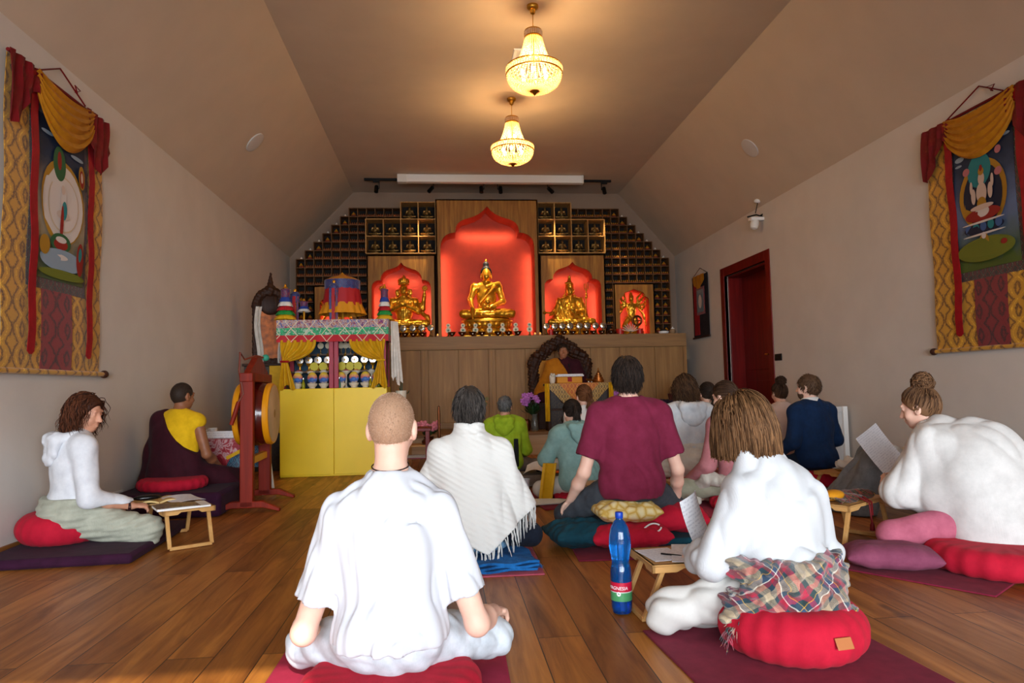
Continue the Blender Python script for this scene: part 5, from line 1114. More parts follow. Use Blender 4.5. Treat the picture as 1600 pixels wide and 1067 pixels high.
# ------------------------------------------------------------------ thangkas on the walls
def damask(name, a, b, c, axis='Y', k=1.0):
    if name in MATS: return MATS[name]
    m, t = newmat(name); v = t.coord(); sp = t.add('ShaderNodeSeparateXYZ'); t.l.new(v, sp.inputs[0]); h = sp.outputs[{'X': 0, 'Y': 1}[axis]]; z = sp.outputs[2]
    w = t.math('MULTIPLY', t.math('SINE', t.math('MULTIPLY', z, 19*k)), .9)
    p1 = t.math('ABSOLUTE', t.math('SINE', t.math('ADD', t.math('MULTIPLY', h, 15*k), w))); p2 = t.math('ABSOLUTE', t.math('SINE', t.math('SUBTRACT', t.math('MULTIPLY', h, 15*k), w)))
    f = t.math('MULTIPLY', t.math('MINIMUM', p1, p2), 1.6); n = t.noise(v, 34*k, 3, .6, 1.2)
    f = t.math('ADD', t.math('MULTIPLY', f, .5), t.math('MULTIPLY', n, .58))
    t.set('Base Color', t.ramp(f, [(.18, a), (.36, b), (.56, b), (.72, c), (.9, b)])); t.set('Roughness', .55); t.set('Sheen Weight', .2); t.bump(f, .2, .004); return m
M_DGOLD = damask('gold_damask', 'F8C830', 'C48C1A', '5A3008'); M_DRED_D = damask('red_damask', '6A0E14', '7E1218', '2E0A10', k=.9); M_BORDER = damask('dark_brocade', 'A89A78', '2A2A26', '6A2420', k=2.4)
M_REDSILK = weave('red_silk', '640A10', '740C14', scale=300, rough=.5); M_YSILK = weave('ochre_silk', 'AC6E10', 'BA7C18', scale=300, rough=.5); M_RIB = weave('ribbon_red', '8A0814', 'A00C1C', scale=300, rough=.5)
PAL = {k: mat('paint_'+k, v, .7) for k, v in dict(sky='16243C', haze='8A9AA8', cream='C4AE90', white='CFC4BC', green='2A5A34', red='8E2018', gold='A87A1E', teal='1E7A80', navy='141C34', skin='C8B0A0', lawn='6A7020', blue='3E5A8C', pink='B06A70', black='181414').items()}
PK = list(PAL)
def sky_mat(name, top, bot):
    m, t = newmat(name); v = t.coord(); sp = t.add('ShaderNodeSeparateXYZ'); t.l.new(v, sp.inputs[0])
    t.set('Base Color', t.ramp(t.math('ADD', t.math('MULTIPLY_ADD', sp.outputs[2], 1.05, -.7), t.math('MULTIPLY_ADD', t.noise(v, 9, 4), .3, -.15)), [(0, bot[0]), (.35, bot[1]), (.75, top[0]), (1, top[1])])); t.set('Roughness', .7); return m
def thangka(label, left, y0, z0, W, Hh, kind):
    sx = 1 if left else -1; t = thing('thangka', label, 'thangka', (XL if left else XR, y0, z0))
    P = lambda a, z, o=.02: Vector((sx*o, a if left else -a, z))
    wv = lambda a, z: .010*math.sin(a*9+1)*(1-z/Hh)+.006*math.sin(z*7)
    def sheet(nm, m, a0, a1, z0_, z1_, off, nu=10, nv=16, th=.004):
        MB().grid(nu, nv, lambda u, v: P(a0+(a1-a0)*u, z0_+(z1_-z0_)*v, off+wv(a0+(a1-a0)*u, z0_+(z1_-z0_)*v)), th*(1 if left else -1)).build(nm, m, t)
    top = Hh*.92
    sheet('brocade', M_DGOLD, 0, W, 0, top, .022); sheet('centre_panel', M_DRED_D, W*.36, W*.64, 0, .58, .027); sheet('painting_border', M_BORDER, W*.21, W*.80, .53, Hh*.87, .028)
    pa0, pa1, pz0, pz1 = W*.255, W*.755, .60, Hh*.81; pc = (pa0+pa1)/2; ph = pz1-pz0; pw = pa1-pa0
    b = MB(); mats = [sky_mat('painted_sky_'+kind, ('1A2C48', '101A30'), ('56603A', 'A8967C') if kind == 'a' else ('4A5A1E', '5A6A8C'))]+[PAL[k] for k in PK]; ix = {k: i+1 for i, k in enumerate(PK)}
    b.grid(8, 12, lambda u, v: P(pa0+pw*u, pz0+ph*v, .034+wv(pa0+pw*u, pz0+ph*v)), .003*(1 if left else -1), 0)
    lay = [0]
    def disc(a, z, ra, rz, k, n=26):
        lay[0] += 1; o = .0425+lay[0]*.0006; cc = (pa0+pw*a, pz0+ph*z); vs = [P(cc[0]+ra*pw*math.cos(q), cc[1]+rz*ph*math.sin(q), o+wv(cc[0]+ra*pw*math.cos(q), cc[1]+rz*ph*math.sin(q))) for q in np.linspace(0, 6.2832, n, endpoint=False)]
        b.add(vs, [tuple(range(n)) if left else tuple(range(n))[::-1]], ix[k])
    if kind == 'a':
        for q in ((.2, .9, .12, .012), (.8, .84, .14, .014), (.7, .92, .1, .01)): disc(*q, 'haze')
        disc(.5, .50, .43, .27, 'gold'); disc(.5, .49, .40, .25, 'white'); disc(.5, .49, .30, .18, 'cream'); disc(.5, .49, .285, .17, 'white'); disc(.42, .74, .12, .11, 'green'); disc(.42, .76, .04, .06, 'red'); disc(.42, .93, .06, .03, 'red'); disc(.42, .97, .08, .02, 'green')
        disc(.48, .50, .055, .10, 'white'); disc(.48, .42, .12, .03, 'skin'); disc(.5, .45, .05, .06, 'teal'); disc(.47, .58, .035, .03, 'skin'); disc(.46, .36, .03, .12, 'red'); disc(.46, .24, .19, .06, 'green'); disc(.46, .23, .13, .035, 'red'); disc(.46, .26, .10, .02, 'white'); disc(.5, .13, .42, .07, 'haze'); disc(.4, .15, .2, .02, 'white'); disc(.85, .17, .08, .11, 'red'); disc(.85, .19, .04, .06, 'teal'); disc(.85, .72, .07, .08, 'gold'); disc(.85, .71, .05, .06, 'red'); disc(.85, .72, .025, .035, 'skin'); disc(.15, .2, .10, .06, 'gold'); disc(.5, .04, .45, .03, 'lawn')
    else:
        for q in ((.12, .88, .08, .02), (.1, .83, .06, .01), (.9, .93, .07, .012)): disc(*q, 'haze')
        disc(.5, .55, .40, .27, 'gold'); disc(.5, .54, .33, .235, 'navy'); disc(.46, .74, .2, .13, 'teal'); disc(.47, .89, .12, .035, 'green'); disc(.46, .90, .05, .03, 'pink'); disc(.78, .84, .05, .03, 'pink'); disc(.24, .76, .06, .03, 'pink'); disc(.78, .68, .06, .03, 'pink')
        disc(.5, .67, .055, .05, 'skin'); disc(.5, .725, .05, .03, 'gold'); disc(.5, .75, .025, .025, 'red'); disc(.5, .56, .09, .08, 'skin'); disc(.36, .55, .04, .06, 'skin'); disc(.65, .56, .04, .06, 'skin'); disc(.33, .62, .025, .05, 'skin'); disc(.69, .63, .025, .05, 'skin'); disc(.5, .48, .08, .05, 'gold'); disc(.5, .40, .30, .05, 'red'); disc(.5, .42, .12, .04, 'white'); disc(.5, .455, .2, .02, 'skin')
        disc(.5, .30, .34, .045, 'navy')
        for q, k in ((.24, 'blue'), (.37, 'teal'), (.5, 'blue'), (.63, 'teal'), (.76, 'blue')): disc(q, .31, .055, .035, k)
        disc(.5, .345, .36, .008, 'white'); disc(.5, .255, .36, .008, 'white'); disc(.5, .14, .48, .09, 'lawn'); disc(.5, .2, .08, .06, 'gold'); disc(.5, .24, .04, .025, 'white'); disc(.2, .14, .08, .03, 'green'); disc(.82, .16, .05, .02, 'red')
    o = b.build('painting', mats, t, smooth=False); o['label'] = 'painted panel of a pale figure in a round halo under dark sky'
    for a in (.20, .79):
        MB().grid(3, 14, lambda u, v: P(W*a+.075*u+.01*math.sin(v*5), .12+(top-.12)*v-(.03*(1-abs(u-.5)*2) if v == 0 else 0), .046+.006*math.sin(v*20)), .003*(1 if left else -1)).build('ribbon', M_RIB, t)
    for a0, a1, s in ((-.015, .27, 1), (.74, 1.02, -1)):
        MB().grid(10, 8, lambda u, v: P(W*(a0+(a1-a0)*u), top+.02-(.30+.14*math.sin(u*3.14*1.5+s))*v, .05+.016*math.sin(u*22+v*3)+.01*v), .004*(1 if left else -1)).build('corner_drape', M_REDSILK, t)
    MB().grid(18, 22, lambda u, v: P(W*(.22+.58*u)+.02*math.sin(v*9)*(u-.5), top+.02-v*(.16+.20*math.sin(math.pi*u)**.6)-.05*math.sin(math.pi*u), .06+.03*math.sin(math.pi*v)*math.sin(math.pi*u)+.009*math.sin(v*34+u*3)), .004*(1 if left else -1)).build('swag', M_YSILK, t)
    b = MB().tube([P(-.05, -.005, .03), P(W+.05, -.005, .03)], .018, 10); b.build('bottom_rod', M_DGOLD, t)
    for a in (-.055, W+.055): MB().ball(P(a, -.005, .03), (.03, .036, .03), 12, 8).build('rod_knob', mat('knob_wood', '3A1C12', .4), t)
    MB().tube([P(0, top+.015, .03), P(W, top+.015, .03)], .012, 8).build('top_rod', M_REDSILK, t)
    b = MB().tube([P(W*.24, top+.02, .05), P(W*.5, Hh*1.005, .012), P(W*.72, top+.02, .05)], .006, 6); b.tube([P(W*.62, top+.07, .04), P(W*.66, top+.10, .05), P(W*.60, top+.11, .05), P(W*.64, top+.06, .045)], .005, 6); b.build('hanging_cord', M_REDSILK, t)
    return t
thangka('large gold-brocade thangka with a white round halo, on the left wall above the hooded woman', True, 4.235, 1.10, 1.18, 2.05, 'a')
thangka('large gold-brocade thangka with a white four-armed figure under dark blue sky, on the right wall', False, 5.375, 1.155, 1.18, 2.0, 'b')
t = thing('small_thangka', 'small narrow dark thangka hanging between the altar end and the red door', 'thangka', (XR, 11.0, 1.665))
MB().grid(4, 10, lambda u, v: Vector((-.02-.01*math.sin(u*6), -.66*u, 1.0*v)), -.004).build('cloth', weave('black_brocade', '1A1216', '241A20', scale=200), t); MB().span((-.038, -.30, .04), (-.034, -.08, .96)).build('red_strip', M_RIB, t, smooth=False)
MB().span((-.040, -.55, .36), (-.035, -.2, .80)).build('picture_border', M_DRED_D, t, smooth=False)
b = MB().span((-.043, -.50, .40), (-.0405, -.24, .76)); b.build('picture', sky_mat('painted_small', ('5A7898', '35547C'), ('6A7A84', 'B8B0A8')), t, smooth=False)
b = MB(); n = 20; b.add([Vector((-.045, -.37+.07*math.cos(q), .57+.11*math.sin(q))) for q in np.linspace(0, 6.283, n, endpoint=False)], [tuple(range(n))[::-1]]); b.build('picture_figure', PAL['white'], t, smooth=False)
MB().grid(8, 6, lambda u, v: Vector((-.05-.01*math.sin(u*18), -.10-.46*u, 1.0-.22*v*math.sin(math.pi*(.15+.7*u)))), -.003).build('swag', M_YSILK, t)
MB().tube([(-.03, .02, 0), (-.03, -.68, 0)], .014, 8).build('bottom_rod', mat('knob_wood', '', .4), t); MB().tube([(-.02, -.02, 1.0), (-.01, -.33, 1.12), (-.02, -.64, 1.0)], .004, 6).build('hanging_cord', mat('knob_wood', '', .4), t)
p = at(1217, 558, X=XR); t = thing('light_switch', 'black double light switch beside the red door', 'switch', (XR-.001, p.y, p.z)); MB().span((-.012, -.085, -.042), (0, .085, .042)).build('plate', M_BLACK, t, bevel=.004); MB().span((-.016, -.075, -.033), (-.011, -.004, .033)).build('rocker', M_BLACK, t, bevel=.003); MB().span((-.016, .004, -.033), (-.011, .075, .033)).build('rocker', M_BLACK, t, bevel=.003)
p = at(175, 775, X=XL); t = thing('wall_socket', 'white wall socket strip low on the left wall', 'socket', (XL, p.y, .14)); MB().span((0, -.16, -.045), (.014, .16, .045)).build('plate', M_WHITE, t, bevel=.004)
for k in (-.1, 0, .1): MB().lathe([(.03, 0), (.03, .004), (.026, .002), (0, .002)], 16, (.0142, k, 0), rotm(0, R(90))).build('outlet', mat('socket_grey', 'B8B6B2', .5), t)
# ------------------------------------------------------------------ yellow offering cabinet and its vitrine
M_LEMON = mat('yellow_lacquer', 'F2CC04', .42, var=.02, vscale=3); CX0, CX1, CYF, CYB, CZ = -1.80, -.64, 7.80, 8.34, .965
t = thing('yellow_cabinet', 'bright yellow two-door base cabinet under the offering vitrine', 'cabinet', ((CX0+CX1)/2, CYF, 0)); w = (CX1-CX0)/2
MB().span((-w, .022, .0), (w, CYB-CYF, CZ)).build('body', M_LEMON, t, bevel=.003)
MB().span((-w, 0, .02), (-.003, .02, CZ-.002)).build('door', M_LEMON, t, bevel=.003); MB().span((.003, 0, .02), (w, .02, CZ-.002)).build('door', M_LEMON, t, bevel=.003)
M_FRED = mat('frame_red', 'A02038', .45, var=.05); VT = 1.68
t = thing('offering_vitrine', 'red-framed glass-less vitrine with a brocade pelmet standing on the yellow cabinet', 'vitrine', ((CX0+CX1)/2, CYF, CZ)); h = VT-CZ
for x, nm in ((-w+.03, 'post'), (w-.03, 'post'), (-.028, 'post'), (.026, 'post')): MB().span((x-.024, .01, 0), (x+.024, .05, h)).build(nm, M_FRED, t, bevel=.004)
for x in (-w+.03, w-.03): MB().span((x-.024, .46, 0), (x+.024, .5, h)).build('post', M_FRED, t, bevel=.004)
MB().span((-w, .0, h-.04), (w, .52, h)).build('roof', M_FRED, t, bevel=.004); MB().span((-w+.01, .50, 0), (w-.01, .515, h)).build('back_panel', mat('vitrine_back', '0E3A52', .6), t, smooth=False); MB().span((w-.03, .05, 0), (w-.022, .46, h)).build('side_panel', mat('vitrine_side', '6E5240', .6), t, smooth=False)
for k, (z, y0_, y1_) in enumerate(((.20, .22, .5), (.40, .34, .5))): MB().span((-w+.06, y0_, z-.02), (w-.06, y1_, z)).build('shelf_step', mat('step_dark', '4A3018', .5), t, smooth=False)
def pelmet_mat():
    m, t = newmat('pelmet'); v = t.coord(); sp = t.add('ShaderNodeSeparateXYZ'); t.l.new(v, sp.inputs[0]); z = sp.outputs[2]; h_ = t.math('ADD', sp.outputs[0], sp.outputs[1])
    band = t.ramp(t.math('MULTIPLY', z, 4.0), [(0, 'B80E20'), (.30, '1E9A60'), (.62, '2A3A8A')], 'CONSTANT')
    n = t.noise(v, 26, 3, .6, 1.5); bro = t.ramp(n, [(.3, '26347E'), (.42, '7A74A0'), (.5, 'C8B4A4'), (.56, 'B4603A'), (.64, '2A3A8A'), (.72, 'B02A50')], 'LINEAR')
    gr = t.ramp(t.noise(v, 30, 3, .6, 1), [(.4, '2AB878'), (.52, '148050'), (.6, 'A8C8B0')])
    s1 = t.ramp(t.math('MULTIPLY', z, 4.0), [(0, 0.), (.62, 1.)], 'CONSTANT'); s2 = t.ramp(t.math('MULTIPLY', z, 4.0), [(0, 0.), (.30, 1.)], 'CONSTANT')
    c = t.mix(s2, band, gr); c = t.mix(s1, c, bro)
    zz = t.math('ABSOLUTE', t.math('SUBTRACT', t.math('FRACT', t.math('MULTIPLY', h_, 5.2)), .5)); zl = t.math('ABSOLUTE', t.math('SUBTRACT', t.math('MULTIPLY', zz, .22), t.math('SUBTRACT', t.math('PINGPONG', z, .075), .0)))
    c = t.mix(t.math('LESS_THAN', zl, .006), c, 'D8C8A8'); t.set('Base Color', c); t.set('Roughness', .7); t.set('Sheen Weight', .2); return m
M_PEL = pelmet_mat()
o_ = -.03; b = MB(); z0_, z1_ = h-.20, h+.045
def pel(u, v):
    L1, L2 = 2*w+.06, .55; s_ = u*(L1+L2); wob = .008*math.sin(s_*30)*(1-v)
    return Vector((-w-.03+s_, o_-wob, z0_+(z1_-z0_)*v)) if s_ <= L1 else Vector((w+.03+wob, o_+(s_-L1), z0_+(z1_-z0_)*v))
b.grid(70, 6, pel, .006); po = b.build('pelmet', M_PEL, t); po.location = (0, 0, 0)
me = po.data
for vtx in me.vertices: vtx.co.z -= z0_
po.location = (0, 0, z0_)
M_CURT = weave('gold_curtain', 'C8960E', 'D6A41C', scale=300, rough=.55)
def curtain(side):
    s_ = side; xo = s_*(w-.01); xi = s_*(w*.32) if side < 0 else s_*(w*.30); gx, gz = s_*(w-.03), h*.42
    def f(u, v):
        tx, tz = xo+(xi-xo)*u, h-.18; q = v*v*(3-2*v); ex = gx-s_*.06*u; x = tx+(ex-tx)*(q**(.75+.35*u)); z = tz+(gz-tz)*v**(1-.28*u)-.05*math.sin(math.pi*v)*u
        return Vector((x, -.02-.022*math.sin(u*34+v*2)*(1-.75*v)-.02*math.sin(math.pi*v), z))
    c_ = MB().grid(46, 18, f, .004).build('curtain', M_CURT, t)
    tail = MB().grid(22, 10, lambda u, v: Vector((gx-s_*.06*(u)+(u-.5)*s_*-.12*v-s_*.02*v, -.03-.018*math.sin(u*18)*(.4+v), gz-(h*.40)*v-.03*math.sin(u*9)*v)), .004)
    tail.build('curtain_tail', M_CURT, c_); MB().tube([(gx-s_*.07, -.045, gz), (gx-s_*.03, -.06, gz), (gx+s_*.01, -.045, gz), (gx+s_*.005, -.01, gz), (gx-s_*.07, -.01, gz), (gx-s_*.07, -.045, gz)], .012, 6).build('tie', M_RIB if side < 0 else M_CURT, c_)
curtain(-1); curtain(1)
t2 = thing('white_scarf', 'white silk scarf hanging at the right corner of the offering vitrine', 'scarf', (CX1+.04, CYF+.02, CZ))
MB().grid(10, 16, lambda u, v: Vector((.015+.06*u+.05*v*u, -.06+.10*u+.012*math.sin(v*9), h+.02-(.62+.1*u)*v-.04*math.sin(u*12)*v)) + Vector((.012*math.sin(u*20), .012*math.cos(u*20), 0)), .003).build('cloth', weave('scarf_white', 'C9C0B4', 'D8D0C6', scale=300), t2)
M_PINKW = mat('torma_card', 'C87A6A', .6); M_TCUP = mat('torma_cup', 'D8CDB8', .35)
def card_mat():
    m, t = newmat('painted_torma'); v = t.coord(); sp = t.add('ShaderNodeSeparateXYZ'); t.l.new(v, sp.inputs[0]); f = t.math('ADD', t.math('MULTIPLY', sp.outputs[2], 5.6), t.math('MULTIPLY_ADD', t.noise(v, 50, 2), .3, -.15))
    t.set('Base Color', t.ramp(f, [(.35, 'C8B49A'), (.45, '2A4E9A'), (.58, '4A78B8'), (.66, 'C05A64'), (.8, 'D89A5A'), (.92, 'E0C030')])); t.set('Roughness', .5); return m
M_CARD = card_mat()
for i, px in enumerate((465, 488, 506, 533, 553, 571, 589)):
    x = at(px, 600, Y=CYF+.13).x; k = thing('torma', f'painted blue-and-pink offering cake on a white cup, {nth(i, 7)} from the left in the vitrine', 'offering cake', (x, CYF+.13, CZ), 0, 'painted cakes in the vitrine')
    MB().lathe([(.03, 0), (.034, .005), (.03, .012), (.052, .035), (.058, .055), (.052, .058), (0, .056)], 18).build('cup', M_TCUP, k); MB().ball((0, 0, .115), (.055, .026, .068), 16, 10).build('cake', M_CARD, k)
    MB().ball((0, -.027, .10), (.03, .006, .022), 10, 6).build('relief', mat('relief_blue', '3A68B0', .5), k)
for i, px in enumerate((459, 474, 530, 579, 592)):
    x = at(px, 604, Y=CYF+.075).x; k = thing('small_bottle', ['clear bottle with green neck at the left end of the vitrine', 'yellow-green liqueur bottle beside the second painted cake', 'slim bottle right of the vitrine centre post', 'yellow bottle near the right end of the vitrine', 'olive bottle hidden by the right curtain'][i], 'bottle', (x, CYF+.075, CZ), 0, None, .8)
    MB().lathe([(.022, 0), (.024, .005), (.024, .07), (.01, .10), (.009, .13), (.0, .13)], 14).build('glass', mat(['bottle_clear', 'bottle_lime', 'bottle_teal', 'bottle_yellow', 'bottle_olive'][i], ['A8B4A8', 'B8B81E', '4A8A70', 'C8B020', '6A7A20'][i], .1, trans=.5), k); MB().lathe([(.011, .128), (.011, .15), (0, .15)], 10).build('cap', M_SILV if i else mat('cap_green', '2E7A40', .5), k)
for i, px in enumerate((470, 484, 498, 513, 540, 555, 570, 583)):
    x = at(px, 560, Y=CYF+.34).x; k = thing('butter_lamp', f'gold-stemmed lamp with a round silver face on the vitrine step, {nth(i, 8)} from the left', 'lamp', (x, CYF+.30, CZ+.20), 0, 'silver-faced lamps in the vitrine')
    MB().lathe([(.03, 0), (.032, .006), (.012, .02), (.010, .05), (.03, .075), (.034, .09), (0, .09)], 14).build('stem', M_GOLD, k); o = MB().lathe([(.0, .01), (.04, .008), (.046, 0), (.04, -.004), (0, -.004)], 20, (0, -.01, .125), rotm(R(90))).build('face', M_SILV, k); MB().ball((0, -.016, .125), (.012, .006, .016), 8, 6).build('boss', M_GOLD, o)
    MB().lathe([(.02, .0), (.012, .02), (0, .045)], 10, (0, 0, .165)).build('spire', M_GOLD, k)
for i, px in enumerate((491, 505, 534, 547, 559)):
    x = at(px, 570, Y=CYF+.25).x; k = thing('yellow_disc', f'flat yellow hexagonal offering disc standing on the vitrine step, {nth(i, 5)} from the left', 'offering disc', (x, CYF+.245, CZ+.20), 0, 'yellow discs in the vitrine')
    MB().lathe([(0, -.006), (.05, -.006), (.05, .006), (0, .006)], 8, (0, 0, .05), rotm(R(90))).build('disc', mat('disc_yellow', 'C8B81E', .5), k, smooth=False); MB().box((0, .012, .004), (.05, .03, .008)).build('foot', M_GOLD2, k)
for i, px in enumerate((466, 485, 505, 540, 556, 580)):
    x = at(px, 577, Y=CYF+.19).x; k = thing('offering_dish', f'small white footed dish of offerings behind the painted cakes, {nth(i, 6)} from the left', 'dish', (x, CYF+.225, CZ+.20-.20), 0, 'white dishes in the vitrine')
    MB().lathe([(.03, 0), (.012, .02), (.012, .15), (.045, .18), (.05, .195), (.044, .195), (0, .185)], 16).build('dish', M_TCUP, k); MB().ball((0, 0, .195), (.034, .034, .02), 10, 6).build('content', mat(f'content_{i%3}', ['B05A5A', 'C88A50', 'D8D0C0'][i % 3], .6), k)
for i, (px, z) in enumerate(((501, .50), (513, .50), (533, .50), (540, .50), (548, .42))):
    x = at(px, 545, Y=CYF+.42).x; k = thing('disc_offering', f'white double disc on the top vitrine step, {nth(i, 5)} from the left', 'offering', (x, CYF+.42, CZ+.40), 0, 'white discs on the top vitrine step', .72)
    MB().lathe([(.03, 0), (.03, .01), (.008, .02), (.008, .09)], 12).build('stand', M_GOLD2, k)
    for zz, r in ((.135, .05), (.225, .038)): MB().lathe([(r*.7, -.01), (r, -.004), (r, .004), (r*.7, .01), (0, .01)], 18, (0, 0, zz), rotm(R(90))).build('disc', M_CREAMP, k)
# victory banners and parasol above
FR = [mat('silk_'+k, c, .6, bump=.1) for k, c in (('blue', '1C3A8C'), ('white', 'D8D4CC'), ('red', 'A81420'), ('green', '1E8A3C'), ('yellow', 'D8A818'))]; M_BROC = damask('banner_brocade', 'C87A2A', '4A2A5A', '8A1E2A', 'X', 2.6); M_BROC2 = damask('blue_brocade', '8A94B8', '1E2E6A', '4A3A6A', 'X', 2.2)
def banner(label, px, py_top, py_bot, Y, s_=1.0, nfr=5, group='victory banners on the vitrine'):
    a, b_ = at(px, py_bot, Y=Y), at(px, py_top, Y=Y); hh = b_.z-a.z; t = thing('victory_banner', label, 'banner', (a.x, Y, VT), 0, group); z = a.z-VT
    MB().tube([(0, 0, -.01), (0, 0, z+hh*.9)], .012, 8).build('pole', M_GOLD, t); n = 20; fz = hh*.62/5
    for k in range(nfr):
        zt = z+hh*.62-fz*k; r0, r1 = .05*s_+.008*k*s_, .066*s_+.013*k*s_; m_ = MB(); vs = []
        for zz, r in ((zt, r0*.9), (zt-fz*.5, (r0+r1)/2), (zt-fz*1.12, r1)):
            for j in range(n*2): q = math.pi*j/n; rr = r*(1+.06*math.sin(q*8)*(zt-zz)/fz); vs.append((rr*math.cos(q), rr*math.sin(q), zz))
        N = n*2; m_.add(vs, [(i*N+j, (i+1)*N+j, (i+1)*N+(j+1) % N, i*N+(j+1) % N) for i in range(2) for j in range(N)]); m_.build('frill', FR[k], t)
    MB().lathe([(.046*s_, z+hh*.60), (.05*s_, z+hh*.62), (.05*s_, z+hh*.80), (.056*s_, z+hh*.81), (.052*s_, z+hh*.84), (.02*s_, z+hh*.86)], 20).build('drum', M_BROC, t)
    MB().lathe([(.018*s_, z+hh*.84), (.03*s_, z+hh*.88), (.012*s_, z+hh*.92), (.016*s_, z+hh*.95), (0, z+hh)], 12).build('finial', M_GOLD, t)
banner('tall striped silk banner at the front left corner above the pelmet', 446, 443, 499, 7.9); banner('short blue and white silk banner behind the left corner one', 475, 466, 499, 8.15, .9, 2); banner('tall striped silk banner at the right corner above the pelmet', 601, 443, 499, 7.9, .82)
for lab, px, py, Y in (('brocade streamer banner hanging with tassels in front of the parasol', 522, 441, 7.95), ('dark brocade streamer banner between the two left silk banners', 461, 455, 8.2)):
    a = at(px, 500, Y=Y); b_ = at(px, py, Y=Y); hh = b_.z-VT; t = thing('streamer_banner', lab, 'banner', (a.x, Y, VT)); MB().tube([(0, 0, -.01), (0, 0, hh)], .012, 8).build('pole', M_GOLD, t)
    MB().lathe([(.03, hh*.98), (.06, hh*.9), (.05, hh*.84), (.052, hh*.7), (.02, hh*.68)], 16).build('canopy', M_BROC2, t); MB().ball((0, 0, hh), (.02, .02, .03), 10, 6).build('finial', M_GOLD, t)
    for j in range(5):
        q = math.pi*(1+j/4); MB().grid(2, 6, lambda u, v: Vector((.05*math.cos(q)+.035*(u-.5)*abs(math.sin(q)), .05*math.sin(q)-.01*math.sin(v*5), hh*.85-hh*.72*v)), .003).build('streamer', [M_BROC, M_BROC2, FR[2], M_BROC, M_BROC2][j], t)
a = at(535, 432, Y=8.15); t = thing('ceremonial_parasol', 'tasselled silk parasol in blue, red and yellow above the vitrine', 'parasol', (a.x, 8.15, VT)); zt = a.z-VT; px_m = 8.15/1076
MB().tube([(0, 0, -.01), (0, 0, zt-.0)], .015, 8).build('pole', M_GOLD, t); MB().lathe([(.208, zt-.055), (.205, zt-.05), (.13, zt-.015), (.05, zt+.005), (.02, zt+.03), (0, zt+.05)], 32).build('canopy', M_YSILK, t)
def skirt(r0, r1, z0, z1, m, nm, amp=.02, lobes=14):
    N = 84; vs = []
    for i in range(5):
        v = i/4
        for j in range(N): q = 2*math.pi*j/N; r = (r0+(r1-r0)*v)*(1+amp*v*math.sin(q*lobes)); vs.append((r*math.cos(q), r*math.sin(q), z0+(z1-z0)*v))
    MB().add(vs, [(i*N+j, (i+1)*N+j, (i+1)*N+(j+1) % N, i*N+(j+1) % N) for i in range(4) for j in range(N)]).build(nm, m, t)
skirt(.205, .20, zt-.05, zt-.16, M_BROC2, 'brocade_band'); skirt(.196, .225, zt-.14, zt-.36, FR[2], 'red_skirt', .03); skirt(.22, .265, zt-.32, zt-.45, mat('silk_amber', 'D08A12', .6), 'yellow_frill', .05, 18)
# carved frame and brocade stand at the left wall
M_CARV = wood('carved_dark', '1E0F08', '4A2A16', '32190C', 'Z', 2.2, .5, .5); M_CARVG = damask('carved_gold', '8A6424', '1A120C', '2E1A10', 'X', 3)
t = thing('brocade_stand', 'tall stand draped in black and gold brocade with a yellow strip, behind the drum', 'stand', (-2.16, 8.5, 0)); MB().span((-.22, 0, 0), (.22, .4, 1.25)).build('body', M_CARVG, t, bevel=.01); MB().span((.08, -.012, .45), (.21, -.004, 1.25)).build('yellow_cloth', M_CURT, t); MB().span((-.24, -.02, 1.25), (.24, .42, 1.28)).build('top', M_CARV, t, bevel=.006)
t = thing('carved_portrait_frame', 'dark carved portrait frame with a tall spire and white scarf by the left wall', 'frame', (-2.12, 8.7, 1.28), R(18)); zt = 2.42-1.28
s = SDF((-.3, -.1, -.02), (.3, .1, 1.2), .011)
for x in (-1, 1): s.rbox((x*.165, 0, .36), (.045, .035, .37), .01, .02)
s.rbox((0, 0, .03), (.21, .045, .04), .01, .02)
for q in np.linspace(0, math.pi, 13): s.ell((.165*math.cos(q), 0, .70+.20*math.sin(q)), (.055, .04, .055), .02)
s.cone((0, 0, .88), (0, 0, 1.13), .05, .012, .02); s.ell((0, 0, .93), (.06, .04, .05), .02); s.ell((0, 0, .99), (.035, .03, .03), .01)
s.warp(lambda x, y, z: .006*np.sin(x*90+z*40)*np.sin(z*95-x*30)); s.build('carved_frame', M_CARV, t)
MB().span((-.14, -.005, .05), (.14, .02, .72)).build('portrait', mat('portrait_orange', 'A85A1E', .5, var=.35, vscale=12), t, smooth=False); MB().ball((0, .0, .74), (.14, .03, .14), 16, 10).build('carved_crest', M_CARV, t)
for x in (-1, 1): MB().grid(6, 16, lambda u, v: Vector((x*(.10+.07*u)+.02*math.sin(v*6)*x, -.05-.012*math.sin(u*15), .70-(.76)*v-.05*u*v)), .004).build('scarf', weave('scarf_white', '', scale=300), t)
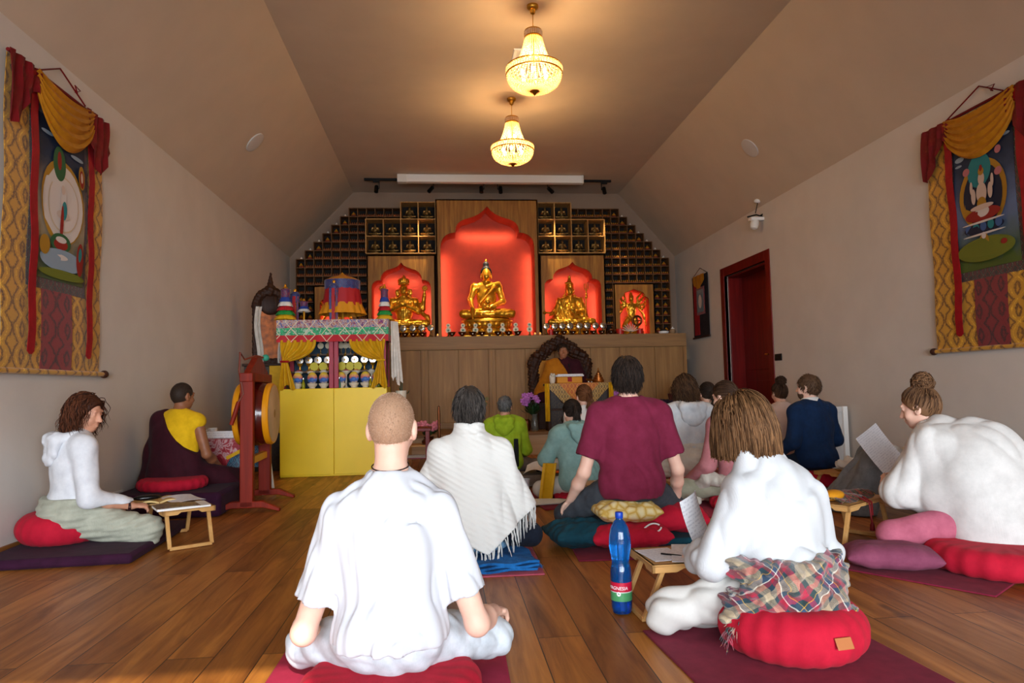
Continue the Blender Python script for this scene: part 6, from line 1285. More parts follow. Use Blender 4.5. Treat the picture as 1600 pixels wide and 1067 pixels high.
# ------------------------------------------------------------------ drum on its red stand
M_DST = wood('red_stand', '5E1204', '96280A', '7C1C06', 'Z', 1, .55, .08); M_DRUMR = mat('drum_lacquer', '4A0E08', .22, coat=.5, var=.15); M_DY = mat('drum_yellow', 'D88C0A', .4); M_SKIN = mat('drum_skin', 'C8A87E', .6, var=.08, vscale=5)
a = (at(386, 800, Z=0)); b_ = at(414, 779, Z=0); dirv = (Vector((b_.x, b_.y, 0))-Vector((a.x, a.y, 0))); dd = dirv.length; t = thing('drum_stand', 'red wooden drum stand with arched feet', 'drum stand', (a.x, a.y, 0), math.atan2(dirv.y, dirv.x)-math.pi/2); HT = 1.09
for k, y in enumerate((0, dd)):
    MB().span((-.05, y-.035, .04), (.05, y+.035, HT)).build('post', M_DST, t, bevel=.006)
    f = MB(); f.prism([(-.25, 0), (-.12, .035), (.12, .035), (.25, 0), (.25, .025), (.12, .085), (-.12, .085), (-.25, .025)], .07, lambda p, q, e: (p, y-.035+e, q)); f.build('foot', M_DST, t, bevel=.005)
MB().span((-.025, 0, .36), (.025, dd, .42)).build('cross_rail', M_DY, t, bevel=.006); MB().span((-.05, -.05, HT-.07), (.05, dd+.05, HT)).build('top_beam', M_DST, t, bevel=.006)
MB().prism([(-.03, 0), (dd+.03, 0), (dd*.66, .12), (dd*.56, .155), (dd*.44, .155), (dd*.34, .12)], .05, lambda p, q, e: (-.025+e, p, HT+q)).build('crest', M_DST, t, bevel=.004)
MB().tube([(0, dd/2, HT-.06), (0, dd/2, HT-.14)], .006).build('hook', M_BRASS, t)
dc = t.matrix_basis if False else None
ang = math.atan2(dirv.y, dirv.x)-math.pi/2; ctr = Vector((a.x, a.y, 0))+dirv*.5
t = thing('temple_drum', 'round red-lacquered temple drum with yellow rims hanging in the red stand', 'drum', (ctr.x, ctr.y, .755), ang-R(1)); rx = rotm(0, R(90)); Rd = .255
MB().lathe([(Rd*.93, -.115), (Rd*1.0, -.07), (Rd*1.05, 0), (Rd*1.0, .07), (Rd*.93, .115)], 48, (0, 0, 0), rx).build('shell', M_DRUMR, t)
for s_ in (-1, 1):
    MB().lathe([(Rd*.93, s_*.09), (Rd*1.0, s_*.095), (Rd*1.01, s_*.125), (Rd*.97, s_*.14), (Rd*.90, s_*.142)], 48, (0, 0, 0), rx).build('rim', M_DY, t); o = MB().lathe([(Rd*.93, s_*.1425), (Rd*.9, s_*.144), (0, s_*.1455)], 48, (0, 0, 0), rx).build('drumhead', M_SKIN, t)
    MB().lathe([(.035, s_*.146), (.02, s_*.147), (0, s_*.148)], 20, (0, 0, 0), rx).build('beating_spot', mat('drum_spot', '9A6A2A', .5), o)
MB().tube([(0, 0, Rd), (0, 0, Rd+.03), (.012, 0, Rd+.05), (0, 0, Rd+.085)], .007).build('hanger', M_BRASS, t)
p = at(360, 660, Y=5.6); t = thing('drum_beater', 'curved drum beater with a red grip hanging on the drum stand', 'drum beater', (p.x, 5.62, p.z)); tp = at(378, 600, Y=5.62)-p; tq = at(396, 556, Y=5.7)-p
MB().tube([(0, 0, -.02), (.03, 0, .07), (.055, 0, .16)], [.016, .018, .015], 10).build('grip', M_DST, t); MB().tube([(.05, 0, .15), (.09, 0, .22), (.06, 0, .40), (.06, .02, .55), (tq.x-.06, .05, tq.z-.03), (tq.x, .12, tq.z), (tq.x+.05, .2, tq.z-.01)], .008, 8).build('curved_cane', mat('cane', '6A2A16', .5), t); MB().ball((tq.x+.06, .22, tq.z-.01), (.03, .03, .028), 12, 8).build('head', mat('beater_teal', '2E8A6E', .6), t)
# ------------------------------------------------------------------ mats, cushions, blankets
def cloth_mat(name, col, **k): return weave(name, col, **k)
M_MAT1 = weave('mat_crimson', '9A1C3C', 'A82444', scale=900, bump=.1); M_MAT2 = weave('mat_maroon', '741830', '822038', scale=900, bump=.1); M_MAT3 = weave('mat_rose', 'A8485A', 'B45464', scale=900, bump=.1)
M_ZRED = weave('cushion_red', 'B0122C', 'BE1832', scale=520, bump=.15); M_PURP = weave('futon_purple', '2C0C24', '3A1430', scale=520, bump=.15); M_TEALC = weave('teal_cloth', '0C3340', '124452', scale=420, bump=.2)
def slab(name, label, cat, cx, cy, w, d, h, m, rz=0, z=0, r=.02, group=None, fold=0):
    t = thing(name, label, cat, (cx, cy, z), rz, group)
    b = MB().box((0, 0, h/2), (w, d, h)); o = b.build('pad', m, t, bevel=min(r, h*.45)); return t
def zafu(label, cx, cy, r, h, m, rz=0, z=0, pleat=.002, patch=None, ry=None, name='round_cushion'):
    t = thing(name, label, 'cushion', (cx, cy, z), rz); s = SDF((-r-.08, -r-.08, -.02), (r+.08, r+.08, h+.06), .0075)
    X, Y, Z = s.pts((slice(None),)*3); ry = ry or r; rr = np.sqrt((X/r)**2+(Y/ry)**2); an = np.arctan2(Y/ry, X/r)
    e = h/2; q = np.maximum(rr*r-(r-e*1.05), 0); d = np.sqrt(q**2+(Z-e)**2*np.ones_like(rr))-e*1.02+np.maximum(rr*r-(r+.0), 0)*0
    s.D = (d+pleat*np.cos(an*22)*np.clip((rr-.35)*1.6, 0, 1)).astype(np.float32); s.cut((0, 0, .001), (0, 0, -1)); s.build('pad', m, t)
    if patch: MB().box((patch[0], patch[1], patch[2]), (.058, .004, .036), rotm(-.5, 0, patch[3])).build('leather_tag', mat('tan_leather', 'B06A3A', .5), t, bevel=.002)
    return t
def pillow(label, cx, cy, w, d, h, m, rz=0, z=0, name='cushion', seed=1, amp=.008):
    t = thing(name, label, 'cushion', (cx, cy, z), rz); s = SDF((-w/2-.05, -d/2-.05, -.03), (w/2+.05, d/2+.05, h+.05), .0085); X, Y, Z = s.pts((slice(None),)*3)
    u = np.clip(np.abs(X)/(w/2), 0, 1.2); v = np.clip(np.abs(Y)/(d/2), 0, 1.2); th = (h/2)*np.sqrt(np.clip(1-u**3.2, 0, 1))*np.sqrt(np.clip(1-v**3.2, 0, 1)); dd = np.abs(Z-h/2)-th
    s.D = np.maximum(dd*.75, np.maximum(np.abs(X)-w/2, np.abs(Y)-d/2)).astype(np.float32); s.warp(folds(seed, amp, (16, 16, 10), 1)); s.cut((0, 0, .001), (0, 0, -1)); s.build('pad', m, t); return t
slab('yoga_mat', 'crimson mat under the man in the white t-shirt', 'mat', -.20, 2.05, .78, 1.5, .008, M_MAT1, R(-1))
zafu('red cushion under the man in the white t-shirt', -.17, 2.1, .27, .105, M_ZRED, z=.009)
slab('yoga_mat', 'maroon mat under the tartan-shawled woman', 'mat', 1.145, 2.08, .76, 1.1, .008, M_MAT2, R(4))
zafu('plump pleated red cushion with a leather tag under the tartan-shawled woman', 1.185, 2.35, .25, .165, M_ZRED, z=.009, pleat=.0022, patch=(.045, -.252, .10, .12))
slab('yoga_mat', 'maroon mat under the stack of cushions of the polo-shirted man', 'mat', 1.03, 4.15, .62, 1.0, .008, M_MAT2, R(-3))
pillow('folded dark teal blanket under the left knee of the polo-shirted man', .80, 4.02, .44, .38, .15, M_TEALC, R(8), .009, 'folded_blanket', 3, .010)
t = pillow('red cushion with a white drawstring lowest in the polo-shirted man\'s stack', 1.035, 3.93, .46, .34, .145, M_ZRED, R(-2), .009, seed=4)
MB().tube([(.10+.055*math.cos(a)*(1-.3*math.sin(a)), -.125+.018*math.sin(a), .118+.026*math.sin(a+.6)) for a in np.linspace(.2, 6.0, 20)], .0045, 6).build('drawstring', M_WH2, t)
def lattice_mat():
    m, t = newmat('yellow_pattern'); v = t.coord(); vo = t.add('ShaderNodeTexVoronoi', feature='DISTANCE_TO_EDGE', i_Scale=18.); t.l.new(v, vo.inputs['Vector'])
    t.set('Base Color', t.ramp(vo.outputs['Distance'], [(.04, 'C8A24A'), (.12, 'D8BE7A'), (.3, 'E2D2A0')])); t.set('Roughness', .85); t.bump(t.noise(v, 200, 2), .2, .004); return m
pillow('pale yellow patterned cushion topping the polo-shirted man\'s stack', 1.03, 3.95, .38, .30, .13, lattice_mat(), R(2), .146, seed=5)
pillow('red cushion at the right end of the polo-shirted man\'s stack', 1.37, 4.10, .36, .34, .17, M_ZRED, R(-12), .05, seed=6); slab('blanket', 'folded teal-blue blanket under the right-hand red cushion of the polo-shirted man', 'blanket', 1.37, 4.08, .42, .40, .042, M_TEALC, R(-6), .009)
slab('yoga_mat', 'rose-pink mat under the poncho wearer', 'mat', .14, 3.98, .70, 1.06, .008, M_MAT3, R(-1))
M_TOWEL = weave('towel_blue', '0E4E8E', '1A66A8', scale=260, bump=.5, var=.15)
t = thing('folded_towel', 'bright blue fringed towel folded on the rose-pink mat', 'towel', (.24, 3.66, .009), R(6))
for k in range(3): MB().grid(16, 10, lambda u, v: Vector((-.2+.40*u+.008*math.sin(v*9+k), -.17+.34*v+.006*math.sin(u*14+k), .014+.016*k+.004*math.sin(u*11+v*7+k*2))), .012).build('fold', M_TOWEL, t)
fringe([(.205, -.17+.34*q, .02+.01*math.sin(q*30)) for q in np.linspace(0, 1, 50)], .025, M_TOWEL, t, .002, 3, (1, -.1, -.5))
pillow('pale blue bolster between the poncho and the blue towel', .20, 3.70, .22, .14, .075, weave('pale_blue_cotton', '5E86A6', '6E96B4', scale=500), R(28), .066, 'bolster', 8, .004)
slab('yoga_mat', 'maroon mat under the sage-green hooded woman', 'mat', 1.0, 5.72, .62, .95, .008, M_MAT2, R(6))
t = thing('rolled_blanket', 'cream blanket folded over the corner of a maroon mat on the bare floor', 'blanket', (.76, 5.48, .009), R(12)); MB().grid(14, 12, lambda u, v: Vector((-.14+.42*u*(1-.2*v), -.10+.22*v, .012+.035*math.sin(math.pi*min(1, v*1.3))*(1-u*.7))), .01).build('cloth', M_CREAM, t)
pillow('red cushion beneath the seated woman in sage green', 1.06, 5.68, .4, .34, .07, M_ZRED, R(8), .009, seed=9)
t = thing('yellow_bag', 'slim yellow cloth bag leaning at the left side of the sage-green hooded woman', 'bag', (.80, 5.55, .0), R(20)); MB().grid(6, 10, lambda u, v: Vector((.10*(u-.5)+.05*v, .03*math.sin(u*6), .01+.30*v)), .02).build('body', M_CURT, t)
slab('floor_cushion', 'flat dark purple futon under the hooded woman by the left wall', 'mat', -2.165, 4.57, .80, 1.04, .058, M_PURP, R(3))
zafu('red round cushion behind the hooded woman, against the left wall', -2.325, 4.52, .25, .18, M_ZRED, R(5), .059, .002)
slab('floor_cushion', 'thick dark purple futon under the monk beside the drum', 'mat', -2.13, 6.03, .82, 1.14, .185, M_PURP, R(2), r=.03); zafu('flat red cushion under the monk on the purple futon', -2.16, 5.78, .26, .085, M_ZRED, 0, .187, .003)
slab('yoga_mat', 'maroon mat under the woman in the white shawl', 'mat', 2.50, 3.30, .95, .66, .008, M_MAT2, R(35)); zafu('wide red cushion under the woman in the white shawl', 2.66, 3.14, .33, .125, M_ZRED, 0, .009, .003)
pillow('mauve cushion supporting the pink knee of the shawled woman', 2.16, 3.24, .42, .26, .125, weave('mauve_cotton', '7A3A52', '86445C', scale=520), R(-24), .009, seed=12, amp=.004)
zafu('red logo cushion under the navy-sweater man', 3.34, 6.0, .27, .12, M_ZRED, 0, .0, .004, patch=(.02, -.27, .06, 0)); zafu('red cushion under the woman in the pale blue shirt', 2.24, 6.0, .27, .11, M_ZRED, 0, .0, .004)
slab('yoga_mat', 'crimson mat under the woman in the pink hooded sweater', 'mat', 2.08, 4.95, .64, 1.0, .008, M_MAT1, R(12)); zafu('red cushion under the woman in the pink hooded sweater', 2.19, 4.93, .26, .09, M_ZRED, 0, .009, .004)
for lab, x, y, h_ in (('dark cushion under the lime-green jacket', .62, 7.12, .07), ('pale cushion under the chestnut ponytail sitter', 1.40, 6.72, .13), ('pale cushion under the ivory shirt sitter', 2.76, 6.97, .09), ('red cushion under the far curly-bun sitter', 3.58, 7.17, .09)):
    zafu(lab, x, y, .24, h_, M_ZRED if 'red' in lab else M_DKNAVY if 'dark' in lab else M_CREAM, 0, 0, .003)
# ------------------------------------------------------------------ folding tray tables and what lies on them
M_BIRCH = wood('birch', 'B98448', 'D2A468', 'C6965A', 'X', 1, .45, .05)
def tray(label, cx, cy, rz, top=.235, L=.50, Wd=.30, group='folding tray tables'):
    t = thing('tray_table', label, 'table', (cx, cy, 0), rz, group)
    b = MB().span((-L/2, -Wd/2, top-.012), (L/2, Wd/2, top)); b.build('top', M_BIRCH, t, bevel=.004)
    for s_ in (-1, 1):
        b = MB().prism([(-L/2, 0), (L/2, 0), (L/2, -.032), (L/2-.10, -.032), (L/2-.13, -.018), (-L/2+.13, -.018), (-L/2+.10, -.032), (-L/2, -.032)], .014, lambda p, q, e: (p, s_*(Wd/2)-(s_ > 0)*.014+e, top+q-.0)); b.build('apron', M_BIRCH, t, bevel=.002)
        MB().prism([(-Wd/2, 0), (Wd/2, 0), (Wd/2, -.032), (Wd/2-.08, -.032), (Wd/2-.1, -.018), (-Wd/2+.1, -.018), (-Wd/2+.08, -.032), (-Wd/2, -.032)], .014, lambda p, q, e: (s_*(L/2)-(s_ > 0)*.014+e, p, top+q)).build('end_rail', M_BIRCH, t, bevel=.002)
        for v in (-1, 1): MB().bar((s_*(L/2-.055), v*(Wd/2-.03), top-.02), (s_*(L/2+.03), v*(Wd/2-.03), .012), .018, .022, up=(0, 1, 0)).build('leg', M_BIRCH, t, bevel=.002)
        MB().bar((s_*(L/2+.028), -Wd/2+.03, .013), (s_*(L/2+.028), Wd/2-.03, .013), .022, .02).build('foot_bar', M_BIRCH, t, bevel=.002)
    return t
def text_mat(name, paper, ink='8A8890', k=120, axis=1):
    if name in MATS: return MATS[name]
    m, t = newmat(name); v = t.coord(); sp = t.add('ShaderNodeSeparateXYZ'); t.l.new(v, sp.inputs[0]); st = t.math('GREATER_THAN', t.math('SINE', t.math('MULTIPLY', sp.outputs[axis], k*6.28/6)), .15)
    w = t.math('GREATER_THAN', t.noise(t.coord(scale=(90, 90, 90)), 1, 1), .47); mk = t.math('MULTIPLY', t.math('MULTIPLY', st, w), .3); t.set('Base Color', t.mix(mk, paper, ink)); t.set('Roughness', .8); return m
M_PAPER = text_mat('printed_sheet', 'E4E4E8', '8A8A9A', 420); M_BOOKP = text_mat('book_page', 'D8B878', '6A4A22', 420)
def sheet(label, x, y, z, rz=0, w=.21, d=.297, curl=.0, m=None, tilt=None, name='paper_sheet', cat='paper', group=None):
    t = thing(name, label, cat, (x, y, z), 0, group); t.rotation_euler = tilt if tilt is not None else (0, 0, rz)
    MB().grid(8, 8, lambda u, v: Vector((w*(u-.5), d*(v-.5), .003+curl*(v-.3)**2*(v > .3)+curl*.4*math.sin(u*3))), .0012).build('sheet', m or M_PAPER, t); return t
tray('folding birch tray table beside the hooded woman on the left', -1.70, 4.655, R(124)); zt = .236
t = thing('open_book', 'open book with tan pages on the left tray table', 'book', (-1.86, 4.74, zt), R(25)); 
for s_ in (-1, 1): MB().grid(8, 4, lambda u, v: Vector((s_*.145*u, -.10+.20*v, .012+.018*math.sin(math.pi*min(1, u*1.1))*(1-.3*u))), .011*(1 if s_ > 0 else -1)).build('page_block', M_BOOKP, t)
MB().span((-.15, -.105, 0), (.15, .105, .006)).build('cover', mat('book_cover_tan', 'B08850', .6), t, smooth=False)
def mag_mat():
    m, t = newmat('magazine_cover'); v = t.coord(); n = t.noise(v, 22, 4, .6, .8); t.set('Base Color', t.ramp(n, [(.3, '2A3A24'), (.42, '6A4A3A'), (.5, 'A8906A'), (.56, '5A2A24'), (.64, '8A8078'), (.75, '2E3A5A')])); t.set('Roughness', .35); return m
t = thing('magazine', 'glossy photo magazine lying open-edge forward on the left tray table', 'magazine', (-1.63, 4.50, zt), R(30)); MB().span((-.15, -.10, 0), (.15, .10, .014)).build('page_block', M_WHITE, t, bevel=.002); MB().grid(6, 4, lambda u, v: Vector((-.152+.304*u, -.102+.204*v, .017+.004*math.sin(u*5))), .002).build('cover', mag_mat(), t)
sheet('loose white sheets behind the magazine on the left tray table', -1.70, 4.72, zt+.013, R(40), .19, .25, .02)
t = thing('glasses_case', 'black glasses case in the hand of the hooded woman on the left', 'case', (-1.88, 4.62, .285), R(25)); MB().ball((0, 0, 0), (.085, .03, .018), 16, 8).build('case', mat('black_gloss', '08080A', .2), t)
tray('folding birch tray table left of the tartan-shawled woman', 1.04, 2.83, R(2), .225, .5, .3)
sheet('printed sheet lying across the tray table of the tartan-shawled woman', 1.02, 2.78, .232, R(-18), .21, .29, .006); sheet('white card under a dark pencil on the tray table by the blue bottle', .88, 2.82, .227, R(8), .15, .2, .0)
t = thing('pencil', 'dark pencil on the tray table by the blue bottle', 'pencil', (.91, 2.78, .236), R(-35)); MB().tube([(-.045, 0, 0), (.035, 0, 0), (.045, 0, 0)], [.0035, .0035, .0008], 6).build('shaft', M_BLACK, t)
p = at(1088, 818, Y=2.72); sheet('white sheet held up on edge by the tartan-shawled woman', p.x, p.y, p.z-.02, 0, .19, .26, .05, None, (R(66), R(-6), R(52)))
tray('folding birch tray table with a yellow brocade in front of the white-shawled woman', 2.27, 3.80, R(33), .255)
t = thing('brocade_bag', 'yellow and black brocade cloth bundle with a dark red tassel on the tray table', 'cloth', (2.24, 3.77, .256), R(33)); MB().grid(18, 10, lambda u, v: Vector((-.2+.4*u, -.1+.2*v, .012+.03*abs(math.sin(u*7+v*3))*math.sin(math.pi*v)+.012*math.sin(v*9+u*13))), .01).build('cloth', damask('bundle_brocade', 'D8A010', '1A1A14', '8A2A18', 'X', 2.4), t)
MB().ball((-.12, -.01, .035), (.09, .05, .03), 14, 8).build('yellow_fold', mat('silk_amber', '', .6), t); b = MB().tube([(-.02, -.11, .02), (-.02, -.16, .0), (-.03, -.17, -.06), (-.02, -.17, -.11)], .005, 6).tube([(.02, -.11, .02), (.01, -.16, .0), (-.01, -.17, -.07)], .005, 6); b.build('tassel_cord', M_REDSILK, t); MB().lathe([(.003, 0), (.012, -.02), (.014, -.05), (0, -.052)], 10, (-.02, -.17, -.10)).build('tassel', M_REDSILK, t)
p = at(1314, 735, Y=5.65); tray('small folding table beside the navy-sweater man', p.x, 5.65, R(20), p.z, .36, .26); t = thing('crumpled_scarf', 'crumpled white scarf on the small table beside the navy sweater', 'scarf', (p.x+.07, 5.68, p.z)); s = SDF((-.14, -.12, -.02), (.14, .12, .16), .008); s.ell((0, 0, .045), (.09, .07, .045), .01); s.ell((.04, .02, .08), (.05, .05, .04), .02); s.warp(folds(61, .016, (24, 24, 24), 1.4)); s.build('cloth', M_WH2, t)
t = thing('silver_bowl', 'flat silver bowl on the small table beside the navy sweater', 'bowl', (p.x-.02, 5.6, p.z)); MB().lathe([(.03, 0), (.055, .012), (.06, .022), (.052, .02), (0, .008)], 18).build('bowl', M_SILV, t)
p = at(1078, 750, Y=5.35); tray('folding tray table with sheets between the pale blue shirt and the pink sweater', p.x+.02, 5.35, R(4), p.z, .42, .26); sheet('stack of white sheets on the table by the pink sweater', p.x+.03, 5.35, p.z+.001, R(6), .24, .2, .0)
p = at(955, 755, Y=5.05); tray('folding tray table half hidden behind the polo-shirted man', p.x+.05, 5.15, R(-4), .20, .46, .28); sheet('white sheet on the table half hidden behind the polo shirt', p.x+.03, 5.15, .201, R(10), .2, .24)
# lap table of the green jacket with cloth, sheet, orange cloth and a dark bottle
p = at(850, 735, Y=6.6); t = thing('draped_table', 'low table draped in taupe cloth beside the lime-green jacket', 'table', (p.x, 6.62, 0), R(8)); hz = p.z-.02
MB().grid(26, 12, lambda u, v: (lambda s_, q: Vector((.26*math.copysign(min(1, abs(math.cos(s_))*1.3), math.cos(s_))*(1+.12*q*math.sin(s_*5)), .17*math.copysign(min(1, abs(math.sin(s_))*1.3), math.sin(s_))*(1+.15*q*math.cos(s_*7)), hz-(hz-.01)*q)))(2*math.pi*u, v), .004).build('drape', weave('taupe_cloth', '5E544A', '786C5E', scale=260, bump=.4), t); MB().span((-.26, -.17, hz-.012), (.26, .17, hz)).build('top', weave('taupe_cloth', '', ''), t, bevel=.008)
sheet('curling white sheet on the taupe draped table', p.x-.08, 6.58, hz+.008, R(-15), .21, .28, .10); t = thing('orange_cloth', 'folded orange cloth under the curling sheet on the draped table', 'cloth', (p.x+.1, 6.52, hz)); MB().ball((0, 0, .012), (.09, .05, .014), 14, 6).build('cloth', mat('orange_silk', 'D8600E', .6), t)
q = at(842, 716, Y=6.75); t = thing('dark_bottle', 'small black bottle behind the curling sheet', 'bottle', (q.x, 6.72, hz)); MB().lathe([(.03, 0), (.034, .01), (.034, .05), (.014, .075), (.014, .10), (.02, .10), (.02, .125), (0, .125)], 14).build('bottle', mat('black_gloss', '', .2), t)
q = at(819, 777, Z=0); t = thing('paper_cup', 'tall white plastic cup standing on the floor beside the poncho', 'cup', (q.x, q.y, 0)); MB().lathe([(.036, 0), (.038, .004), (.052, .15), (.054, .153), (.05, .153), (.036, .01), (0, .01)], 20).build('cup', mat('white_cup', 'D8D8DA', .3, trans=.2), t); MB().lathe([(0, .105), (.046, .105)], 20).build('drink', mat('water_tint', 'C8D0D4', .1), t)
# monk's table, cloth, mug, sheet
def cloth_red():
    m, t = newmat('floral_brocade'); v = t.coord(); n = t.noise(v, 9, 4, .6, 1.4); t.set('Base Color', t.ramp(n, [(.3, '7A0E1C'), (.45, 'A01828'), (.52, 'C8A0A0'), (.58, '8A2A34'), (.7, 'B01828')])); t.set('Roughness', .55); t.bump(n, .2, .004); return m
M_FLOR = cloth_red(); M_BLUEB = damask('blue_white_brocade', 'B8C4C8', '14304A', '3A6A7A', 'X', 2.2)
t = thing('prayer_table', 'low wooden table covered with a red floral and blue brocade cloth before the monk', 'table', (-1.98, 6.62, 0), R(-4)); hz = .525
MB().span((-.36, -.17, hz-.03), (.36, .17, hz-.005)).build('top', M_BIRCH, t, bevel=.004)
for sx in (-1, 1):
    for sy in (-1, 1): MB().bar((sx*.30, sy*.13, hz-.03), (sx*.36, sy*.13-.0, .012), .024, up=(0, 1, 0)).build('leg', M_WHITE, t)
MB().span((-.37, -.18, hz-.004), (.37, .18, hz)).build('cloth_top', M_FLOR, t, bevel=.003)
MB().grid(20, 10, lambda u, v: Vector((-.37+.74*u, -.182-.012*math.sin(u*14)*v-.01*v, hz-.002-v*(.10+.20*(1-abs(u-.5)*2)))), .004).build('cloth_front', M_FLOR, t)
MB().grid(14, 10, lambda u, v: Vector((.05+.325*u, -.190-.012*math.sin(u*9)*v-.012*v, hz-.01-.16*(1-u)-v*(.24*(.35+.65*u)))), .004).build('brocade_corner', M_BLUEB, t)
MB().bar((.05, -.20, hz-.17), (.375, -.20, hz-.01), .03, .006, up=(0, 1, 0)).build('gold_braid', M_CURT, t)
q = at(331, 672, Y=6.68); t = thing('mug', 'white mug on the brocade-covered table before the monk', 'mug', (q.x, 6.7, hz+.001)); t.location.z = hz+.001; MB().lathe([(.036, 0), (.042, .005), (.042, .085), (.038, .088), (.036, .01), (0, .01)], 20).build('cup', mat('white_china', 'E6E4DE', .2), t); MB().tube([(-.04, 0, .07), (-.07, 0, .065), (-.075, 0, .035), (-.04, 0, .02)], .007, 8).build('handle', mat('white_china', '', .2), t)
t = thing('text_folio', 'white long prayer folio propped on the brocade-covered table', 'folio', (at(345, 678, Y=6.55).x, 6.56, hz+.001), R(-4)); MB().box((0, 0, .03), (.29, .012, .075), rotm(R(-38))).build('sheets', M_PAPER, t, smooth=False)
t = thing('bell', 'small dark ritual bell at the right end of the monk\'s table', 'bell', (-1.70, 6.6, hz+.001)); MB().lathe([(.034, 0), (.032, .01), (.022, .03), (.014, .04), (.006, .045), (.006, .07), (.012, .075), (0, .085)], 14).build('bell', M_COP, t)
# ------------------------------------------------------------------ blue bottle with its label
q = at(972, 958, Z=0); t = thing('water_bottle', 'blue plastic mineral water bottle standing on the floor', 'bottle', (q.x, q.y, 0), R(-14)); M_BLUEP = mat('blue_pet', '1A86E0', .06, trans=.85, spec=.6)
MB().lathe([(.0, .008), (.022, .002), (.036, .006), (.042, .03), (.043, .075), (.0425, .165), (.040, .185), (.035, .205), (.037, .222), (.043, .255), (.045, .285), (.043, .315), (.036, .345), (.024, .368), (.015, .378), (.0145, .39)], 40).build('body', M_BLUEP, t); MB().lathe([(.0155, .384), (.0165, .386), (.0165, .405), (.015, .408), (0, .408)], 24).build('cap', mat('cap_blue', '0A3AA0', .35), t)
MB().lathe([(0, .0095), (.038, .0095), (.0395, .03), (.0405, .16), (.037, .19), (0, .19)], 30).build('water', mat('bottle_water', '1A5ACC', .02, trans=.9), t)
def label_mat():
    m, t = newmat('bottle_label'); v = t.coord(); sp = t.add('ShaderNodeSeparateXYZ'); t.l.new(v, sp.inputs[0]); t.set('Base Color', t.ramp(t.math('MULTIPLY_ADD', sp.outputs[2], 10, -.5), [(0, 'C8D8C8'), (.04, '4E9A62'), (.42, 'D8E0D8'), (.45, 'C01638')], 'CONSTANT')); t.set('Roughness', .35); return m
lb = MB().lathe([(.0437, .058), (.0437, .132)], 40); lo = lb.build('label', label_mat(), t)
def text_mesh(txt, size, font_shear=0):
    cu = bpy.data.curves.new('lettering', 'FONT'); cu.body = txt; cu.size = size; cu.shear = font_shear; cu.align_x = 'CENTER'; cu.extrude = .0002
    o = bpy.data.objects.new('lettering', cu); COL.objects.link(o); dg = bpy.context.evaluated_depsgraph_get(); me = bpy.data.meshes.new_from_object(o.evaluated_get(dg)); bpy.data.objects.remove(o); return me
me = text_mesh('MAGNESIA', .019, .15); M_LET = mat('white_ink', 'EDEDED', .5)
for v in me.vertices: a = -math.pi/2+v.co.x/.0441-.42; r = .0441+v.co.z; v.co = (r*math.cos(a), r*math.sin(a), .104+v.co.y)
o = link('lettering', me, M_LET, lo); MB().add([(.0442*math.cos(a)*1.0, .0442*math.sin(a), .088+.009*math.sin(k)) for k in np.linspace(0, 6.283, 16, endpoint=False) for a in [-math.pi/2-.25+.2*math.cos(k)]], [tuple(range(16))]).build('emblem', M_LET, lo, smooth=False)
# ------------------------------------------------------------------ throne and table
t = thing('carved_throne', 'dark carved throne with a scalloped back on the platform', 'throne', (at(876, 560, Y=10.4).x, 10.0, ZP)); w = .42
MB().span((-w, -.02, 0), (w, .55, .40)).build('seat_box', M_CARV, t, bevel=.01); MB().span((-w+.02, -.0, .40), (w-.02, .5, .44)).build('seat_cushion', M_YSILK, t, bevel=.012)
s = SDF((-.55, .36, .2), (.55, .62, 1.5), .0115)
pts = [(-.42, .38), (-.42, 1.0), (-.36, 1.08), (-.27, 1.14), (-.2, 1.22), (-.1, 1.28), (0, 1.33), (.1, 1.28), (.2, 1.22), (.27, 1.14), (.36, 1.08), (.42, 1.0), (.42, .38)]
for (a, b_), (c_, d_) in zip(pts, pts[1:]): s.cone((a*.97, .49, b_-.02), (c_*.97, .49, d_-.02), .088, None, .02, .5)
s.ell((0, .49, 1.36), (.05, .04, .05), .03)
for x in (-.36, -.27, -.1, .1, .27, .36): s.ell((x, .47, 1.08+.18*(1-abs(x)/.4)), (.07, .05, .055), .02)
s.warp(lambda x, y, z: .009*np.sin(x*75+z*40)*np.sin(z*80-x*30)); s.build('carved_back', M_CARV, t); MB().span((-.38, .47, .40), (.38, .50, 1.02)).build('back_pad', M_YSILK, t, bevel=.01)
t = thing('throne_table', 'carved wooden table draped with a pointed brocade cloth before the throne', 'table', (1.868, 9.53, ZP)); w, hh, dp = .44, .655, .28
MB().span((-w, 0, 0), (w, dp, hh-.02)).build('body', M_CARV, t, bevel=.006); MB().span((-w-.02, -.02, hh-.03), (w+.02, dp+.02, hh)).build('top', M_CARV, t, bevel=.006)
for x0_ in (-.40, .03):
    for z0_ in (.04, .31):
        f = MB().span((x0_, -.012, z0_), (x0_+.37, .0, z0_+.24)).build('carved_panel', M_CARVG, t, bevel=.004); MB().ball((x0_+.185, -.012, z0_+.12), (.05, .012, .05), 12, 8).build('rosette', M_CARV, f)
MB().grid(24, 14, lambda u, v: Vector((-w-.01+(2*w+.02)*u, -.03-.01*math.sin(u*12)*v, hh+.004-v*(.04+.46*(1-abs(u-.5)*2)))), .004).build('brocade_cloth', damask('throne_brocade', 'E8D8A0', 'B08A40', '14162A', 'X', 2.6), t)
MB().grid(14, 10, lambda u, v: Vector((-w*.62+1.24*w*u, -.036-.008*math.sin(u*10)*v, hh+.006-v*(.02+.30*(1-abs(u-.5)*2)))), .004).build('brocade_centre', damask('throne_gold', 'E0B850', 'C87A18', 'A83A1C', 'X', 2), t)
MB().span((-w-.02, -.022, hh), (w+.02, dp+.02, hh+.006)).build('cloth_top', M_YSILK, t, smooth=False)
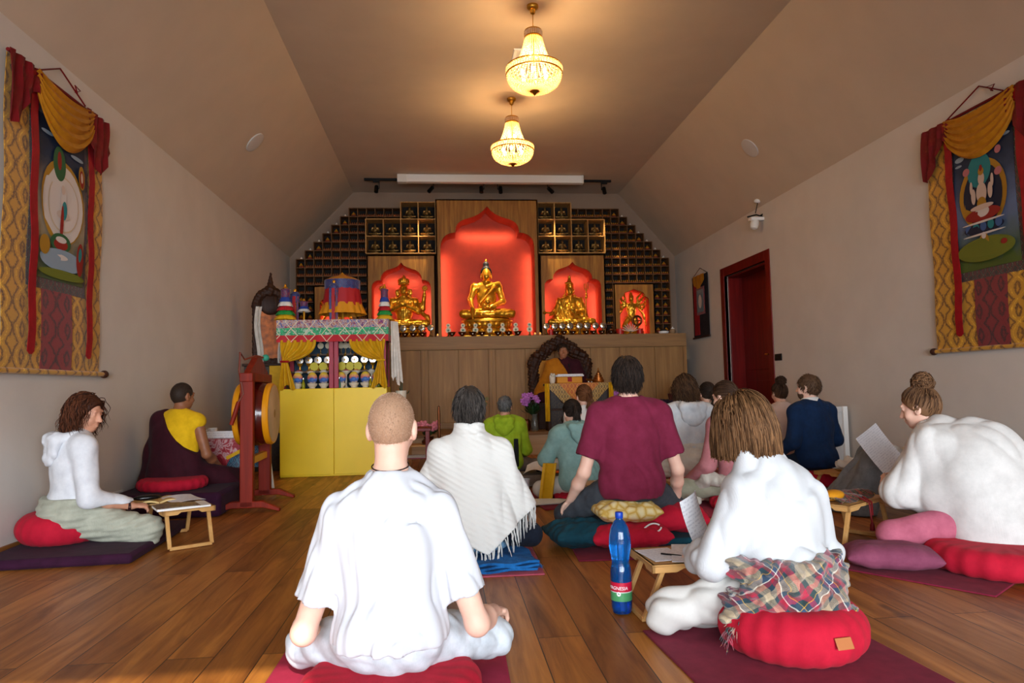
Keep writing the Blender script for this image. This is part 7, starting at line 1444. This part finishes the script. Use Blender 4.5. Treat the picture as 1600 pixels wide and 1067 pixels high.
for sx in (-1, 1): MB().grid(6, 12, lambda u, v: Vector((sx*(w+.012)+.06*(u-.5), -.045-.012*math.sin(u*9), hh+.004-(.52-.08*(sx > 0))*v)), .004).build('yellow_scarf', M_CURT, t)
zt = ZP+hh+.007; xt = 1.868
t = thing('wrapped_scripture', 'stack of loose white pages on a yellow-wrapped scripture on the throne table', 'book', (at(890, 590, Y=9.62).x, 9.66, zt)); MB().span((-.18, -.05, 0), (.18, .07, .09)).build('wrap', mat('silk_amber', '', .6), t, bevel=.008); MB().span((-.03, -.053, .02), (.03, -.048, .085)).build('label_flap', M_RIB, t, smooth=False); MB().span((-.20, -.07, .092), (.20, .08, .115)).build('pages', M_PAPER, t, bevel=.002); MB().span((-.17, -.06, .1155), (.19, .07, .128)).build('pages', M_PAPER, t, bevel=.002)
q = at(863, 590, Y=9.66); t = thing('white_cup', 'glass of white blossoms at the left end of the throne table', 'vase', (q.x, 9.66, zt)); MB().lathe([(.03, 0), (.04, .02), (.045, .09), (.04, .09), (.032, .02), (0, .01)], 16).build('cup', M_TCUP, t)
for k in range(9): MB().ball((.035*math.cos(k*2.4)*(k/9)**.5, .035*math.sin(k*2.4)*(k/9)**.5, .11+.02*math.sin(k*3)), .02, 8, 6).build('blossom', M_TCUP, t)
q = at(935, 588, Y=9.66); t = thing('mandala_offering', 'tiered copper mandala tower at the right end of the throne table', 'ornament', (q.x, 9.66, zt)); MB().lathe([(.075, 0), (.08, .01), (.08, .04), (.066, .045), (.066, .075), (.05, .08), (.05, .105), (.034, .11), (.034, .135), (.018, .14), (.02, .155), (.008, .17), (.012, .19), (0, .215)], 24).build('tower', gold('copper_gilt', 'B86A28', .35, .3), t)
for i, (px, s_) in enumerate(((919, 1), (925, .8))): q = at(px, 592, Y=9.62); t = thing('small_bowl', ['small silver bowl left of the copper mandala tower', 'tiny silver cup touching the copper mandala tower'][i], 'bowl', (q.x, 9.6+.05*i, zt), 0, None, s_); MB().lathe([(.02, 0), (.024, .005), (.012, .015), (.034, .04), (.04, .055), (.035, .055), (0, .03)], 16).build('bowl', M_SILV, t)
# microphone before the lama
t = thing('microphone', 'thin black gooseneck microphone rising before the monk on the throne', 'microphone', (at(893, 590, Y=9.75).x, 9.77, zt)); MB().lathe([(.03, 0), (.03, .012), (.008, .016)], 14).tube([(0, 0, .01), (0, 0, .16), (-.02, .03, .24)], .005).ball((-.024, .035, .26), (.012, .012, .022), 10, 6).build('stand', M_BLACK, t)
# ------------------------------------------------------------------ flowers
M_LEAF = mat('leaf', '1E3A1A', .5, var=.35, vscale=20); M_LEAF2 = mat('dry_leaf', '6A6A3A', .7, var=.3, vscale=20); M_ORCH = mat('orchid', 'B468B4', .5, var=.2, vscale=30); M_PEONY = mat('pink_rose', 'C8707A', .5, var=.15)
def leafy(b, p, d, L, w, n=4):
    d = Vector(d).normalized(); u, v = frame_to(d); P = [Vector(p)+d*L*q+v*(-.25*L*q*q) for q in np.linspace(0, 1, n+1)]; vs = []
    for k, q in enumerate(P): ww = w*math.sin(math.pi*(.08+.9*k/n)); vs += [q-u*ww, q+v*.12*ww, q+u*ww]
    b.add(vs, [(3*k+a, 3*k+a+1, 3*k+a+4, 3*k+a+3) for k in range(n) for a in (0, 1)])
def bouquet(label, x, y, z, vase_h, vase_r, fl, nf, fc, spread, hgt, leafm, nl=40, name='flower_vase', cx=0, vm=None, curls=0, fr=.03, seed=1):
    g = random.Random(seed); t = thing(name, label, 'flowers', (x, y, z))
    MB().lathe([(vase_r*.7, 0), (vase_r*.9, .01), (vase_r, vase_h*.4), (vase_r*.6, vase_h*.8), (vase_r*.8, vase_h), (vase_r*.7, vase_h), (vase_r*.5, vase_h*.75), (0, vase_h*.5)], 20).build('vase', vm or M_SILV, t)
    b = MB()
    for k in range(nl):
        a = g.uniform(0, 6.28); e = g.uniform(.1, 1.2); d = Vector((math.cos(a)*math.sin(e), math.sin(a)*math.sin(e), math.cos(e))); p = Vector((cx*.5, 0, vase_h*.9))+d*g.uniform(.02, .55)*hgt; leafy(b, p, d+Vector((g.uniform(-.4, .4), g.uniform(-.4, .4), g.uniform(-.3, .3))), g.uniform(.06, .15)*hgt/.3, g.uniform(.012, .03))
    for k in range(7): a = k*.9; b.tube([(0, 0, vase_h*.5), (cx*.5+.3*spread*math.cos(a), .3*spread*math.sin(a), vase_h+hgt*.5), (cx+.6*spread*math.cos(a), .6*spread*math.sin(a), vase_h+hgt*.8)], .003, 5)
    b.build('foliage', leafm, t)['kind'] = 'stuff'
    for k in range(nf):
        a = g.uniform(0, 6.28); r = spread*g.random()**.5; c = Vector((cx+r*math.cos(a), r*math.sin(a)*.7-.02, vase_h+hgt*(.55+.5*g.random()))); f = MB()
        for q in range(5): f.ball(c+Vector((fr*.75*math.cos(q*1.257), -.01, fr*.75*math.sin(q*1.257))), (fr*.62, fr*.25, fr*.5), 8, 5, rotm(0, -q*1.257, 0))
        f.ball(c+Vector((0, -.018, 0)), fr*.3, 6, 5); f.build('flower', fc, t)
    return t
q = at(836, 671, Y=9.62); bouquet('tall glass vase of purple orchids left of the throne table', q.x, 9.64, ZP, .24, .055, 0, 16, M_ORCH, .13, .26, M_LEAF, 46, cx=-.05, seed=2, vm=mat('vase_glass', '8A8A80', .15, trans=.6))
q = at(957, 660, Y=9.62); bouquet('vase of purple orchids right of the throne table, half behind the polo shirt', q.x, 9.64, ZP, .24, .05, 0, 12, M_ORCH, .11, .26, M_LEAF, 40, seed=3, vm=mat('vase_glass', '', .15))
q = at(828, 668, Y=9.66); t = thing('dark_jar', 'small dark jar beside the purple orchid vase', 'jar', (q.x-.03, 9.74, ZP)); MB().lathe([(.04, 0), (.055, .05), (.05, .14), (.03, .16), (.03, .17), (0, .17)], 16).build('jar', M_COP, t)
q = at(735, 668, Y=9.62); bouquet('tall vase of dried curly pale-green flowers behind the poncho wearer', q.x-.01, 9.66, ZP, .2, .06, 0, 26, mat('dried_flower', '7A7448', .8, var=.3), .27, .34, M_LEAF2, 50, seed=5, fr=.024)
t = thing('flower_table', 'small birch table with the rose arrangement near the altar step', 'table', (-.26, 8.55, 0)); 
MB().span((-.2, -.16, .24), (.2, .16, .262)).build('top', M_BIRCH, t, bevel=.004)
for sx in (-1, 1):
    for sy in (-1, 1): MB().span((sx*.17-.015, sy*.13-.015, 0), (sx*.17+.015, sy*.13+.015, .24)).build('leg', M_BIRCH, t)
bouquet('bowl arrangement of pink roses and green leaves on a small birch table', -.20, 8.52, .262, .09, .09, 0, 9, M_PEONY, .14, .17, M_LEAF, 60, 'flower_bowl', seed=6, fr=.04, vm=M_COP)
t = thing('incense_stand', 'dark upright incense stand in the rose arrangement', 'ornament', (at(686, 660, Y=8.42).x, 8.37, 0)); MB().lathe([(.06, 0), (.06, .015), (.02, .04), (.016, .34), (.02, .36), (.014, .40), (.018, .62), (.012, .72), (0, .73)], 14).build('stand', M_COP, t)
t = thing('wooden_stool', 'dark red wooden stool with papers partly hidden by the fair-haired man', 'stool', (at(650, 700, Y=7.2).x, 7.25, 0)); hz = at(655, 668, Y=7.2).z
for sx in (-1, 1):
    for sy in (-1, 1): MB().span((sx*.12-.02, sy*.15-.02, 0), (sx*.12+.02, sy*.15+.02, hz)).build('leg', M_DRED, t, bevel=.003)
MB().span((-.16, -.19, hz-.03), (.16, .19, hz)).build('top', M_DRED, t, bevel=.004); MB().span((-.13, -.16, hz*.42), (.13, .16, hz*.45)).build('shelf', M_DRED, t, bevel=.003)
sheet('white sheet on the lower shelf of the dark red stool', t.location.x, 7.2, hz*.45+.001, 0, .2, .26)
q = at(628, 605, Y=8.0); bouquet('thin green sprig in a pale pot beside the vitrine', -.50, 8.1, 0, .92, .08, 0, 2, M_TCUP, .05, .16, M_LEAF, 16, seed=8, fr=.02, vm=M_TCUP)
# ------------------------------------------------------------------ far right corner
q = at(1107, 640, Y=9.0); t = thing('side_table', 'small dark side table near the red door carrying a red box and teal hat', 'table', (q.x, 9.0, 0)); hz = at(1107, 626, Y=9.0).z
MB().span((-.2, -.18, hz-.03), (.2, .18, hz)).build('top', M_CARV, t, bevel=.004)
for sx in (-1, 1):
    for sy in (-1, 1): MB().span((sx*.17-.02, sy*.15-.02, 0), (sx*.17+.02, sy*.15+.02, hz-.03)).build('leg', M_CARV, t)
u = at(1106, 606, Y=9.0); t = thing('red_box', 'red cloth-covered box on the dark side table by the door', 'box', (u.x, 9.02, hz)); MB().span((-.09, -.07, 0), (.09, .07, .15)).build('box', M_RIB, t, bevel=.006)
t = thing('teal_hat', 'rounded teal hat on top of the red box', 'hat', (u.x-.01, 9.02, hz+.151)); MB().lathe([(.075, 0), (.078, .02), (.07, .07), (.04, .095), (0, .1)], 20).build('crown', mat('teal_felt', '0E5A5A', .8), t)
t = thing('crystal_bowl', 'clear faceted bowl in front of the red box', 'bowl', (u.x+.10, 8.9, hz)); MB().lathe([(.03, 0), (.035, .01), (.012, .03), (.03, .05), (.09, .11), (.085, .11), (.02, .05), (0, .05)], 12).build('bowl', mat('crystal_clear', 'E0E4E4', .05, trans=.85), t, smooth=False)
q = at(1052, 640, Y=9.7); t = thing('red_vase', 'slender dark red vase on the platform at the altar end', 'vase', (q.x, 9.75, ZP)); MB().lathe([(.05, 0), (.06, .04), (.03, .16), (.02, .3), (.05, .42), (.06, .48), (.05, .48), (.02, .32), (0, .3)], 16).build('vase', mat('vase_red', '4A120E', .3), t)
q = at(1060, 605, Y=9.9); t = thing('glass_jar', 'tall clear glass jar on a dark plinth at the altar end', 'jar', (q.x, 9.95, ZP)); MB().span((-.09, -.09, 0), (.09, .09, .56)).build('plinth', M_OAK, t, bevel=.004); MB().lathe([(.04, .56), (.05, .565), (.05, .66), (.03, .69), (.03, .70), (.025, .70), (.045, .65), (.045, .57)], 16).build('jar', mat('crystal_clear', '', .05), t)
t = thing('grey_bench', 'low grey upholstered bench on the platform right of the throne', 'bench', (3.0, 9.62, ZP)); MB().span((-.46, 0, .05), (.46, .36, .26)).build('seat', weave('grey_felt', '6E6A68', '7A7674', scale=400), t, bevel=.02)
for sx in (-1, 1): MB().span((sx*.4-.03, .03, 0), (sx*.4+.03, .33, .05)).build('foot', M_BLACK, t)
pillow('dark plum cushion leaning on the grey bench', at(1035, 648, Y=9.7).x, 9.75, .40, .32, .14, weave('plum_cloth', '241A2C', '30243A', scale=420), R(10), ZP+.262, seed=14)
# white heater panel leaning at the right wall
t = thing('panel_heater', 'white framed panel heater standing out from the right wall behind the navy sweater', 'heater', (XR-.03, 6.75, 0))
MB().span((-.50, .015, .04), (-.04, .05, .62)).build('body', mat('heater_white', 'C8C4C0', .5), t, bevel=.006)
for a_, b_ in ((-.55, -.50), (-.05, 0)): MB().span((a_, -.02, .02), (b_, .07, .66)).build('side_post', M_WHITE, t, bevel=.006)
for z0_, z1_ in ((.60, .66), (.03, .08)): MB().span((-.50, -.005, z0_), (-.05, .06, z1_)).build('rail', mat('heater_white', '', .5), t, bevel=.006)
for a_ in (-.5, -.06): MB().span((a_-.03, -.06, 0), (a_+.03, .12, .02)).build('foot', M_BLACK, t)
# ------------------------------------------------------------------ person half hidden behind the white shawl, in a floor chair
t, J = person('person mostly hidden behind the white-shawled woman, knees up under a grey blanket, holding a sheet', (XY(1462, 700, 4.55)[0], 4.55, 0), R(68), .86, sz=.08, lean=-.02, hunch=.16, hp=.3, res=.011, shirt=M_GAUZE, sleeve_e=.05, shirt_e=.03, trousers=M_DKNAVY, hair='crop', hmat=HB('hair_dkbrown', '', ''), seed=41, dens=.6,
    arms={'el': (-.26, .16, .36), 'wl': (-.20, .42, .44), 'er': (.26, .12, .38), 'wr': (.1, .40, .48)}, hands={'l': ((.2, .8, .4), (1, 0, .2), .5), 'r': ((-.2, .8, .4), (-1, 0, .2), .5)}, legs={'kl': (-.13, .46, .42), 'al': (-.14, .62, .06), 'kr': (.12, .46, .42), 'ar': (.12, .62, .06)})
s = SDF((-.45, .05, -.02), (.45, 1.0, .7), .0095)
for q in 'lr': s.cone(J['h'+q]*.35+J['LG']['k'+q]*.65, J['LG']['k'+q], .13, .10, .05); s.cone(J['LG']['k'+q], J['LG']['a'+q]+V3(0, .04, -.03), .10, .15, .05)
s.cone((-.14, .46, .42), (.14, .46, .42), .09, None, .06); s.cone((-.16, .5, .36), (-.26, .62, .04), .09, .12, .06); s.cone((0, .5, .4), (0, .72, .05), .1, .16, .05); s.warp(folds(43, .018, (11, 11, 3), .9)); s.cut((0, 0, .006), (0, 0, -1)); s.build('blanket', weave('grey_wool', '6A7074', '7C8286', scale=240, bump=.5), t)
t = thing('floor_chair', 'black legless floor chair behind the white-shawled woman', 'chair', (XY(1462, 700, 4.55)[0]+.13, 4.50, 0), R(68)); MB().span((-.24, -.22, 0), (.24, .26, .06)).build('seat', M_BLACK, t, bevel=.02); MB().box((0, -.26, .27), (.46, .05, .50), rotm(R(12))).build('backrest', M_BLACK, t, bevel=.02)
p = at(1379, 705, Y=4.3); sheet('printed sheet held up above the grey blanket near the right wall', p.x, 4.32, p.z, 0, .23, .31, .03, text_mat('picture_sheet', 'E0E0E4', '9090A0', 420), (R(62), R(-24), R(22)))
